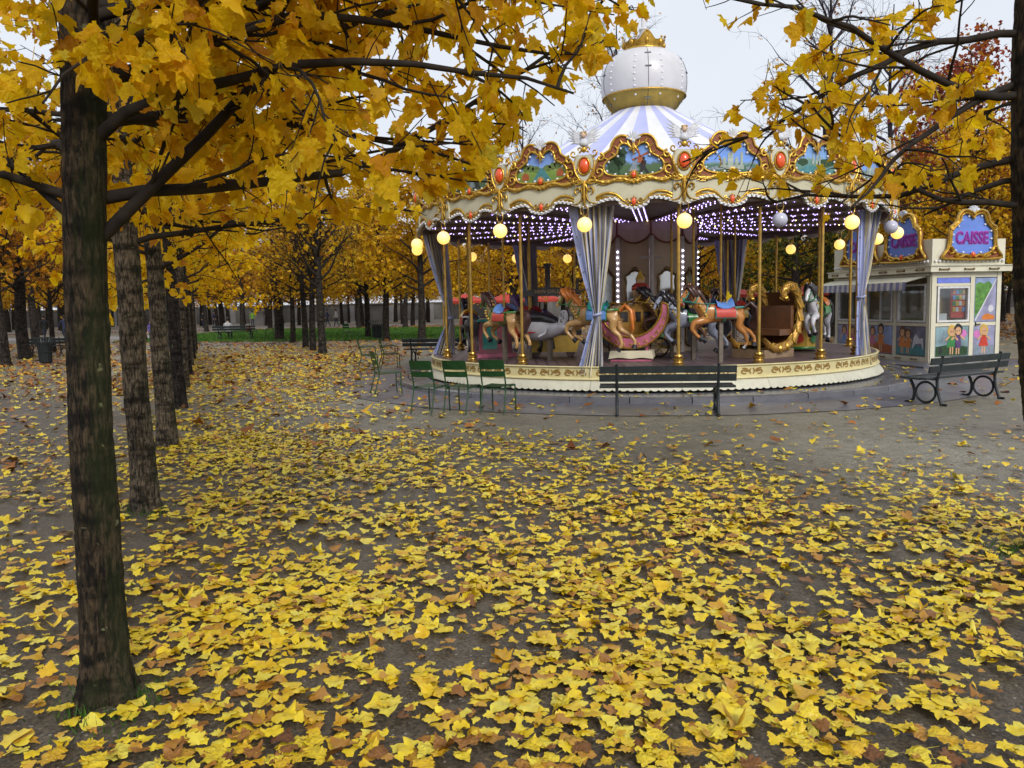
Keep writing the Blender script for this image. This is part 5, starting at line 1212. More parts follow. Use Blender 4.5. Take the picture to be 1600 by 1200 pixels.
curtain(141.6, -30, 0.95, 0.12, 0.05, 0.05, 'shaded curtain at the back of the carousel, right of the drum', 4, 0.95, 0.85)
curtain(-146.4, 20, 0.75, 0.12, 0.28, 0.30, 'shaded curtain at the back of the carousel, left of the drum', 5, 0.95, 0.85)

# ================================================================== rides on the carousel
def on_deck(phi, r, off=0.0):
    a = rad(phi); return (CX + r * math.sin(a), CY - r * math.cos(a), DECK_Z), math.atan2(-math.sin(a), -math.cos(a)) + off
POST = mat('grey_brown_post', (0.17, 0.14, 0.11), 0.5, 0.2, 0.2, 10)
HOOF = mat('black_hoof', (0.02, 0.018, 0.022), 0.3)
TW = mat('twisted_brass_pole', (0.34, 0.21, 0.05), 0.3, 0.85, 0.3, 20)
def paint(name, c, rough=0.28, var=0.16): return mat(name, c, rough, 0, var, 7, coat=0.35)
P_TAN, P_CAR, P_WHT, P_GRY, P_BLK, P_BRN = paint('tan_horse_paint', (0.50, 0.29, 0.11)), paint('caramel_horse_paint', (0.46, 0.19, 0.045)), paint('white_horse_paint', (0.60, 0.60, 0.66)), paint('blue_grey_horse_paint', (0.36, 0.40, 0.52)), paint('black_horse_paint', (0.022, 0.020, 0.026)), paint('brown_horse_paint', (0.14, 0.065, 0.03))
P_ORG, P_DBR, P_BLU, P_TEA, P_RED, P_GRN, P_YEL, P_PNK, P_VIO = paint('orange_paint', (0.62, 0.19, 0.03)), paint('dark_brown_paint', (0.06, 0.025, 0.02)), paint('sky_blue_paint', (0.13, 0.28, 0.66)), paint('teal_paint', (0.03, 0.30, 0.26)), paint('red_paint', (0.55, 0.05, 0.03)), paint('green_paint', (0.04, 0.22, 0.06)), paint('yellow_paint', (0.62, 0.40, 0.06)), paint('pink_paint', (0.58, 0.16, 0.26)), paint('violet_paint', (0.10, 0.05, 0.16))
def horse(phi, r, body, mane, saddle, blanket, strap, label, lift=0.0, off=0.0, rear=0, scale=1.0):
    loc, rz = on_deck(phi, r, off); t = empty('carousel_horse', loc, rz, label, 'carousel horse', 'galloping carousel horses'); t.scale = (scale,) * 3; L_ = lift
    def z(p): return (p[0], p[1], p[2] + L_)
    pts = [(z((-0.02, 0, 0.90)), (0.168, 0.172)), (z((-0.28, 0, 0.94)), (0.172, 0.18)), (z((-0.42, 0, 0.93)), (0.12, 0.14)), (z((0.24, 0, 0.93)), (0.172, 0.185)), (z((0.38, 0, 1.02)), (0.13, 0.165)),
           (z((0.48, 0, 1.18)), (0.092, 0.13)), (z((0.56, 0, 1.33)), (0.072, 0.10)), (z((0.65, 0, 1.335)), (0.062, 0.066)), (z((0.73, 0, 1.24)), (0.048, 0.05)), (z((0.785, 0, 1.135)), (0.036, 0.040)), (z((0.80, 0, 1.10)), (0.030, 0.032))]
    ed = [(0, 1), (1, 2), (0, 3), (3, 4), (4, 5), (5, 6), (6, 7), (7, 8), (8, 9), (9, 10)]
    legs = []
    for s in (-1, 1):
        if s > 0: fr = [(0.34, 0.80, .075), (0.56, 0.76, .050), (0.60, 0.63, .033), (0.50, 0.52, .026), (0.44, 0.47, .034)]
        else: fr = [(0.32, 0.78, .075), (0.50, 0.66, .048), (0.48, 0.53, .033), (0.36, 0.47, .026), (0.30, 0.43, .034)]
        if s > 0: hd = [(-0.36, 0.82, .095), (-0.30, 0.66, .062), (-0.46, 0.53, .036), (-0.50, 0.36, .027), (-0.45, 0.29, .034)]
        else: hd = [(-0.38, 0.80, .095), (-0.42, 0.64, .060), (-0.62, 0.56, .036), (-0.72, 0.42, .027), (-0.71, 0.34, .034)]
        for ch, root, y0 in ((fr, 3, 0.085), (hd, 1, 0.085)):
            prev = root
            for (x, zz, rr) in ch:
                pts.append((z((x, s * (y0 if prev == root else 0.075), zz)), rr * 1.25)); ed.append((prev, len(pts) - 1)); prev = len(pts) - 1
            legs.append((pts[prev][0], pts[prev - 1][0]))
    obj('body', skin_mesh('body', pts, ed, body, 2), t)
    for a, b in legs:
        a, b = Vector(a), Vector(b); d = (a - b).normalized(); m = MB(); m.tube([a - d * 0.02, a + d * 0.02, a + d * 0.055], [0.042, 0.050, 0.058], 8); m.build('hoof', HOOF, t)
    m = MB(); rr_ = random.Random(int(phi * 7) + 3)
    crest_ = [(0.68, 1.42), (0.60, 1.43), (0.52, 1.38), (0.46, 1.30), (0.40, 1.22), (0.34, 1.14), (0.28, 1.08)]
    for i, (x, zz) in enumerate(crest_):
        for s in (-1, 1):
            for k in range(2):
                w = rr_.uniform(-0.03, 0.03); m.tube([z((x + w, 0, zz)), z((x - 0.02 + w, s * 0.05, zz + 0.015)), z((x - 0.06 + w, s * 0.085, zz - 0.09)), z((x - 0.13 + w, s * 0.09, zz - 0.15 - 0.04 * k)), z((x - 0.10 + w, s * 0.085, zz - 0.21 - 0.03 * k))], [0.030, 0.038, 0.034, 0.024, 0.006], 6)
    m.tube([z((0.62, 0, 1.43)), z((0.70, 0, 1.42)), z((0.755, 0, 1.33))], [0.035, 0.035, 0.008], 6); m.build('mane', mane, t, 70)
    m = MB()
    for k in range(6):
        a = (k - 2.5) * 0.022; m.tube([z((-0.44, a * 0.4, 1.00)), z((-0.56, a, 1.06 + 0.01 * k)), z((-0.68, a * 1.4, 1.00)), z((-0.70, a * 1.6, 0.82)), z((-0.62 - 0.02 * k, a * 1.3, 0.66)), z((-0.68, a, 0.58))], [0.028, 0.038, 0.042, 0.038, 0.026, 0.006], 6)
    m.build('tail', mane, t, 70)
    def wrap(x0, x1, rad_, a_max, zc, lift_ends=0.0, nx=7, na=11, flare=0.0):
        rows = []
        for i in range(nx):
            f = i / (nx - 1); x = x0 + (x1 - x0) * f; e = abs(f - 0.5) * 2; row = []
            for j in range(na):
                a = -a_max + 2 * a_max * j / (na - 1); q = rad_ + flare * abs(a) / a_max
                row.append(z((x, q * math.sin(a), zc + rad_ * math.cos(a) + lift_ends * e ** 2.2 * math.cos(a * 0.9))))
            rows.append(row)
        g = MB(); g.grid(rows); g.grid([[(p[0], p[1] * 0.96, p[2] - 0.012) for p in rw] for rw in rows]); return g
    wrap(-0.22, 0.16, 0.196, rad(105), 0.905, 0, flare=0.012).build('saddle_blanket', blanket, t, 70)
    wrap(-0.235, 0.175, 0.193, rad(108), 0.90).build('blanket_edge', strap, t, 70).scale = (1.0, 0.99, 0.998)
    wrap(-0.20, 0.14, 0.212, rad(62), 0.91, 0.085).build('saddle', saddle, t, 70)
    m = MB()
    for x, zc, ry, rz_, tilt in ((0.33, 0.98, 0.135, 0.185, 0.5), (-0.02, 0.90, 0.178, 0.175, 0), (0.50, 1.20, 0.098, 0.115, 0.9)):
        m.tube([z((x + tilt * rz_ * math.cos(q) * -0.6, ry * math.sin(q), zc + rz_ * math.cos(q) * 0.9)) for q in np.linspace(0, 2 * pi, 20, endpoint=False)], 0.014, 5, closed=True)
    for s in (-1, 1): m.tube([z((0.77, s * 0.04, 1.15)), z((0.68, s * 0.066, 1.25)), z((0.62, s * 0.066, 1.38))], 0.010, 5); m.tube([z((0.74, s * 0.045, 1.16)), z((0.40, s * 0.13, 1.10)), z((0.16, s * 0.12, 1.10))], 0.007, 5)
    m.tube([z((0.745 + 0.02 * math.sin(q), 0.052 * math.cos(q), 1.19 + 0.05 * math.sin(q))) for q in np.linspace(0, 2 * pi, 12, endpoint=False)], 0.010, 5, closed=True); m.build('bridle', strap, t, 60)
    m = MB()
    for q in np.linspace(-2.2, 2.2, 13): m.ball(z((0.40 - 0.10 * math.cos(q), 0.165 * math.sin(q), 0.97 - 0.155 * math.cos(q))), (0.028, 0.028, 0.028), 6, 4)
    m.build('rosette_garland', P_YEL, t, 80)['kind'] = 'stuff'
    m = MB(); m.tube([z((-0.20, 0.18, 1.02)), z((-0.36, 0.165, 1.03)), z((-0.47, 0.0, 1.03)), z((-0.36, -0.165, 1.03)), z((-0.20, -0.18, 1.02))], 0.018, 6); m.build('breeching_strap', strap, t, 60)
    for s in (-1, 1):
        m = MB(); m.tube([z((0.60, s * 0.035, 1.39)), z((0.605, s * 0.048, 1.44)), z((0.62, s * 0.045, 1.49))], [0.022, 0.024, 0.003], 6); m.build('ear', body, t, 60)
        m = MB(); m.ball(z((0.69, s * 0.055, 1.315)), 0.014, 8, 5); m.build('eye', HOOF, t, 80)
    m = MB(); m.tube([(0, 0, 0.80 + L_), (0, 0, 2.95 / scale)], 0.024, 8); m.build('pole', TW, t)
    m = MB(); m.box((0, 0, (0.78 + L_) / 2), (0.075, 0.075, 0.78 + L_)); m.build('support_post', POST, t, 0)
    return t
horse(9.0, 4.42, P_CAR, P_DBR, P_BLU, P_RED, P_TEA, 'caramel horse with dark mane and blue saddle, right of the centre drum')
horse(6.0, 3.55, P_GRY, P_BLK, P_BLK, P_GRN, P_BLK, 'blue grey horse with black mane behind the caramel horse', -0.10)
horse(2.0, 2.75, P_BRN, P_BLK, P_RED, P_GRN, P_YEL, 'dark brown horse at the left of the blue grey horse', 0.02)
horse(52.0, 4.1, P_WHT, P_BLK, P_ORG, P_GRN, P_GRN, 'white horse with black mane and orange saddle near the right curtain', 0.0)
horse(-21.5, 4.35, P_TAN, P_ORG, P_TEA, P_BLU, P_GRN, 'tan horse with orange mane and tail behind the front curtain', 0.0)
horse(-51.0, 4.35, P_TAN, P_DBR, P_BLU, P_RED, P_GRN, 'tan horse with dark mane and blue saddle seen from behind on the left', -0.02)
horse(-78.0, 4.3, P_BLK, P_BLK, P_YEL, P_RED, P_WHT, 'black horse with yellow saddle near the left curtain', -0.12)
horse(-57.0, 3.35, P_BLK, P_VIO, P_RED, P_BLU, P_YEL, 'black horse on the inner row behind the tan horse on the left', -0.08)
horse(38.0, 2.6, P_BLK, P_DBR, P_RED, P_YEL, P_YEL, 'dark horse deep inside beside the golden scroll sleigh', -0.05)

# --- pink and gold crescent gondola on a draped base
loc, rz = on_deck(-13.6, 3.45); t = empty('crescent_gondola', loc, rz, 'pink and gold crescent gondola on a cloth draped base', 'carousel ride')
def arc_band(r_out, r_in, c_out, c_in, a0, a1, n=22):
    o = [(c_out[0] + r_out * math.sin(a), c_out[1] - r_out * math.cos(a)) for a in np.linspace(a0, a1, n)]; i = [(c_in[0] + r_in * math.sin(a), c_in[1] - r_in * math.cos(a)) for a in np.linspace(a1 * 0.97, a0 * 0.97, n)]
    return o + i
cres = arc_band(0.72, 0.60, (0, 0.98), (0, 1.08), -1.75, 1.75); cresi = arc_band(0.685, 0.645, (0, 0.98), (0, 1.06), -1.5, 1.5)
for s in (-1, 1):
    m = MB(); m.prism(cres, s * 0.34 - 0.03, s * 0.34 + 0.03); sd = m.build('side_panel', P_PNK, t, 30)
    m = MB(); m.tube([(p[0], s * 0.375, p[1]) for p in cres], 0.022, 6, closed=True)
    for a in np.linspace(-1.35, 1.35, 13):
        c = (0.668 * math.sin(a), 0.98 - 0.668 * math.cos(a)); m.tube([(p[0], s * 0.375, p[1]) for p in spiral(c[0], c[1], 0.045, 0.008, a, a + 4.5, 8)], 0.011, 5)
    m.build('gold_scrollwork', GOLD, sd, 60)
m = MB(); m.grid([[(0.63 * math.sin(a), y, 1.0 - 0.63 * math.cos(a)) for a in np.linspace(-1.3, 1.3, 15)] for y in (-0.34, 0.34)]); m.build('seat_shell', P_VIO, t, 60)
m = MB()
top = [(-0.42, -0.40), (0.42, -0.40), (0.42, 0.40), (-0.42, 0.40)]
n = 60; rows = [[], []]
for i in range(n + 1):
    q = i / n * 4; k = int(q) % 4; f = q - int(q); a, b = top[k], top[(k + 1) % 4]; x, y = a[0] + (b[0] - a[0]) * f, a[1] + (b[1] - a[1]) * f
    rows[0].append((x * 0.97, y * 0.97, 0.21)); rows[1].append((x * (1.03 + 0.015 * math.sin(i * 1.3)), y * 1.04, 0.05 + 0.025 * abs(math.sin(i * 0.42))))
m.grid(rows); m.add([(x * 0.97, y * 0.97, 0.21) for x, y in top], [(0, 1, 2, 3)]); m.build('base_cloth', STRIPE_B, t, 40)
m = MB(); m.box((0, 0, 0.02), (0.80, 0.76, 0.036)); m.build('base_plate', P_PNK, t, 0)
for x in (-0.3, 0.3): m = MB(); m.box((x, 0, 0.27), (0.05, 0.5, 0.13)); m.build('strut', P_PNK, t, 0)

# --- large golden scroll sleigh
loc, rz = on_deck(30.0, 3.75, rad(6)); t = empty('scroll_sleigh', loc, rz, 'large golden sleigh with tall curling scroll ends right of the centre', 'carousel ride')
SG = mat('sleigh_gold', (0.48, 0.27, 0.06), 0.32, 0.45, 0.3, 8, 0.5, 16)
SB = paint('sleigh_brown', (0.16, 0.07, 0.03))
spine = [(0.62, 0.42), (0.30, 0.22), (-0.02, 0.20), (-0.32, 0.30), (-0.52, 0.56), (-0.58, 0.90), (-0.50, 1.24), (-0.30, 1.42), (-0.10, 1.36), (-0.06, 1.20), (-0.16, 1.14)]
wid = [0.05, 0.13, 0.16, 0.15, 0.12, 0.11, 0.13, 0.15, 0.12, 0.08, 0.05]
sp = smooth_line(spine, 4); ws = [w[0] for w in smooth_line([(w,) for w in wid], 4)]
Lp, Rp = [], []
for i, p in enumerate(sp):
    a, b = sp[max(i - 1, 0)], sp[min(i + 1, len(sp) - 1)]; tt = Vector((b[0] - a[0], b[1] - a[1])).normalized(); nn = Vector((-tt.y, tt.x)); Lp.append((p[0] + nn.x * ws[i] * 0.6, p[1] + nn.y * ws[i] * 0.6)); Rp.append((p[0] - nn.x * ws[i] * 0.6, p[1] - nn.y * ws[i] * 0.6))
for s in (-1, 1):
    m = MB(); rows = []
    for (l, r_, c) in zip(Lp, Rp, sp):      # swollen section: a leaf-like volute
        rows.append([(l[0], s * 0.40, l[1]), ((l[0] + c[0]) / 2, s * 0.40 - 0.055, (l[1] + c[1]) / 2), (c[0], s * 0.40 - 0.07, c[1]), ((r_[0] + c[0]) / 2, s * 0.40 - 0.055, (r_[1] + c[1]) / 2), (r_[0], s * 0.40, r_[1]), ((r_[0] + c[0]) / 2, s * 0.40 + 0.055, (r_[1] + c[1]) / 2), (c[0], s * 0.40 + 0.07, c[1]), ((l[0] + c[0]) / 2, s * 0.40 + 0.055, (l[1] + c[1]) / 2), (l[0], s * 0.40, l[1])])
    m.grid(rows); sd = m.build('scroll_side', SG, t, 60)
    m = MB()
    for i in range(3, len(sp) - 3, 3):
        for e in (-1, 1):
            p = sp[i]; m.tube([(p[0], s * 0.40 + e * 0.068, p[1]), (Lp[i][0] * 0.6 + p[0] * 0.4, s * 0.40 + e * 0.065, Lp[i][1] * 0.6 + p[1] * 0.4), (Lp[i + 2][0], s * 0.40 + e * 0.02, Lp[i + 2][1])], [0.03, 0.026, 0.006], 5)
            m.tube([(p[0], s * 0.40 + e * 0.068, p[1]), (Rp[i][0] * 0.6 + p[0] * 0.4, s * 0.40 + e * 0.065, Rp[i][1] * 0.6 + p[1] * 0.4), (Rp[i + 2][0], s * 0.40 + e * 0.02, Rp[i + 2][1])], [0.03, 0.026, 0.006], 5)
    m.build('leaf_carving', GOLD, sd, 60)
m = MB(); m.grid([[(p[0], y, p[1]) for p in sp[3:26]] for y in (-0.38, 0.38)]); m.build('shell', SB, t, 60)
m = MB(); m.box((0.05, 0, 0.09), (0.95, 0.78, 0.17)); m.build('base_box', paint('sleigh_base', (0.28, 0.19, 0.11)), t, 0)
m = MB(); m.box((-0.2, 0, 0.50), (0.42, 0.72, 0.12)); m.box((-0.40, 0, 0.78), (0.10, 0.72, 0.5)); m.build('seat', SB, t, 0)
# --- painted tub
loc, rz = on_deck(67, 3.55); t = empty('painted_tub', loc, rz, 'yellow green painted tub ride behind the white horse', 'carousel ride')
m = MB(); m.lathe([(0.40, 0.04), (0.44, 0.10), (0.46, 0.40), (0.47, 0.68), (0.44, 0.70), (0.42, 0.66), (0.40, 0.30)], 8, cap=False, a0=pi / 8); m.build('wall', P_YEL, t, 20)
m = MB(); m.tube([(0.475 * math.cos(q + pi / 8), 0.475 * math.sin(q + pi / 8), 0.69) for q in np.linspace(0, 2 * pi, 8, endpoint=False)], 0.028, 6, closed=True); m.tube([(0.44 * math.cos(q + pi / 8), 0.44 * math.sin(q + pi / 8), 0.08) for q in np.linspace(0, 2 * pi, 8, endpoint=False)], 0.03, 6, closed=True); m.build('rim', P_GRN, t, 60)
for k in range(8):
    a = 2 * pi * (k + 0.5) / 8 + pi / 8; m = MB(); R_ = 0.44
    lp = smooth_line([(0, 0.58), (0.10, 0.5), (0.05, 0.40), (0.11, 0.26), (0, 0.18), (-0.11, 0.26), (-0.05, 0.40), (-0.10, 0.5)], 2, True)
    m.prism(lp, -R_ - 0.004, -R_ + 0.01); m.build('painted_motif', (P_GRN, P_RED)[k % 2], t, 0, rz=a)
m = MB(); m.lathe([(0.40, 0.30), (0.02, 0.30)], 8, cap=False); m.build('seat', P_RED, t, 0)
# --- white seaplane-like whale with black saddle
loc, rz = on_deck(-45, 3.7); t = empty('whale_ride', loc, rz + pi, 'white whale shaped ride with black back and red rear, left of the front curtain', 'carousel ride')
m = MB(); rows = []
for i in range(15):
    f = i / 14; x = -0.75 + 1.45 * f; rr = 0.23 * math.sin(pi * min(1, 0.10 + 0.86 * f)) ** 0.75; zc = 0.62 + 0.06 * (f - 0.5) ** 2 * 4
    rows.append([(x, rr * 0.95 * math.cos(q), zc + rr * math.sin(q)) for q in np.linspace(0, 2 * pi, 17)])
m.grid(rows); m.add([r_ for r_ in rows[0][:-1]], [tuple(range(16))]); m.add([r_ for r_ in rows[-1][:-1]], [tuple(range(16))[::-1]]); bd = m.build('body', P_WHT, t, 70)
m = MB(); m.tube([(-0.80, 0, 0.70), (-0.70, 0, 0.68), (-0.55, 0, 0.66)], [0.10, 0.19, 0.23], 14); m.tube([(-0.66, 0.22, 0.55), (-0.3, 0.25, 0.57), (0.05, 0.235, 0.58)], [0.05, 0.035, 0.01], 6); m.tube([(-0.66, -0.22, 0.55), (-0.3, -0.25, 0.57), (0.05, -0.235, 0.58)], [0.05, 0.035, 0.01], 6); m.build('red_tail_end', P_RED, t, 60)
m = MB(); m.prism(smooth_line([(0.50, 0.70), (0.62, 0.68), (0.72, 0.85), (0.70, 1.0), (0.62, 1.03), (0.55, 0.95)], 3, True), -0.03, 0.03); fn = m.build('fin', P_WHT, t, 40)
m = MB(); r_ = random.Random(4)
for i in range(16):
    x, zz = 0.60 + r_.uniform(-0.03, 0.07), 0.78 + i * 0.013
    for s in (-1, 1): m.ball((x, s * 0.03, zz), (0.014, 0.004, 0.012), 6, 4)
m.build('fin_spots', P_BLK, fn, 0)['kind'] = 'stuff'
m = MB(); m.tube([(-0.50, 0, 1.02), (-0.42, 0, 0.92), (-0.15, 0, 0.86), (0.15, 0, 0.86), (0.40, 0, 0.80), (0.5, 0, 0.74)], [0.05, 0.13, 0.14, 0.13, 0.10, 0.03], 12, flat=1.2); m.build('black_back', P_BLK, t, 60)
for s in (-1, 1): m = MB(); m.tube([(0.30, s * 0.18, 0.62), (0.36, s * 0.34, 0.55), (0.30, s * 0.42, 0.50)], [0.07, 0.06, 0.01], 8, flat=0.35); m.build('flipper', P_WHT, t, 60)
for x in (-0.35, 0.25): m = MB(); m.box((x, 0, 0.22), (0.08, 0.08, 0.44)); m.build('support_post', POST, t, 0)
# --- river steamer with name board
loc, rz = on_deck(-52, 2.95); t = empty('river_steamer', loc, math.radians(-6), 'yellow hulled river steamer with black name board under its roof', 'carousel ride')
m = MB(); m.prism([(-0.62, 0.50), (-0.52, 0.12), (0.52, 0.12), (0.62, 0.50)], -0.30, 0.30); m.build('hull', P_YEL, t, 0)
m = MB(); m.box((0, 0, 0.54), (1.26, 0.66, 0.09)); m.build('deck_band', P_BLK, t, 0)
m = MB(); m.prism(smooth_line([(-0.60, 1.38), (-0.55, 1.46), (0, 1.52), (0.55, 1.46), (0.60, 1.38), (0.55, 1.34), (-0.55, 1.34)], 2, True), -0.34, 0.34); m.build('roof', P_BLK, t, 40)
tx = obj('name_lettering', text_mesh('name_lettering', 'NEW ORLEANS', 0.105, mat('pale_gold_letter', (0.50, 0.34, 0.16), 0.4), 0.004), t, (0, -0.347, 1.425))
for x in (-0.5, 0.5):
    for y in (-0.27, 0.27): m = MB(); m.tube([(x, y, 0.58), (x, y, 1.36)], 0.016, 6); m.build('roof_post', BRASS, t)
for x in (-0.38, 0.38):
    for y in (-0.26, 0.26): m = MB(); m.tube([(x, y - 0.03, 0.09), (x, y + 0.03, 0.09)], 0.088, 14); m.build('wheel', P_DBR, t, 50)
m = MB(); m.box((0.1, 0.0, 0.68), (0.5, 0.5, 0.2)); m.box((0.32, 0, 0.92), (0.08, 0.5, 0.34)); m.build('seat', P_DBR, t, 0)
m = MB(); m.lathe([(0.06, 1.5), (0.06, 1.95), (0.09, 2.0), (0.09, 2.04)], 12, (-0.1, 0, 0)); m.build('funnel', P_BLK, t, 50)
# --- yellow coach with a doll on its roof
loc, rz = on_deck(-13.5, 2.35); t = empty('yellow_coach', loc, rad(4), 'golden yellow coach with dark windows behind the pink gondola', 'carousel ride')
COACH = paint('coach_yellow', (0.46, 0.24, 0.035))
m = MB(); m.prism(smooth_line([(-0.45, 0.30), (0.45, 0.30), (0.62, 0.62), (0.60, 1.10), (0.1, 1.12), (-0.50, 1.08), (-0.58, 0.66)], 3, True), -0.36, 0.36); m.build('body', COACH, t, 30)
for x, w, h, zz in ((-0.36, 0.16, 0.20, 0.86), (-0.12, 0.22, 0.20, 0.86), (0.13, 0.14, 0.20, 0.86), (0.40, 0.26, 0.26, 0.86)):
    m = MB(); m.box((x, -0.362, zz), (w, 0.012, h)); wn_ = m.build('window', P_BLK, t, 0)
    m = MB(); m.tube([(x - w / 2, -0.37, zz - h / 2), (x + w / 2, -0.37, zz - h / 2), (x + w / 2, -0.37, zz + h / 2), (x - w / 2, -0.37, zz + h / 2)], 0.014, 5, closed=True); m.build('window_frame', GOLDD, wn_)
m = MB(); m.box((0.32, -0.365, 0.52), (0.34, 0.012, 0.30)); m.build('green_door_panel', P_GRN, t, 0)
m = MB(); m.tube([(p[0], -0.38, p[1]) for p in smooth_line([(-0.66, 1.02), (-0.70, 1.10), (-0.60, 1.15), (-0.40, 1.13), (-0.1, 1.20), (0.1, 1.19), (0.6, 1.15)], 4)], 0.028, 6); m.tube([(p[0], -0.38, p[1]) for p in spiral(-0.64, 1.06, 0.07, 0.01, 2, 8, 12)], 0.02, 6); m.tube([(p[0], -0.38, p[1]) for p in spiral(0.0, 1.13, 0.06, 0.01, 1, 7, 12)], 0.018, 6); m.build('roof_scroll', GOLD, t, 60)
m = MB(); m.lathe([(0.20, 1.14), (0.20, 1.18), (0.14, 1.20), (0.15, 1.30), (0.18, 1.42), (0.13, 1.50), (0.08, 1.52)], 14, (0.05, -0.1, 0)); m.ball((0.05, -0.1, 1.60), 0.10, 12, 8); dl = m.build('roof_doll', paint('doll_cream', (0.62, 0.44, 0.22)), t, 60)
m = MB(); m.lathe([(0.145, 1.38), (0.19, 1.42), (0.185, 1.50), (0.12, 1.56)], 14, (0.05, -0.1, 0)); m.build('doll_jacket', P_RED, dl, 60)
m = MB(); m.lathe([(0.11, 1.64), (0.09, 1.68), (0.02, 1.82)], 12, (0.05, -0.1, 0)); m.build('doll_cap', P_YEL, dl, 60)
m = MB(); m.tube([(0.30, -0.1, 1.14), (0.30, -0.1, 2.55)], 0.045, 8); m.tube([(0.02, -0.1, 2.10), (0.5, -0.1, 2.10)], 0.03, 6); m.build('mast', PILW, t)
for x in (-0.35, 0.38):
    for y in (-0.38, 0.38):
        m = MB(); m.tube([(x + 0.2 * math.cos(q), y, 0.21 + 0.2 * math.sin(q)) for q in np.linspace(0, 2 * pi, 18, endpoint=False)], 0.022, 6, closed=True); w_ = m.build('wheel', P_DBR, t, 60)
        m = MB()
        for q in range(6): m.tube([(x, y, 0.21), (x + 0.2 * math.cos(q * pi / 3), y, 0.21 + 0.2 * math.sin(q * pi / 3))], 0.012, 5)
        m.build('spokes', P_YEL, w_, 60)
# --- pink and teal booth
loc, rz = on_deck(-70, 3.9); t = empty('pink_teal_booth', loc, 0.25, 'pink cabin ride with teal door behind the tan horse on the left', 'carousel ride')
m = MB(); m.prism([(-0.38, 0.10), (0.38, 0.10), (0.34, 0.80), (-0.34, 0.80)], -0.32, 0.32); m.build('cabin', paint('booth_pink', (0.30, 0.09, 0.12)), t, 0)
m = MB(); m.box((-0.14, -0.324, 0.48), (0.32, 0.012, 0.58)); m.build('teal_door', P_TEA, t, 0)
m = MB(); m.box((0, 0, 0.05), (0.90, 0.74, 0.09)); m.build('base', P_PNK, t, 0)
m = MB(); m.prism([(-0.40, 0.80), (0.40, 0.80), (0.36, 0.86), (-0.36, 0.86)], -0.36, 0.36); m.build('top_rail', P_TEA, t, 0)

# ================================================================== ticket kiosk
kio = empty('ticket_kiosk', (10.57, 20.18, 0.045), KYAW, 'cream ticket kiosk with three blue signs on its roof, right of the carousel', 'kiosk')
KW, KL, KH = 2.02, 4.0, 2.28
KC = mat('kiosk_cream', (0.70, 0.67, 0.53), 0.4, 0, 0.06, 3, dirt=0.12); KIN = mat('kiosk_interior', (0.10, 0.06, 0.035), 0.7); KGLASS = None
def glass_mat():
    m, nt, N, L, out = newmat('window_glass'); g = N.new('ShaderNodeBsdfGlossy'); g.inputs['Roughness'].default_value = 0.03; g.inputs['Color'].default_value = (0.9, 0.95, 1, 1)
    t_ = N.new('ShaderNodeBsdfTransparent'); t_.inputs['Color'].default_value = (0.88, 0.9, 0.9, 1); f = N.new('ShaderNodeValue'); f.outputs[0].default_value = 0.09
    x = N.new('ShaderNodeMixShader'); L.new(f.outputs[0], x.inputs[0]); L.new(t_.outputs[0], x.inputs[1]); L.new(g.outputs[0], x.inputs[2]); L.new(x.outputs[0], out.inputs[0]); return m
KGLASS = glass_mat(); KBLUE = mat('kiosk_blue_strip', (0.16, 0.22, 0.72), 0.4); KWHITE = mat('window_frame_white', (0.70, 0.70, 0.70), 0.4)
# two walls face the picture; faces are laid out in (u, z) and mapped to the wall
def FR(u, d, z): return (u, -d, z)                 # front wall (local -Y), u to the right, d = outwards
def LF(u, d, z): return (-d, KL - u, z)            # left wall (local -X), u to the right as seen from outside
def face_box(m, fn, u0, u1, z0, z1, d0, d1):
    vs = [fn(u, d, z) for u in (u0, u1) for d in (d0, d1) for z in (z0, z1)]; m.add(vs, [(0, 1, 3, 2), (4, 6, 7, 5), (0, 4, 5, 1), (2, 3, 7, 6), (0, 2, 6, 4), (1, 5, 7, 3)])
def kpart(name, fn, boxes, mt, parent=kio):
    m = MB(); [face_box(m, fn, *b) for b in boxes]; return m.build(name, mt, parent, 0)
m = MB(); m.box((KW / 2, KL / 2, 0.04), (KW - 0.02, KL - 0.02, 0.08)); m.build('floor', KIN, kio, 0)
m = MB(); m.box((KW - 0.04, KL / 2, KH / 2), (0.06, KL - 0.1, KH - 0.02)); m.box((KW / 2, KL - 0.04, KH / 2), (KW - 0.16, 0.06, KH - 0.02)); m.build('rear_walls', KC, kio, 0)
m = MB(); m.box((0.55, KL * 0.5, KH / 2), (0.05, KL - 0.9, KH - 0.1)); m.box((1.0, 0.42, KH / 2), (1.6, 0.05, KH - 0.1)); m.build('inner_partition', mat('inner_wood', (0.52, 0.38, 0.22), 0.6), kio, 0)
for nm, fn, us in (('corner_post', FR, (0.0, 0.13)), ('front_post', FR, (1.12, 1.24)), ('end_post', FR, (1.90, 2.02))):
    kpart(nm, fn, [(us[0], us[1], 0.0, KH, -0.10, 0.02)], KC)
for u in (0.0, 1.3, 2.6, 3.86): kpart('side_post', LF, [(u, u + 0.12, 0.0, KH, -0.10, 0.018)], KC)
for fn, Lw in ((FR, KW), (LF, KL)):
    kpart('sill_rail', fn, [(0.13, Lw - 0.13, 0.92, 1.00, -0.08, 0.012)], KC); kpart('base_rail', fn, [(0.13, Lw - 0.13, 0.0, 0.14, -0.08, 0.012)], KC); kpart('head_rail', fn, [(0.13, Lw - 0.13, 2.14, KH, -0.08, 0.012)], KC)
    for u in np.arange(0.35, Lw - 0.2, 0.62): kpart('pull_handle', fn, [(u - 0.10, u + 0.10, 0.055, 0.075, 0.03, 0.045), (u - 0.10, u - 0.085, 0.05, 0.085, 0.01, 0.045), (u + 0.085, u + 0.10, 0.05, 0.085, 0.01, 0.045)], GOLDD)
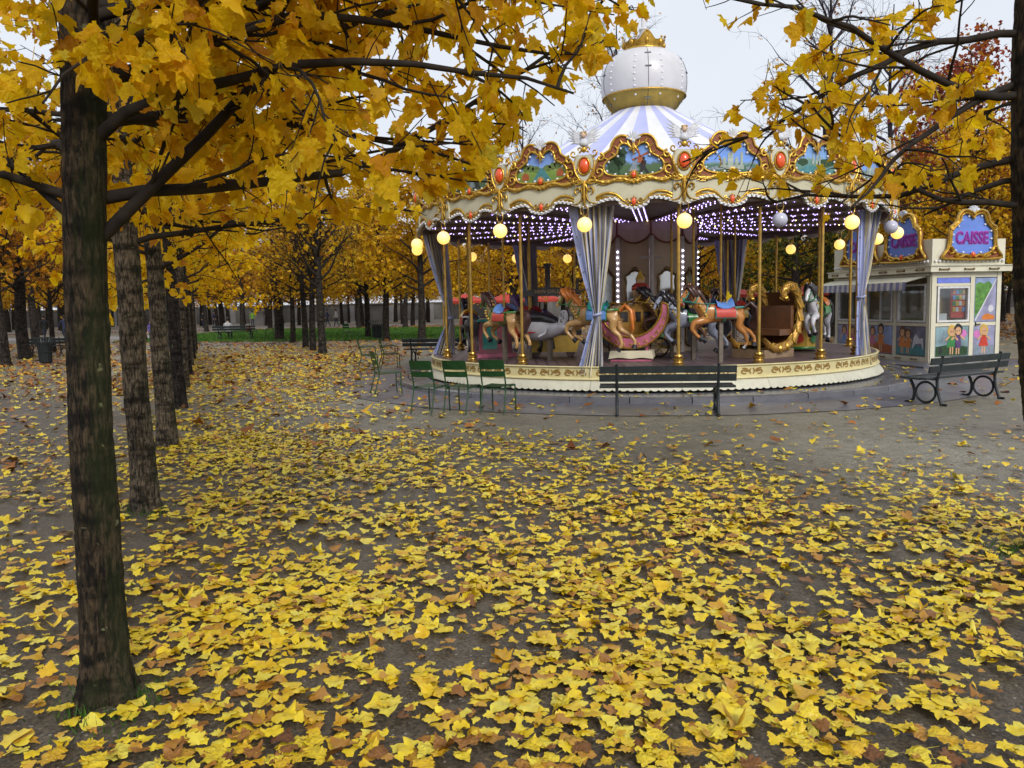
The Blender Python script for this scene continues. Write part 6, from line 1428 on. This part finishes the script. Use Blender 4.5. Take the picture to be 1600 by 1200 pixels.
kpart('blue_strip', FR, [(0.16, 1.10, 2.0, 2.13, -0.03, 0.006)], KBLUE); kpart('window_head', FR, [(0.13, 1.12, 1.93, 1.995, -0.08, 0.01)], KC)
def window(fn, u0, u1, z0, z1, mull=()):
    w = kpart('window', fn, [(u0, u1, z0, z0 + 0.05, -0.06, 0.025), (u0, u1, z1 - 0.05, z1, -0.06, 0.025), (u0, u0 + 0.05, z0 + 0.05, z1 - 0.05, -0.06, 0.025), (u1 - 0.05, u1, z0 + 0.05, z1 - 0.05, -0.06, 0.025)] + [(x - 0.02, x + 0.02, z0 + 0.05, z1 - 0.05, -0.05, 0.015) for x in mull], KWHITE)
    kpart('pane', fn, [(u0 + 0.05, u1 - 0.05, z0 + 0.05, z1 - 0.05, -0.03, -0.022)], KGLASS, w); return w
window(FR, 0.17, 1.10, 1.02, 1.92)
window(LF, 0.16, 1.26, 1.02, 2.0, (0.75,)); window(LF, 1.46, 2.56, 1.02, 2.0, (2.05,)); window(LF, 2.76, 3.82, 1.02, 2.0)
for u in (0.05, 1.36, 3.80): kpart('blue_strip', LF, [(u - 0.01 + 0.09, u + 0.06 + 0.03, 1.02, 2.0, -0.02, 0.010)], KBLUE)
# red sweet dispenser and price card behind the front window
kpart('sweet_rack', FR, [(0.66, 1.06, 1.12, 1.88, -0.16, -0.09)], P_RED)
for i in range(4):
    for j in range(4): kpart('sweet_box', FR, [(0.685 + j * 0.093, 0.765 + j * 0.093, 1.28 + i * 0.15, 1.39 + i * 0.15, -0.10, -0.065)], (P_YEL, P_BLU, P_WHT, P_GRN, P_ORG)[(i * 3 + j * 2) % 5])
kpart('price_card', FR, [(0.30, 0.52, 1.07, 1.24, -0.07, -0.062)], WHITE)
# picture panels: printed scenes
def kid(m_list, fn, u, z, s, dress, hair, boy=False):
    def F(poly, mt, d): 
        m = MB(); m.prism([(u + p[0] * s, z + p[1] * s) for p in poly], 0.012 + 0.0015 * d, 0.010, fn=fn); m_list.append(('printed_child', m, mt))
    F([(-0.06, 0), (-0.02, 0), (-0.015, 0.25), (0.015, 0.25), (0.02, 0), (0.06, 0), (0.06, 0.32), (-0.06, 0.32)], PSKIN, 1)
    F([(-0.17, 0.22), (0.17, 0.22), (0.07, 0.55), (-0.07, 0.55)] if not boy else [(-0.10, 0.18), (0.10, 0.18), (0.09, 0.55), (-0.09, 0.55)], dress, 2)
    F([(0.06, 0.52), (0.20, 0.40), (0.23, 0.44), (0.09, 0.56)], PSKIN, 3); F([(-0.06, 0.52), (-0.20, 0.40), (-0.23, 0.44), (-0.09, 0.56)], PSKIN, 3)
    F(blob(0, 0.70, 0.15, 0.18, 14, 0.08, int(u * 90)), hair, 2); F(blob(0, 0.67, 0.10, 0.12, 12), PSKIN, 3)
    for e in (-0.04, 0.04): F(blob(e, 0.68, 0.014, 0.022, 8), PBLK, 4)
PSKIN = mat('printed_skin', (0.62, 0.36, 0.20), 0.4); PHAIR = mat('printed_brown_hair', (0.14, 0.06, 0.02), 0.4); PBLOND = mat('printed_blond_hair', (0.60, 0.38, 0.08), 0.4); PFLOSS = mat('printed_pink_floss', (0.66, 0.20, 0.52), 0.4)
PANELBG = [picture_mat_k for picture_mat_k in (mat('print_sky_blue', (0.26, 0.34, 0.58), 0.35, 0, 0.3, 3), mat('print_street_grey', (0.30, 0.30, 0.46), 0.35, 0, 0.3, 4), mat('print_meadow', (0.20, 0.30, 0.34), 0.35, 0, 0.5, 3), mat('print_dusk', (0.16, 0.16, 0.24), 0.35, 0, 0.5, 4))]
def panel(fn, u0, u1, z0, z1, bg, kids, ground, extra=()):
    p = kpart('picture_panel', fn, [(u0, u1, z0, z1, -0.02, 0.008)], PANELBG[bg]); lst = []
    g = MB(); g.prism([(u0 + 0.01, z0 + 0.01), (u1 - 0.01, z0 + 0.01), (u1 - 0.01, z0 + 0.22), ((u0 + u1) / 2, z0 + 0.30), (u0 + 0.01, z0 + 0.24)], 0.0105, 0.009, fn=fn); lst.append(('printed_ground', g, ground))
    for k in kids: kid(lst, fn, *k)
    for (poly, mt) in extra: g = MB(); g.prism(poly, 0.0125, 0.011, fn=fn); lst.append(('printed_shape', g, mt))
    for nm, m_, mt in lst: m_.build(nm, mt, p, 0)
panel(FR, 0.15, 1.10, 0.16, 0.90, 2, [(0.62, 0.20, 0.85, P_GRN, PBLOND), (0.80, 0.20, 0.88, P_VIO, PBLK, True)], PGREEN, [(blob(0.96, 0.72, 0.10, 0.10, 12, 0.1, 3), PFLOSS), ([(0.36, 0.52), (0.42, 0.52), (0.395, 0.84), (0.385, 0.84)], PGREY), (blob(0.30, 0.30, 0.05, 0.09, 10, 0.2, 6), PBLK)])
panel(FR, 1.26, 1.88, 0.16, 0.90, 1, [(1.56, 0.20, 0.85, P_RED, PBLOND)], PGREY, [(blob(1.36, 0.70, 0.09, 0.10, 12, 0.1, 3), PFLOSS)])
panel(LF, 0.15, 1.28, 0.16, 0.90, 1, [(0.45, 0.20, 0.8, P_BLU, PHAIR, True), (0.85, 0.20, 0.78, P_PNK, PHAIR)], PGREY, [(blob(0.65, 0.66, 0.10, 0.10, 12, 0.1, 3), PFLOSS)])
panel(LF, 1.44, 2.58, 0.16, 0.90, 0, [(1.75, 0.20, 0.8, P_PNK, PHAIR), (2.1, 0.20, 0.88, P_ORG, PBLK)], PRED)
panel(LF, 2.74, 3.84, 0.16, 0.90, 3, [(2.98, 0.20, 0.8, P_ORG, PHAIR), (3.2, 0.20, 0.75, P_ORG, PHAIR), ], PTEAL, [([(3.35, 0.30), (3.42, 0.62), (3.5, 0.72), (3.62, 0.60), (3.75, 0.62), (3.78, 0.30), (3.70, 0.48), (3.48, 0.46)], P_WHT)])
# door with tree picture and diagonal
dr = kpart('door', FR, [(1.25, 1.89, 0.91, 0.99, -0.07, 0.014)], KC); kpart('upper_panel', FR, [(1.26, 1.88, 1.01, 2.12, -0.02, 0.008)], PANELBG[0], dr)
m = MB(); m.prism([(1.27, 1.10), (1.27, 1.95), (1.38, 2.02), (1.52, 1.98), (1.66, 2.04), (1.78, 1.92), (1.70, 1.75)], 0.0105, 0.009, fn=FR); m.build('printed_tree', mat('print_tree_green', (0.10, 0.26, 0.05), 0.4, 0, 0.5, 9), dr, 0)
m = MB(); m.prism([(1.27, 1.02), (1.87, 1.02), (1.87, 2.08)], 0.012, 0.0108, fn=FR); m.build('printed_awning', PANELBG[1], dr, 0)
m = MB(); m.prism([(1.27, 1.06), (1.87, 2.11), (1.87, 2.05), (1.30, 1.03)], 0.0135, 0.0122, fn=FR); m.build('printed_diagonal', WHITE, dr, 0)
m = MB(); m.prism([(1.48, 1.06), (1.85, 1.06), (1.85, 1.16), (1.62, 1.22), (1.50, 1.16)], 0.0135, 0.0122, fn=FR); m.build('printed_orange_form', P_ORG, dr, 0)
m = MB(); m.prism(blob(1.74, 1.34, 0.08, 0.10, 12, 0.1, 2), 0.0135, 0.0122, fn=FR); m.build('printed_white_form', P_WHT, dr, 0)
kpart('handle', FR, [(1.28, 1.44, 0.94, 0.96, 0.02, 0.05), (1.28, 1.31, 0.90, 1.0, 0.012, 0.03)], IRON, dr)
# roof slab, parapet box, bulbs
m = MB(); m.box((KW / 2, KL / 2, KH + 0.07), (KW + 0.34, KL + 0.34, 0.14)); m.build('roof_slab', KC, kio, 0)
m = MB(); m.box((KW / 2, KL / 2, KH + 0.155), (KW + 0.40, KL + 0.40, 0.03)); m.build('roof_edge', CREAMW, kio, 0)
for fn, Lw in ((FR, KW), (LF, KL)):
    for u in np.arange(0.2, Lw, 0.72): kpart('roof_handle', fn, [(u - 0.14, u + 0.14, KH + 0.05, KH + 0.075, 0.19, 0.21), (u - 0.14, u - 0.12, KH + 0.04, KH + 0.09, 0.165, 0.21), (u + 0.12, u + 0.14, KH + 0.04, KH + 0.09, 0.165, 0.21)], GOLDD)
PZ0, PZ1 = KH + 0.17, KH + 0.82
m = MB(); m.box((KW / 2, KL / 2, (PZ0 + PZ1) / 2), (KW + 0.1, KL + 0.1, PZ1 - PZ0)); m.build('parapet', KC, kio, 0)
m = MB()
for u in np.arange(0.03, KW, 0.115): m.ball(FR(u, 0.085, PZ0 + 0.10), 0.034, 8, 5)
for u in np.arange(0.03, KL, 0.115): m.ball(LF(u, 0.085, PZ0 + 0.10), 0.034, 8, 5)
m.build('parapet_bulbs', PEARL, kio, 80)['kind'] = 'stuff'
# three arched signs
SIGNB = mat('sign_blue', (0.14, 0.25, 0.72), 0.3, 0, 0.12, 4); SIGNP = mat('sign_purple_letters', (0.22, 0.02, 0.30), 0.35); SIGNE = mat('sign_letter_edge', (0.55, 0.10, 0.45), 0.35)
s_out = mirror_loop(smooth_line([(0, 0.92), (0.06, 0.97), (0.17, 1.0), (0.28, 0.96), (0.34, 0.86), (0.36, 0.76), (0.46, 0.68), (0.52, 0.55), (0.52, 0.40), (0.55, 0.22), (0.66, 0.08), (0.60, 0.02), (0, 0.0)], 2)); s_in = mirror_loop(smooth_line([(0, 0.80), (0.04, 0.86), (0.15, 0.90), (0.23, 0.86), (0.26, 0.76), (0.32, 0.68), (0.42, 0.58), (0.43, 0.42), (0.44, 0.28), (0.36, 0.18), (0.2, 0.13), (0, 0.12)], 2)); s_in = [(x * 1.13, 0.48 + (z - 0.48) * 1.10) for x, z in s_in]
def sign(loc, rz):
    g = empty('roof_sign', loc, rz); g.parent = kio; g.scale = (1.28, 1.28, 1.22)
    m = MB(); m.prism(s_out, -0.02, 0.03, holes=[s_in]); fr = m.build('sign_frame', RUST, g, 30)
    m = MB(); m.tube([(p[0], -0.03, p[1]) for p in s_out], 0.032, 6, closed=True); m.tube([(p[0], -0.03, p[1]) for p in s_in], 0.026, 6, closed=True)
    for s in (-1, 1):
        for cx, cz, r0, a0, tu in ((0.50, 0.16, 0.11, 1, 4.5), (0.47, 0.62, 0.07, 2, -4.5), (0.30, 0.06, 0.07, 0.5, 4)): m.tube([(s * p[0], -0.04, p[1]) for p in spiral(cx, cz, r0, 0.015, a0, a0 + tu, 10)], 0.026, 6)
        m.tube([(s * x, -0.04, z) for x, z in smooth_line([(0.04, 0.05), (0.16, 0.10), (0.28, 0.05), (0.40, 0.10)], 3)], 0.028, 6)
    o = m.build('gold_scrollwork', GOLD, g, 60)
    m = MB(); m.prism(s_in, 0.0, 0.02); m.build('sign_board', SIGNB, g, 0)
    obj('letter_outline', CA2, g, (0, -0.004, 0.43)); obj('lettering', CA1, g, (0, -0.012, 0.43))
    m = MB(); acc = 0; nx = 0.05
    for a, b in zip(s_in, s_in[1:] + s_in[:1]):
        acc += math.hypot(b[0] - a[0], b[1] - a[1])
        if acc > nx: c = Vector((b[0], b[1])); d = (Vector((0, 0.48)) - c).normalized() * 0.055; m.ball((c.x + d.x, -0.012, c.y + d.y), 0.024, 7, 5); nx = acc + 0.17
    m.build('sign_bulbs', PEARL, g, 80)['kind'] = 'stuff'
    m = MB(); m.ball((0, -0.05, 0.10), (0.05, 0.03, 0.06), 10, 6); m.build('jewel', JEWEL, g, 80)
    m = MB()
    for i in range(5): a = pi * (0.2 + 0.15 * i); m.tube([(0, -0.03, 0.93), (0.14 * math.cos(a), -0.03, 0.93 + 0.16 * math.sin(a))], [0.02, 0.03], 6)
    m.build('shell', WINGW, g, 60)
CA1 = text_mesh('lettering', 'CAISSE', 0.34, SIGNP, 0.008, 0.006, 0.72); CA2 = text_mesh('letter_outline', 'CAISSE', 0.34, SIGNE, 0.004, 0.018, 0.72)
sign((KW / 2 + 0.02, -0.10, PZ0 + 0.13), 0); sign((-0.10, 0.95, PZ0 + 0.13), -pi / 2); sign((-0.10, 2.75, PZ0 + 0.13), -pi / 2)
# striped awning over the left-hand counter
AW1 = mat('awning_blue', (0.26, 0.29, 0.48), 0.6); AW2 = mat('awning_white', (0.70, 0.70, 0.72), 0.6)
aw = empty('awning', (0, 0, 0)); aw.parent = kio
m = MB(); face_box(m, LF, 0.05, 3.95, 2.20, 2.24, 0.02, 0.10)
m.grid([[LF(u, 0.03, 2.21) for u in (0.02, 3.98)], [LF(u, 0.72, 2.04) for u in (0.02, 3.98)]]); m.grid([[LF(u, 0.03, 2.20) for u in (0.02, 3.98)], [LF(u, 0.72, 2.03) for u in (0.02, 3.98)]]); m.build('awning_canvas', CREAMW, aw, 0)
for i in range(33):
    u0 = 0.02 + i * 0.12; m = MB(); u1 = u0 + 0.12
    m.grid([[LF(u0 + 0.03 * k, 0.722, 2.045) for k in range(5)], [LF(u0 + 0.03 * k, 0.735, 1.86 - 0.03 * math.sin(pi * k / 4)) for k in range(5)]]); m.build('valance_flap', (AW1, AW2)[i % 2], aw, 0)

# ================================================================== benches, chairs, bins
def make_bench():
    t = empty('park_bench', (0, 0, 0))
    sl = MB(); sl.box((0, 0, 0), (2.05, 0.10, 0.032)); seat_me = sl.mesh('seat_slat', BENCHW, 0)
    for i, y in enumerate((-0.13, -0.01, 0.11, 0.23)): obj('seat_slat', seat_me, t, (0, y, 0.43 - 0.008 * (1 if i in (1, 2) else 0)))
    for z, y in ((0.575, -0.235), (0.705, -0.262)):
        m = MB(); m.box((0, y, z), (2.05, 0.03, 0.105), rx=rad(10)); m.build('back_slat', BENCHW, t, 0)
    for x in (-0.76, 0.76):
        m = MB(); m.tube([(x, y, z) for y, z in smooth_line([(-0.275, 0.79), (-0.245, 0.62), (-0.205, 0.46), (-0.19, 0.36), (-0.21, 0.2), (-0.28, 0.0)], 4)], [0.024] * 20 + [0.03], 8)
        m.tube([(x, y, z) for y, z in smooth_line([(0.30, 0.0), (0.22, 0.06), (0.20, 0.2), (0.25, 0.34), (0.29, 0.40)], 4)], 0.024, 8)
        m.tube([(x, 0.0 + 0.17 * math.cos(q), 0.19 + 0.165 * math.sin(q)) for q in np.linspace(0, 2 * pi, 24, endpoint=False)], 0.02, 6, closed=True)
        m.tube([(x, -0.20, 0.405), (x, 0.29, 0.405)], 0.02, 6); m.tube([(x, -0.28, 0.012), (x, -0.36, 0.012)], 0.022, 6); m.tube([(x, 0.30, 0.012), (x, 0.36, 0.012)], 0.022, 6)
        m.build('iron_frame', IRON, t, 60)
    return t
b0 = make_bench()
tag(b0, 'dark slatted park bench seen from behind in front of the carousel', 'bench', 'park benches'); b0.location = (2.39, 12.33, 0); b0.rotation_euler.z = math.atan2(-0.2, 1.47)
b1 = copy_tree(b0); b1.location = (7.33, 13.15, 0); b1.rotation_euler.z = math.atan2(0.66, 1.25); b1['label'] = 'dark park bench with iron legs in front of the ticket kiosk'
b2 = copy_tree(b0); b2.location = (-2.3, 24.7, 0); b2.rotation_euler.z = rad(-12); b2['label'] = 'dark park bench behind the green chairs, left of the carousel'
b3 = copy_tree(b0); b3.location = (-16.7, 48.6, 0); b3.rotation_euler.z = rad(2); b3.scale = (1.25, 1.1, 1.1); b3['label'] = 'far park bench with a seated person at the lawn edge'
b4 = copy_tree(b0); b4.location = (-19.5, 33.6, 0); b4.rotation_euler.z = rad(-5); b4['label'] = 'far bench between the trunks of the left row'
def make_chair(mt, arms=False, dark=None):
    t = empty('garden_chair', (0, 0, 0)); W = 0.20
    for s in (-1, 1):
        m = MB(); m.tube([(s * W, y, z) for y, z in smooth_line([(-0.31, 0.0), (-0.25, 0.22), (-0.20, 0.42), (-0.24, 0.62), (-0.30, 0.86)], 4)], 0.0125, 7); m.build('rear_leg_and_upright', mt, t, 60)
        m = MB(); m.tube([(s * W, y, z) for y, z in smooth_line([(-0.20, 0.415), (0.05, 0.425), (0.20, 0.435), (0.235, 0.40), (0.235, 0.2), (0.25, 0.0)], 4)], 0.0125, 7); m.build('front_leg_and_rail', mt, t, 60)
        if arms: m = MB(); m.tube([(s * (W + 0.02), y, z) for y, z in smooth_line([(-0.25, 0.64), (0.0, 0.66), (0.16, 0.65), (0.19, 0.58), (0.18, 0.43)], 4)], 0.012, 7); m.build('armrest', mt, t, 60)
    for i in range(7):
        y = -0.17 + i * 0.062; m = MB(); m.grid([[(x, y - 0.024, 0.435 + 0.010 * (x / W) ** 2), (x, y + 0.024, 0.437 + 0.010 * (x / W) ** 2)] for x in np.linspace(-W, W, 7)]); m.grid([[(x, y - 0.024, 0.427 + 0.010 * (x / W) ** 2), (x, y + 0.024, 0.429 + 0.010 * (x / W) ** 2)] for x in np.linspace(-W, W, 7)]); m.build('seat_slat', mt, t, 60)
    for z0, z1, y0, y1 in ((0.60, 0.69, -0.235, -0.255), (0.72, 0.87, -0.262, -0.305)):
        m = MB()
        for o_ in (0.0, -0.006): m.grid([[(x, y0 - 0.03 * (1 - (x / W) ** 2) + o_, z0), (x, y1 - 0.03 * (1 - (x / W) ** 2) + o_, z1)] for x in np.linspace(-W, W, 9)])
        m.build('back_slat', mt, t, 60)
    m = MB(); m.tube([(-W, -0.20, 0.405), (W, -0.20, 0.405)], 0.009, 6); m.tube([(-W, 0.20, 0.42), (W, 0.20, 0.42)], 0.009, 6); m.build('cross_rod', mt, t, 60)
    return t
c0 = make_chair(CHAIRG); ca = make_chair(CHAIRG, True)
LC = 'green garden chairs by the carousel'
def put_chair(o, x, y, a, lab): o.location = (x, y, 0); o.rotation_euler.z = rad(a); tag(o, lab, 'chair', LC); return o
put_chair(c0, -1.33, 13.05, -28, 'leftmost of the three dark green chairs in a row before the carousel')
put_chair(copy_tree(c0), -0.80, 12.93, -24, 'middle of the three dark green chairs in a row before the carousel')
put_chair(copy_tree(c0), -0.22, 12.87, -20, 'rightmost of the three dark green chairs in a row before the carousel')
put_chair(copy_tree(c0), -2.52, 16.1, -68, 'single green chair on the wet paving facing the carousel')
put_chair(ca, -3.98, 22.3, -150 + 70, 'green armchair behind the single chair, left one of a pair')
put_chair(copy_tree(ca), -3.45, 22.7, -72, 'green armchair behind the single chair, right one of a pair')
put_chair(copy_tree(c0), -9.38, 46.3, -20, 'far green chair standing alone on the lawn')
put_chair(copy_tree(ca), -14.6, 48.5, 110, 'far green chair beside the bench with the seated person')
def make_bin(mt):
    t = empty('slatted_bin', (0, 0, 0))
    me = MB(); me.tube([(0, y, z) for y, z in smooth_line([(-0.20, 0.06), (-0.215, 0.4), (-0.25, 0.70), (-0.33, 0.92)], 3)], 0.022, 4, flat=0.4); sm_ = me.mesh('slat', mt, 40)
    for k in range(22): obj('slat', sm_, t, rz=2 * pi * k / 22)
    for z, r in ((0.08, 0.21), (0.42, 0.225), (0.74, 0.262), (0.92, 0.33)):
        m = MB(); m.tube([(r * math.cos(q), r * math.sin(q), z) for q in np.linspace(0, 2 * pi, 24, endpoint=False)], 0.014, 5, closed=True); m.build('hoop', mt, t, 60)
    m = MB(); m.lathe([(0.15, 0.0), (0.18, 0.05), (0.17, 0.08), (0.185, 0.10), (0.20, 0.70)], 18, cap=False); m.build('liner', RUBBER, t, 50); return t
n0 = tag(make_bin(IRON), 'black slatted waste bin flaring at the top, left among the trunks', 'waste bin', 'waste bins'); n0.location = (-16.6, 28.5, 0)
n1 = copy_tree(n0); n1.location = (-7.4, 44.4, 0); n1.scale = (1.3, 1.3, 1.1); n1['label'] = 'grey waste bin far off on the lawn between two trunks'

# ================================================================== red cafe parasols, statue
PRS = mat('parasol_red', (0.42, 0.035, 0.02), 0.7, 0, 0.15, 3)
def parasol(x, y, lab, s=1.0):
    t = empty('parasol', (x, y, 0), 0.3 * x, lab, 'parasol', 'red parasols of the cafe'); t.scale = (s, s, s)
    m = MB(); n = 8; rim = [(1.6 * math.cos(2 * pi * i / n), 1.6 * math.sin(2 * pi * i / n), 2.1) for i in range(n)]; m.add(rim + [(0, 0, 2.65)], [(i, (i + 1) % n, n) for i in range(n)])
    m.add(rim + [(p[0], p[1], 1.92) for p in rim], [(i, (i + 1) % n, (i + 1) % n + n, i + n) for i in range(n)]); m.build('canopy', PRS, t, 0)
    m = MB(); m.tube([(0, 0, 0), (0, 0, 2.7)], 0.03, 8); m.build('pole', KWHITE, t)
    m = MB(); m.lathe([(0.3, 0), (0.3, 0.08), (0.05, 0.12)], 12); m.build('base', IRON, t)
for i, (x, y, lab) in enumerate([(-3.3, 59, 'red parasol far behind the left end of the carousel'), (-0.3, 61, 'red parasol far behind the tan horse seen from behind'), (2.2, 58, 'red parasol far behind the front curtain'), (14.6, 52, 'red parasol seen right of the drum beside the rear curtain'), (19.0, 51.0, 'red parasol seen beside the white horse')]): parasol(x, y, lab, 1.0)
st = empty('statue', (-30.8, 98, 0), 0, 'dark bronze statue on a pale plinth far beyond the lawn', 'statue')
m = MB(); m.box((0, 0, 0.75), (1.6, 1.2, 1.5)); m.box((0, 0, 1.55), (1.8, 1.4, 0.12)); m.build('plinth', STONE, st, 0)
obj('figure', skin_mesh('figure', [((0, 0, 2.6), (.22, .18)), ((0, 0, 3.05), (.26, .18)), ((0, 0, 3.3), .10), ((0, 0, 3.5), .13), ((.14, 0, 2.1), .15), ((.2, .1, 1.65), .12), ((-.16, 0, 2.1), .15), ((-.2, -.05, 1.65), .12), ((.5, 0, 3.0), .09), ((.75, .1, 3.3), .07), ((-.45, 0, 2.9), .09), ((-.6, .2, 2.5), .07)], [(0, 1), (1, 2), (2, 3), (0, 4), (4, 5), (0, 6), (6, 7), (1, 8), (8, 9), (1, 10), (10, 11)], IRON, 1), st)

# ================================================================== people, far off
def person(x, y, rz, lab, coat, legs, hair, pose='stand', h=1.70, zoff=0.0):
    t = empty('person', (x, y, zoff), rz, lab, 'person', 'people in the park'); s = h / 1.70
    if pose == 'sit':
        hip = (0, 0, 0.52); L_ = {'k': [(0.09, 0.40, 0.50), (-0.09, 0.40, 0.50)], 'a': [(0.09, 0.44, 0.07), (-0.09, 0.42, 0.07)], 'f': [(0.09, 0.58, 0.04), (-0.09, 0.56, 0.04)]}; ch = (0, -0.02, 0.92); nk = (0, 0.0, 1.10); hd = (0, 0.03, 1.24); el = [(0.24, 0.06, 0.72), (-0.24, 0.06, 0.72)]; ha = [(0.14, 0.30, 0.60), (-0.14, 0.30, 0.60)]; sh = 0.98
    else:
        st_ = 0.22 if pose == 'walk' else 0.03
        hip = (0, 0, 0.92); L_ = {'k': [(0.09, st_ * 0.6, 0.50), (-0.09, -st_ * 0.3, 0.50)], 'a': [(0.10, st_, 0.08), (-0.10, -st_ * 1.2, 0.10)], 'f': [(0.10, st_ + 0.14, 0.04), (-0.10, -st_ * 1.2 + 0.13, 0.05)]}; ch = (0, 0.02, 1.28); nk = (0, 0.02, 1.46); hd = (0, 0.05, 1.60); el = [(0.27, -0.04 - st_ * 0.5, 1.12), (-0.27, 0.04 + st_ * 0.3, 1.12)]; ha = [(0.27, 0.08 - st_ * 0.5, 0.88), (-0.27, 0.16 + st_ * 0.5, 0.90)]; sh = 1.38
    pts = [(hip, (.15, .11)), (ch, (.165, .115)), (nk, .055), (hd, (.075, .095)), ((hd[0], hd[1] + .01, hd[2] + .09), (.06, .075))]; ed = [(0, 1), (1, 2), (2, 3), (3, 4)]
    for i, sx in enumerate((1, -1)):
        b = len(pts); pts += [((sx * 0.09, hip[1] + 0.01, hip[2] - 0.06), .085), (L_['k'][i], .058), (L_['a'][i], .042), (L_['f'][i], .036)]; ed += [(0, b), (b, b + 1), (b + 1, b + 2), (b + 2, b + 3)]
        b = len(pts); pts += [((sx * 0.19, ch[1], sh), .062), (el[i], .047), (ha[i], .034), ((ha[i][0], ha[i][1] + .06, ha[i][2] - .05), .026)]; ed += [(1, b), (b, b + 1), (b + 1, b + 2), (b + 2, b + 3)]
    me = skin_mesh('body', [((p[0] * s, p[1] * s, p[2] * s), (tuple(q * s for q in r_) if isinstance(r_, tuple) else r_ * s)) for (p, r_) in pts], ed, [coat, legs, SKIN], 1)
    for p in me.polygons:
        c = p.center / s; kz = hip[2] - 0.04
        hand = any((c - Vector(a_)).length < 0.09 for a_ in ha)
        p.material_index = 2 if c.z > nk[2] + 0.01 or hand else (1 if c.z < kz or (pose == 'sit' and c.y > 0.12 and c.z < 0.58) else 0)
    obj('body', me, t)
    m = MB(); m.ball((0, (hd[1] - 0.015) * s, (hd[2] + 0.045) * s), (0.092 * s, 0.108 * s, 0.105 * s), 10, 7); m.ball((0, (hd[1] - 0.06) * s, (hd[2] - 0.01) * s), (0.075 * s, 0.05 * s, 0.08 * s), 8, 5); m.build('hair', hair, t, 80)
    return t
CB, CN, CW, CP, CG = mat('black_coat', (0.018, 0.018, 0.022), 0.7), mat('navy_coat', (0.03, 0.04, 0.10), 0.7), mat('white_coat', (0.55, 0.55, 0.56), 0.7), mat('violet_coat', (0.12, 0.09, 0.42), 0.7), mat('lime_vest', (0.16, 0.40, 0.03), 0.6)
JN, HB = mat('dark_trousers', (0.025, 0.03, 0.05), 0.8), mat('dark_hair', (0.025, 0.017, 0.012), 0.6)
person(-17.2, 48.75, rad(2), 'person in a white top sitting on the far park bench', CW, JN, HB, 'sit', 1.7, -0.02)
person(-28.0, 48.2, rad(70), 'person in dark clothes walking at the left between the trunks', CB, JN, HB, 'walk')
person(-27.2, 48.9, rad(60), 'person in a navy coat walking beside the dark clad walker', CN, JN, HB, 'walk', 1.65)
person(-18.6, 41.5, rad(160), 'child in a violet jacket seen between the row trunks', CP, JN, HB, 'stand', 1.35)
person(-32.2, 84.0, rad(-100), 'leftmost of three dark clad people standing beyond the far bench', CB, JN, HB)
person(-31.2, 84.3, rad(-80), 'middle of three dark clad people standing beyond the far bench', CN, JN, HB, 'stand', 1.75)
person(-30.2, 84.0, rad(90), 'rightmost of three dark clad people standing beyond the far bench', CB, JN, HB, 'stand', 1.68)
person(-33.6, 78.5, rad(120), 'person in dark coat walking left of the three standing people', CB, JN, HB, 'walk')
person(-27.0, 84.0, rad(30), 'person in a lime yellow vest far beyond the bench', CG, JN, HB)
person(-16.6, 76.5, rad(100), 'person in a white coat walking on the far path beyond the lawn', CW, JN, HB, 'walk')
person(-17.5, 76.8, rad(100), 'person in a navy coat just left of the white coated walker', CN, JN, HB, 'walk')
person(13.4, 33.0 - 3.5, rad(150), 'person in a dark coat seen behind the white horse', CB, JN, HB)
# bag on the bench
m = MB(); m.lathe([(0.14, 0), (0.22, 0.04), (0.22, 0.16), (0.15, 0.28), (0.05, 0.32)], 12); tag(m.build('shoulder_bag', mat('orange_bag', (0.50, 0.13, 0.03), 0.6), None, 60, (-15.9, 48.7, 0.485)), 'orange bag lying on the far park bench', 'bag')
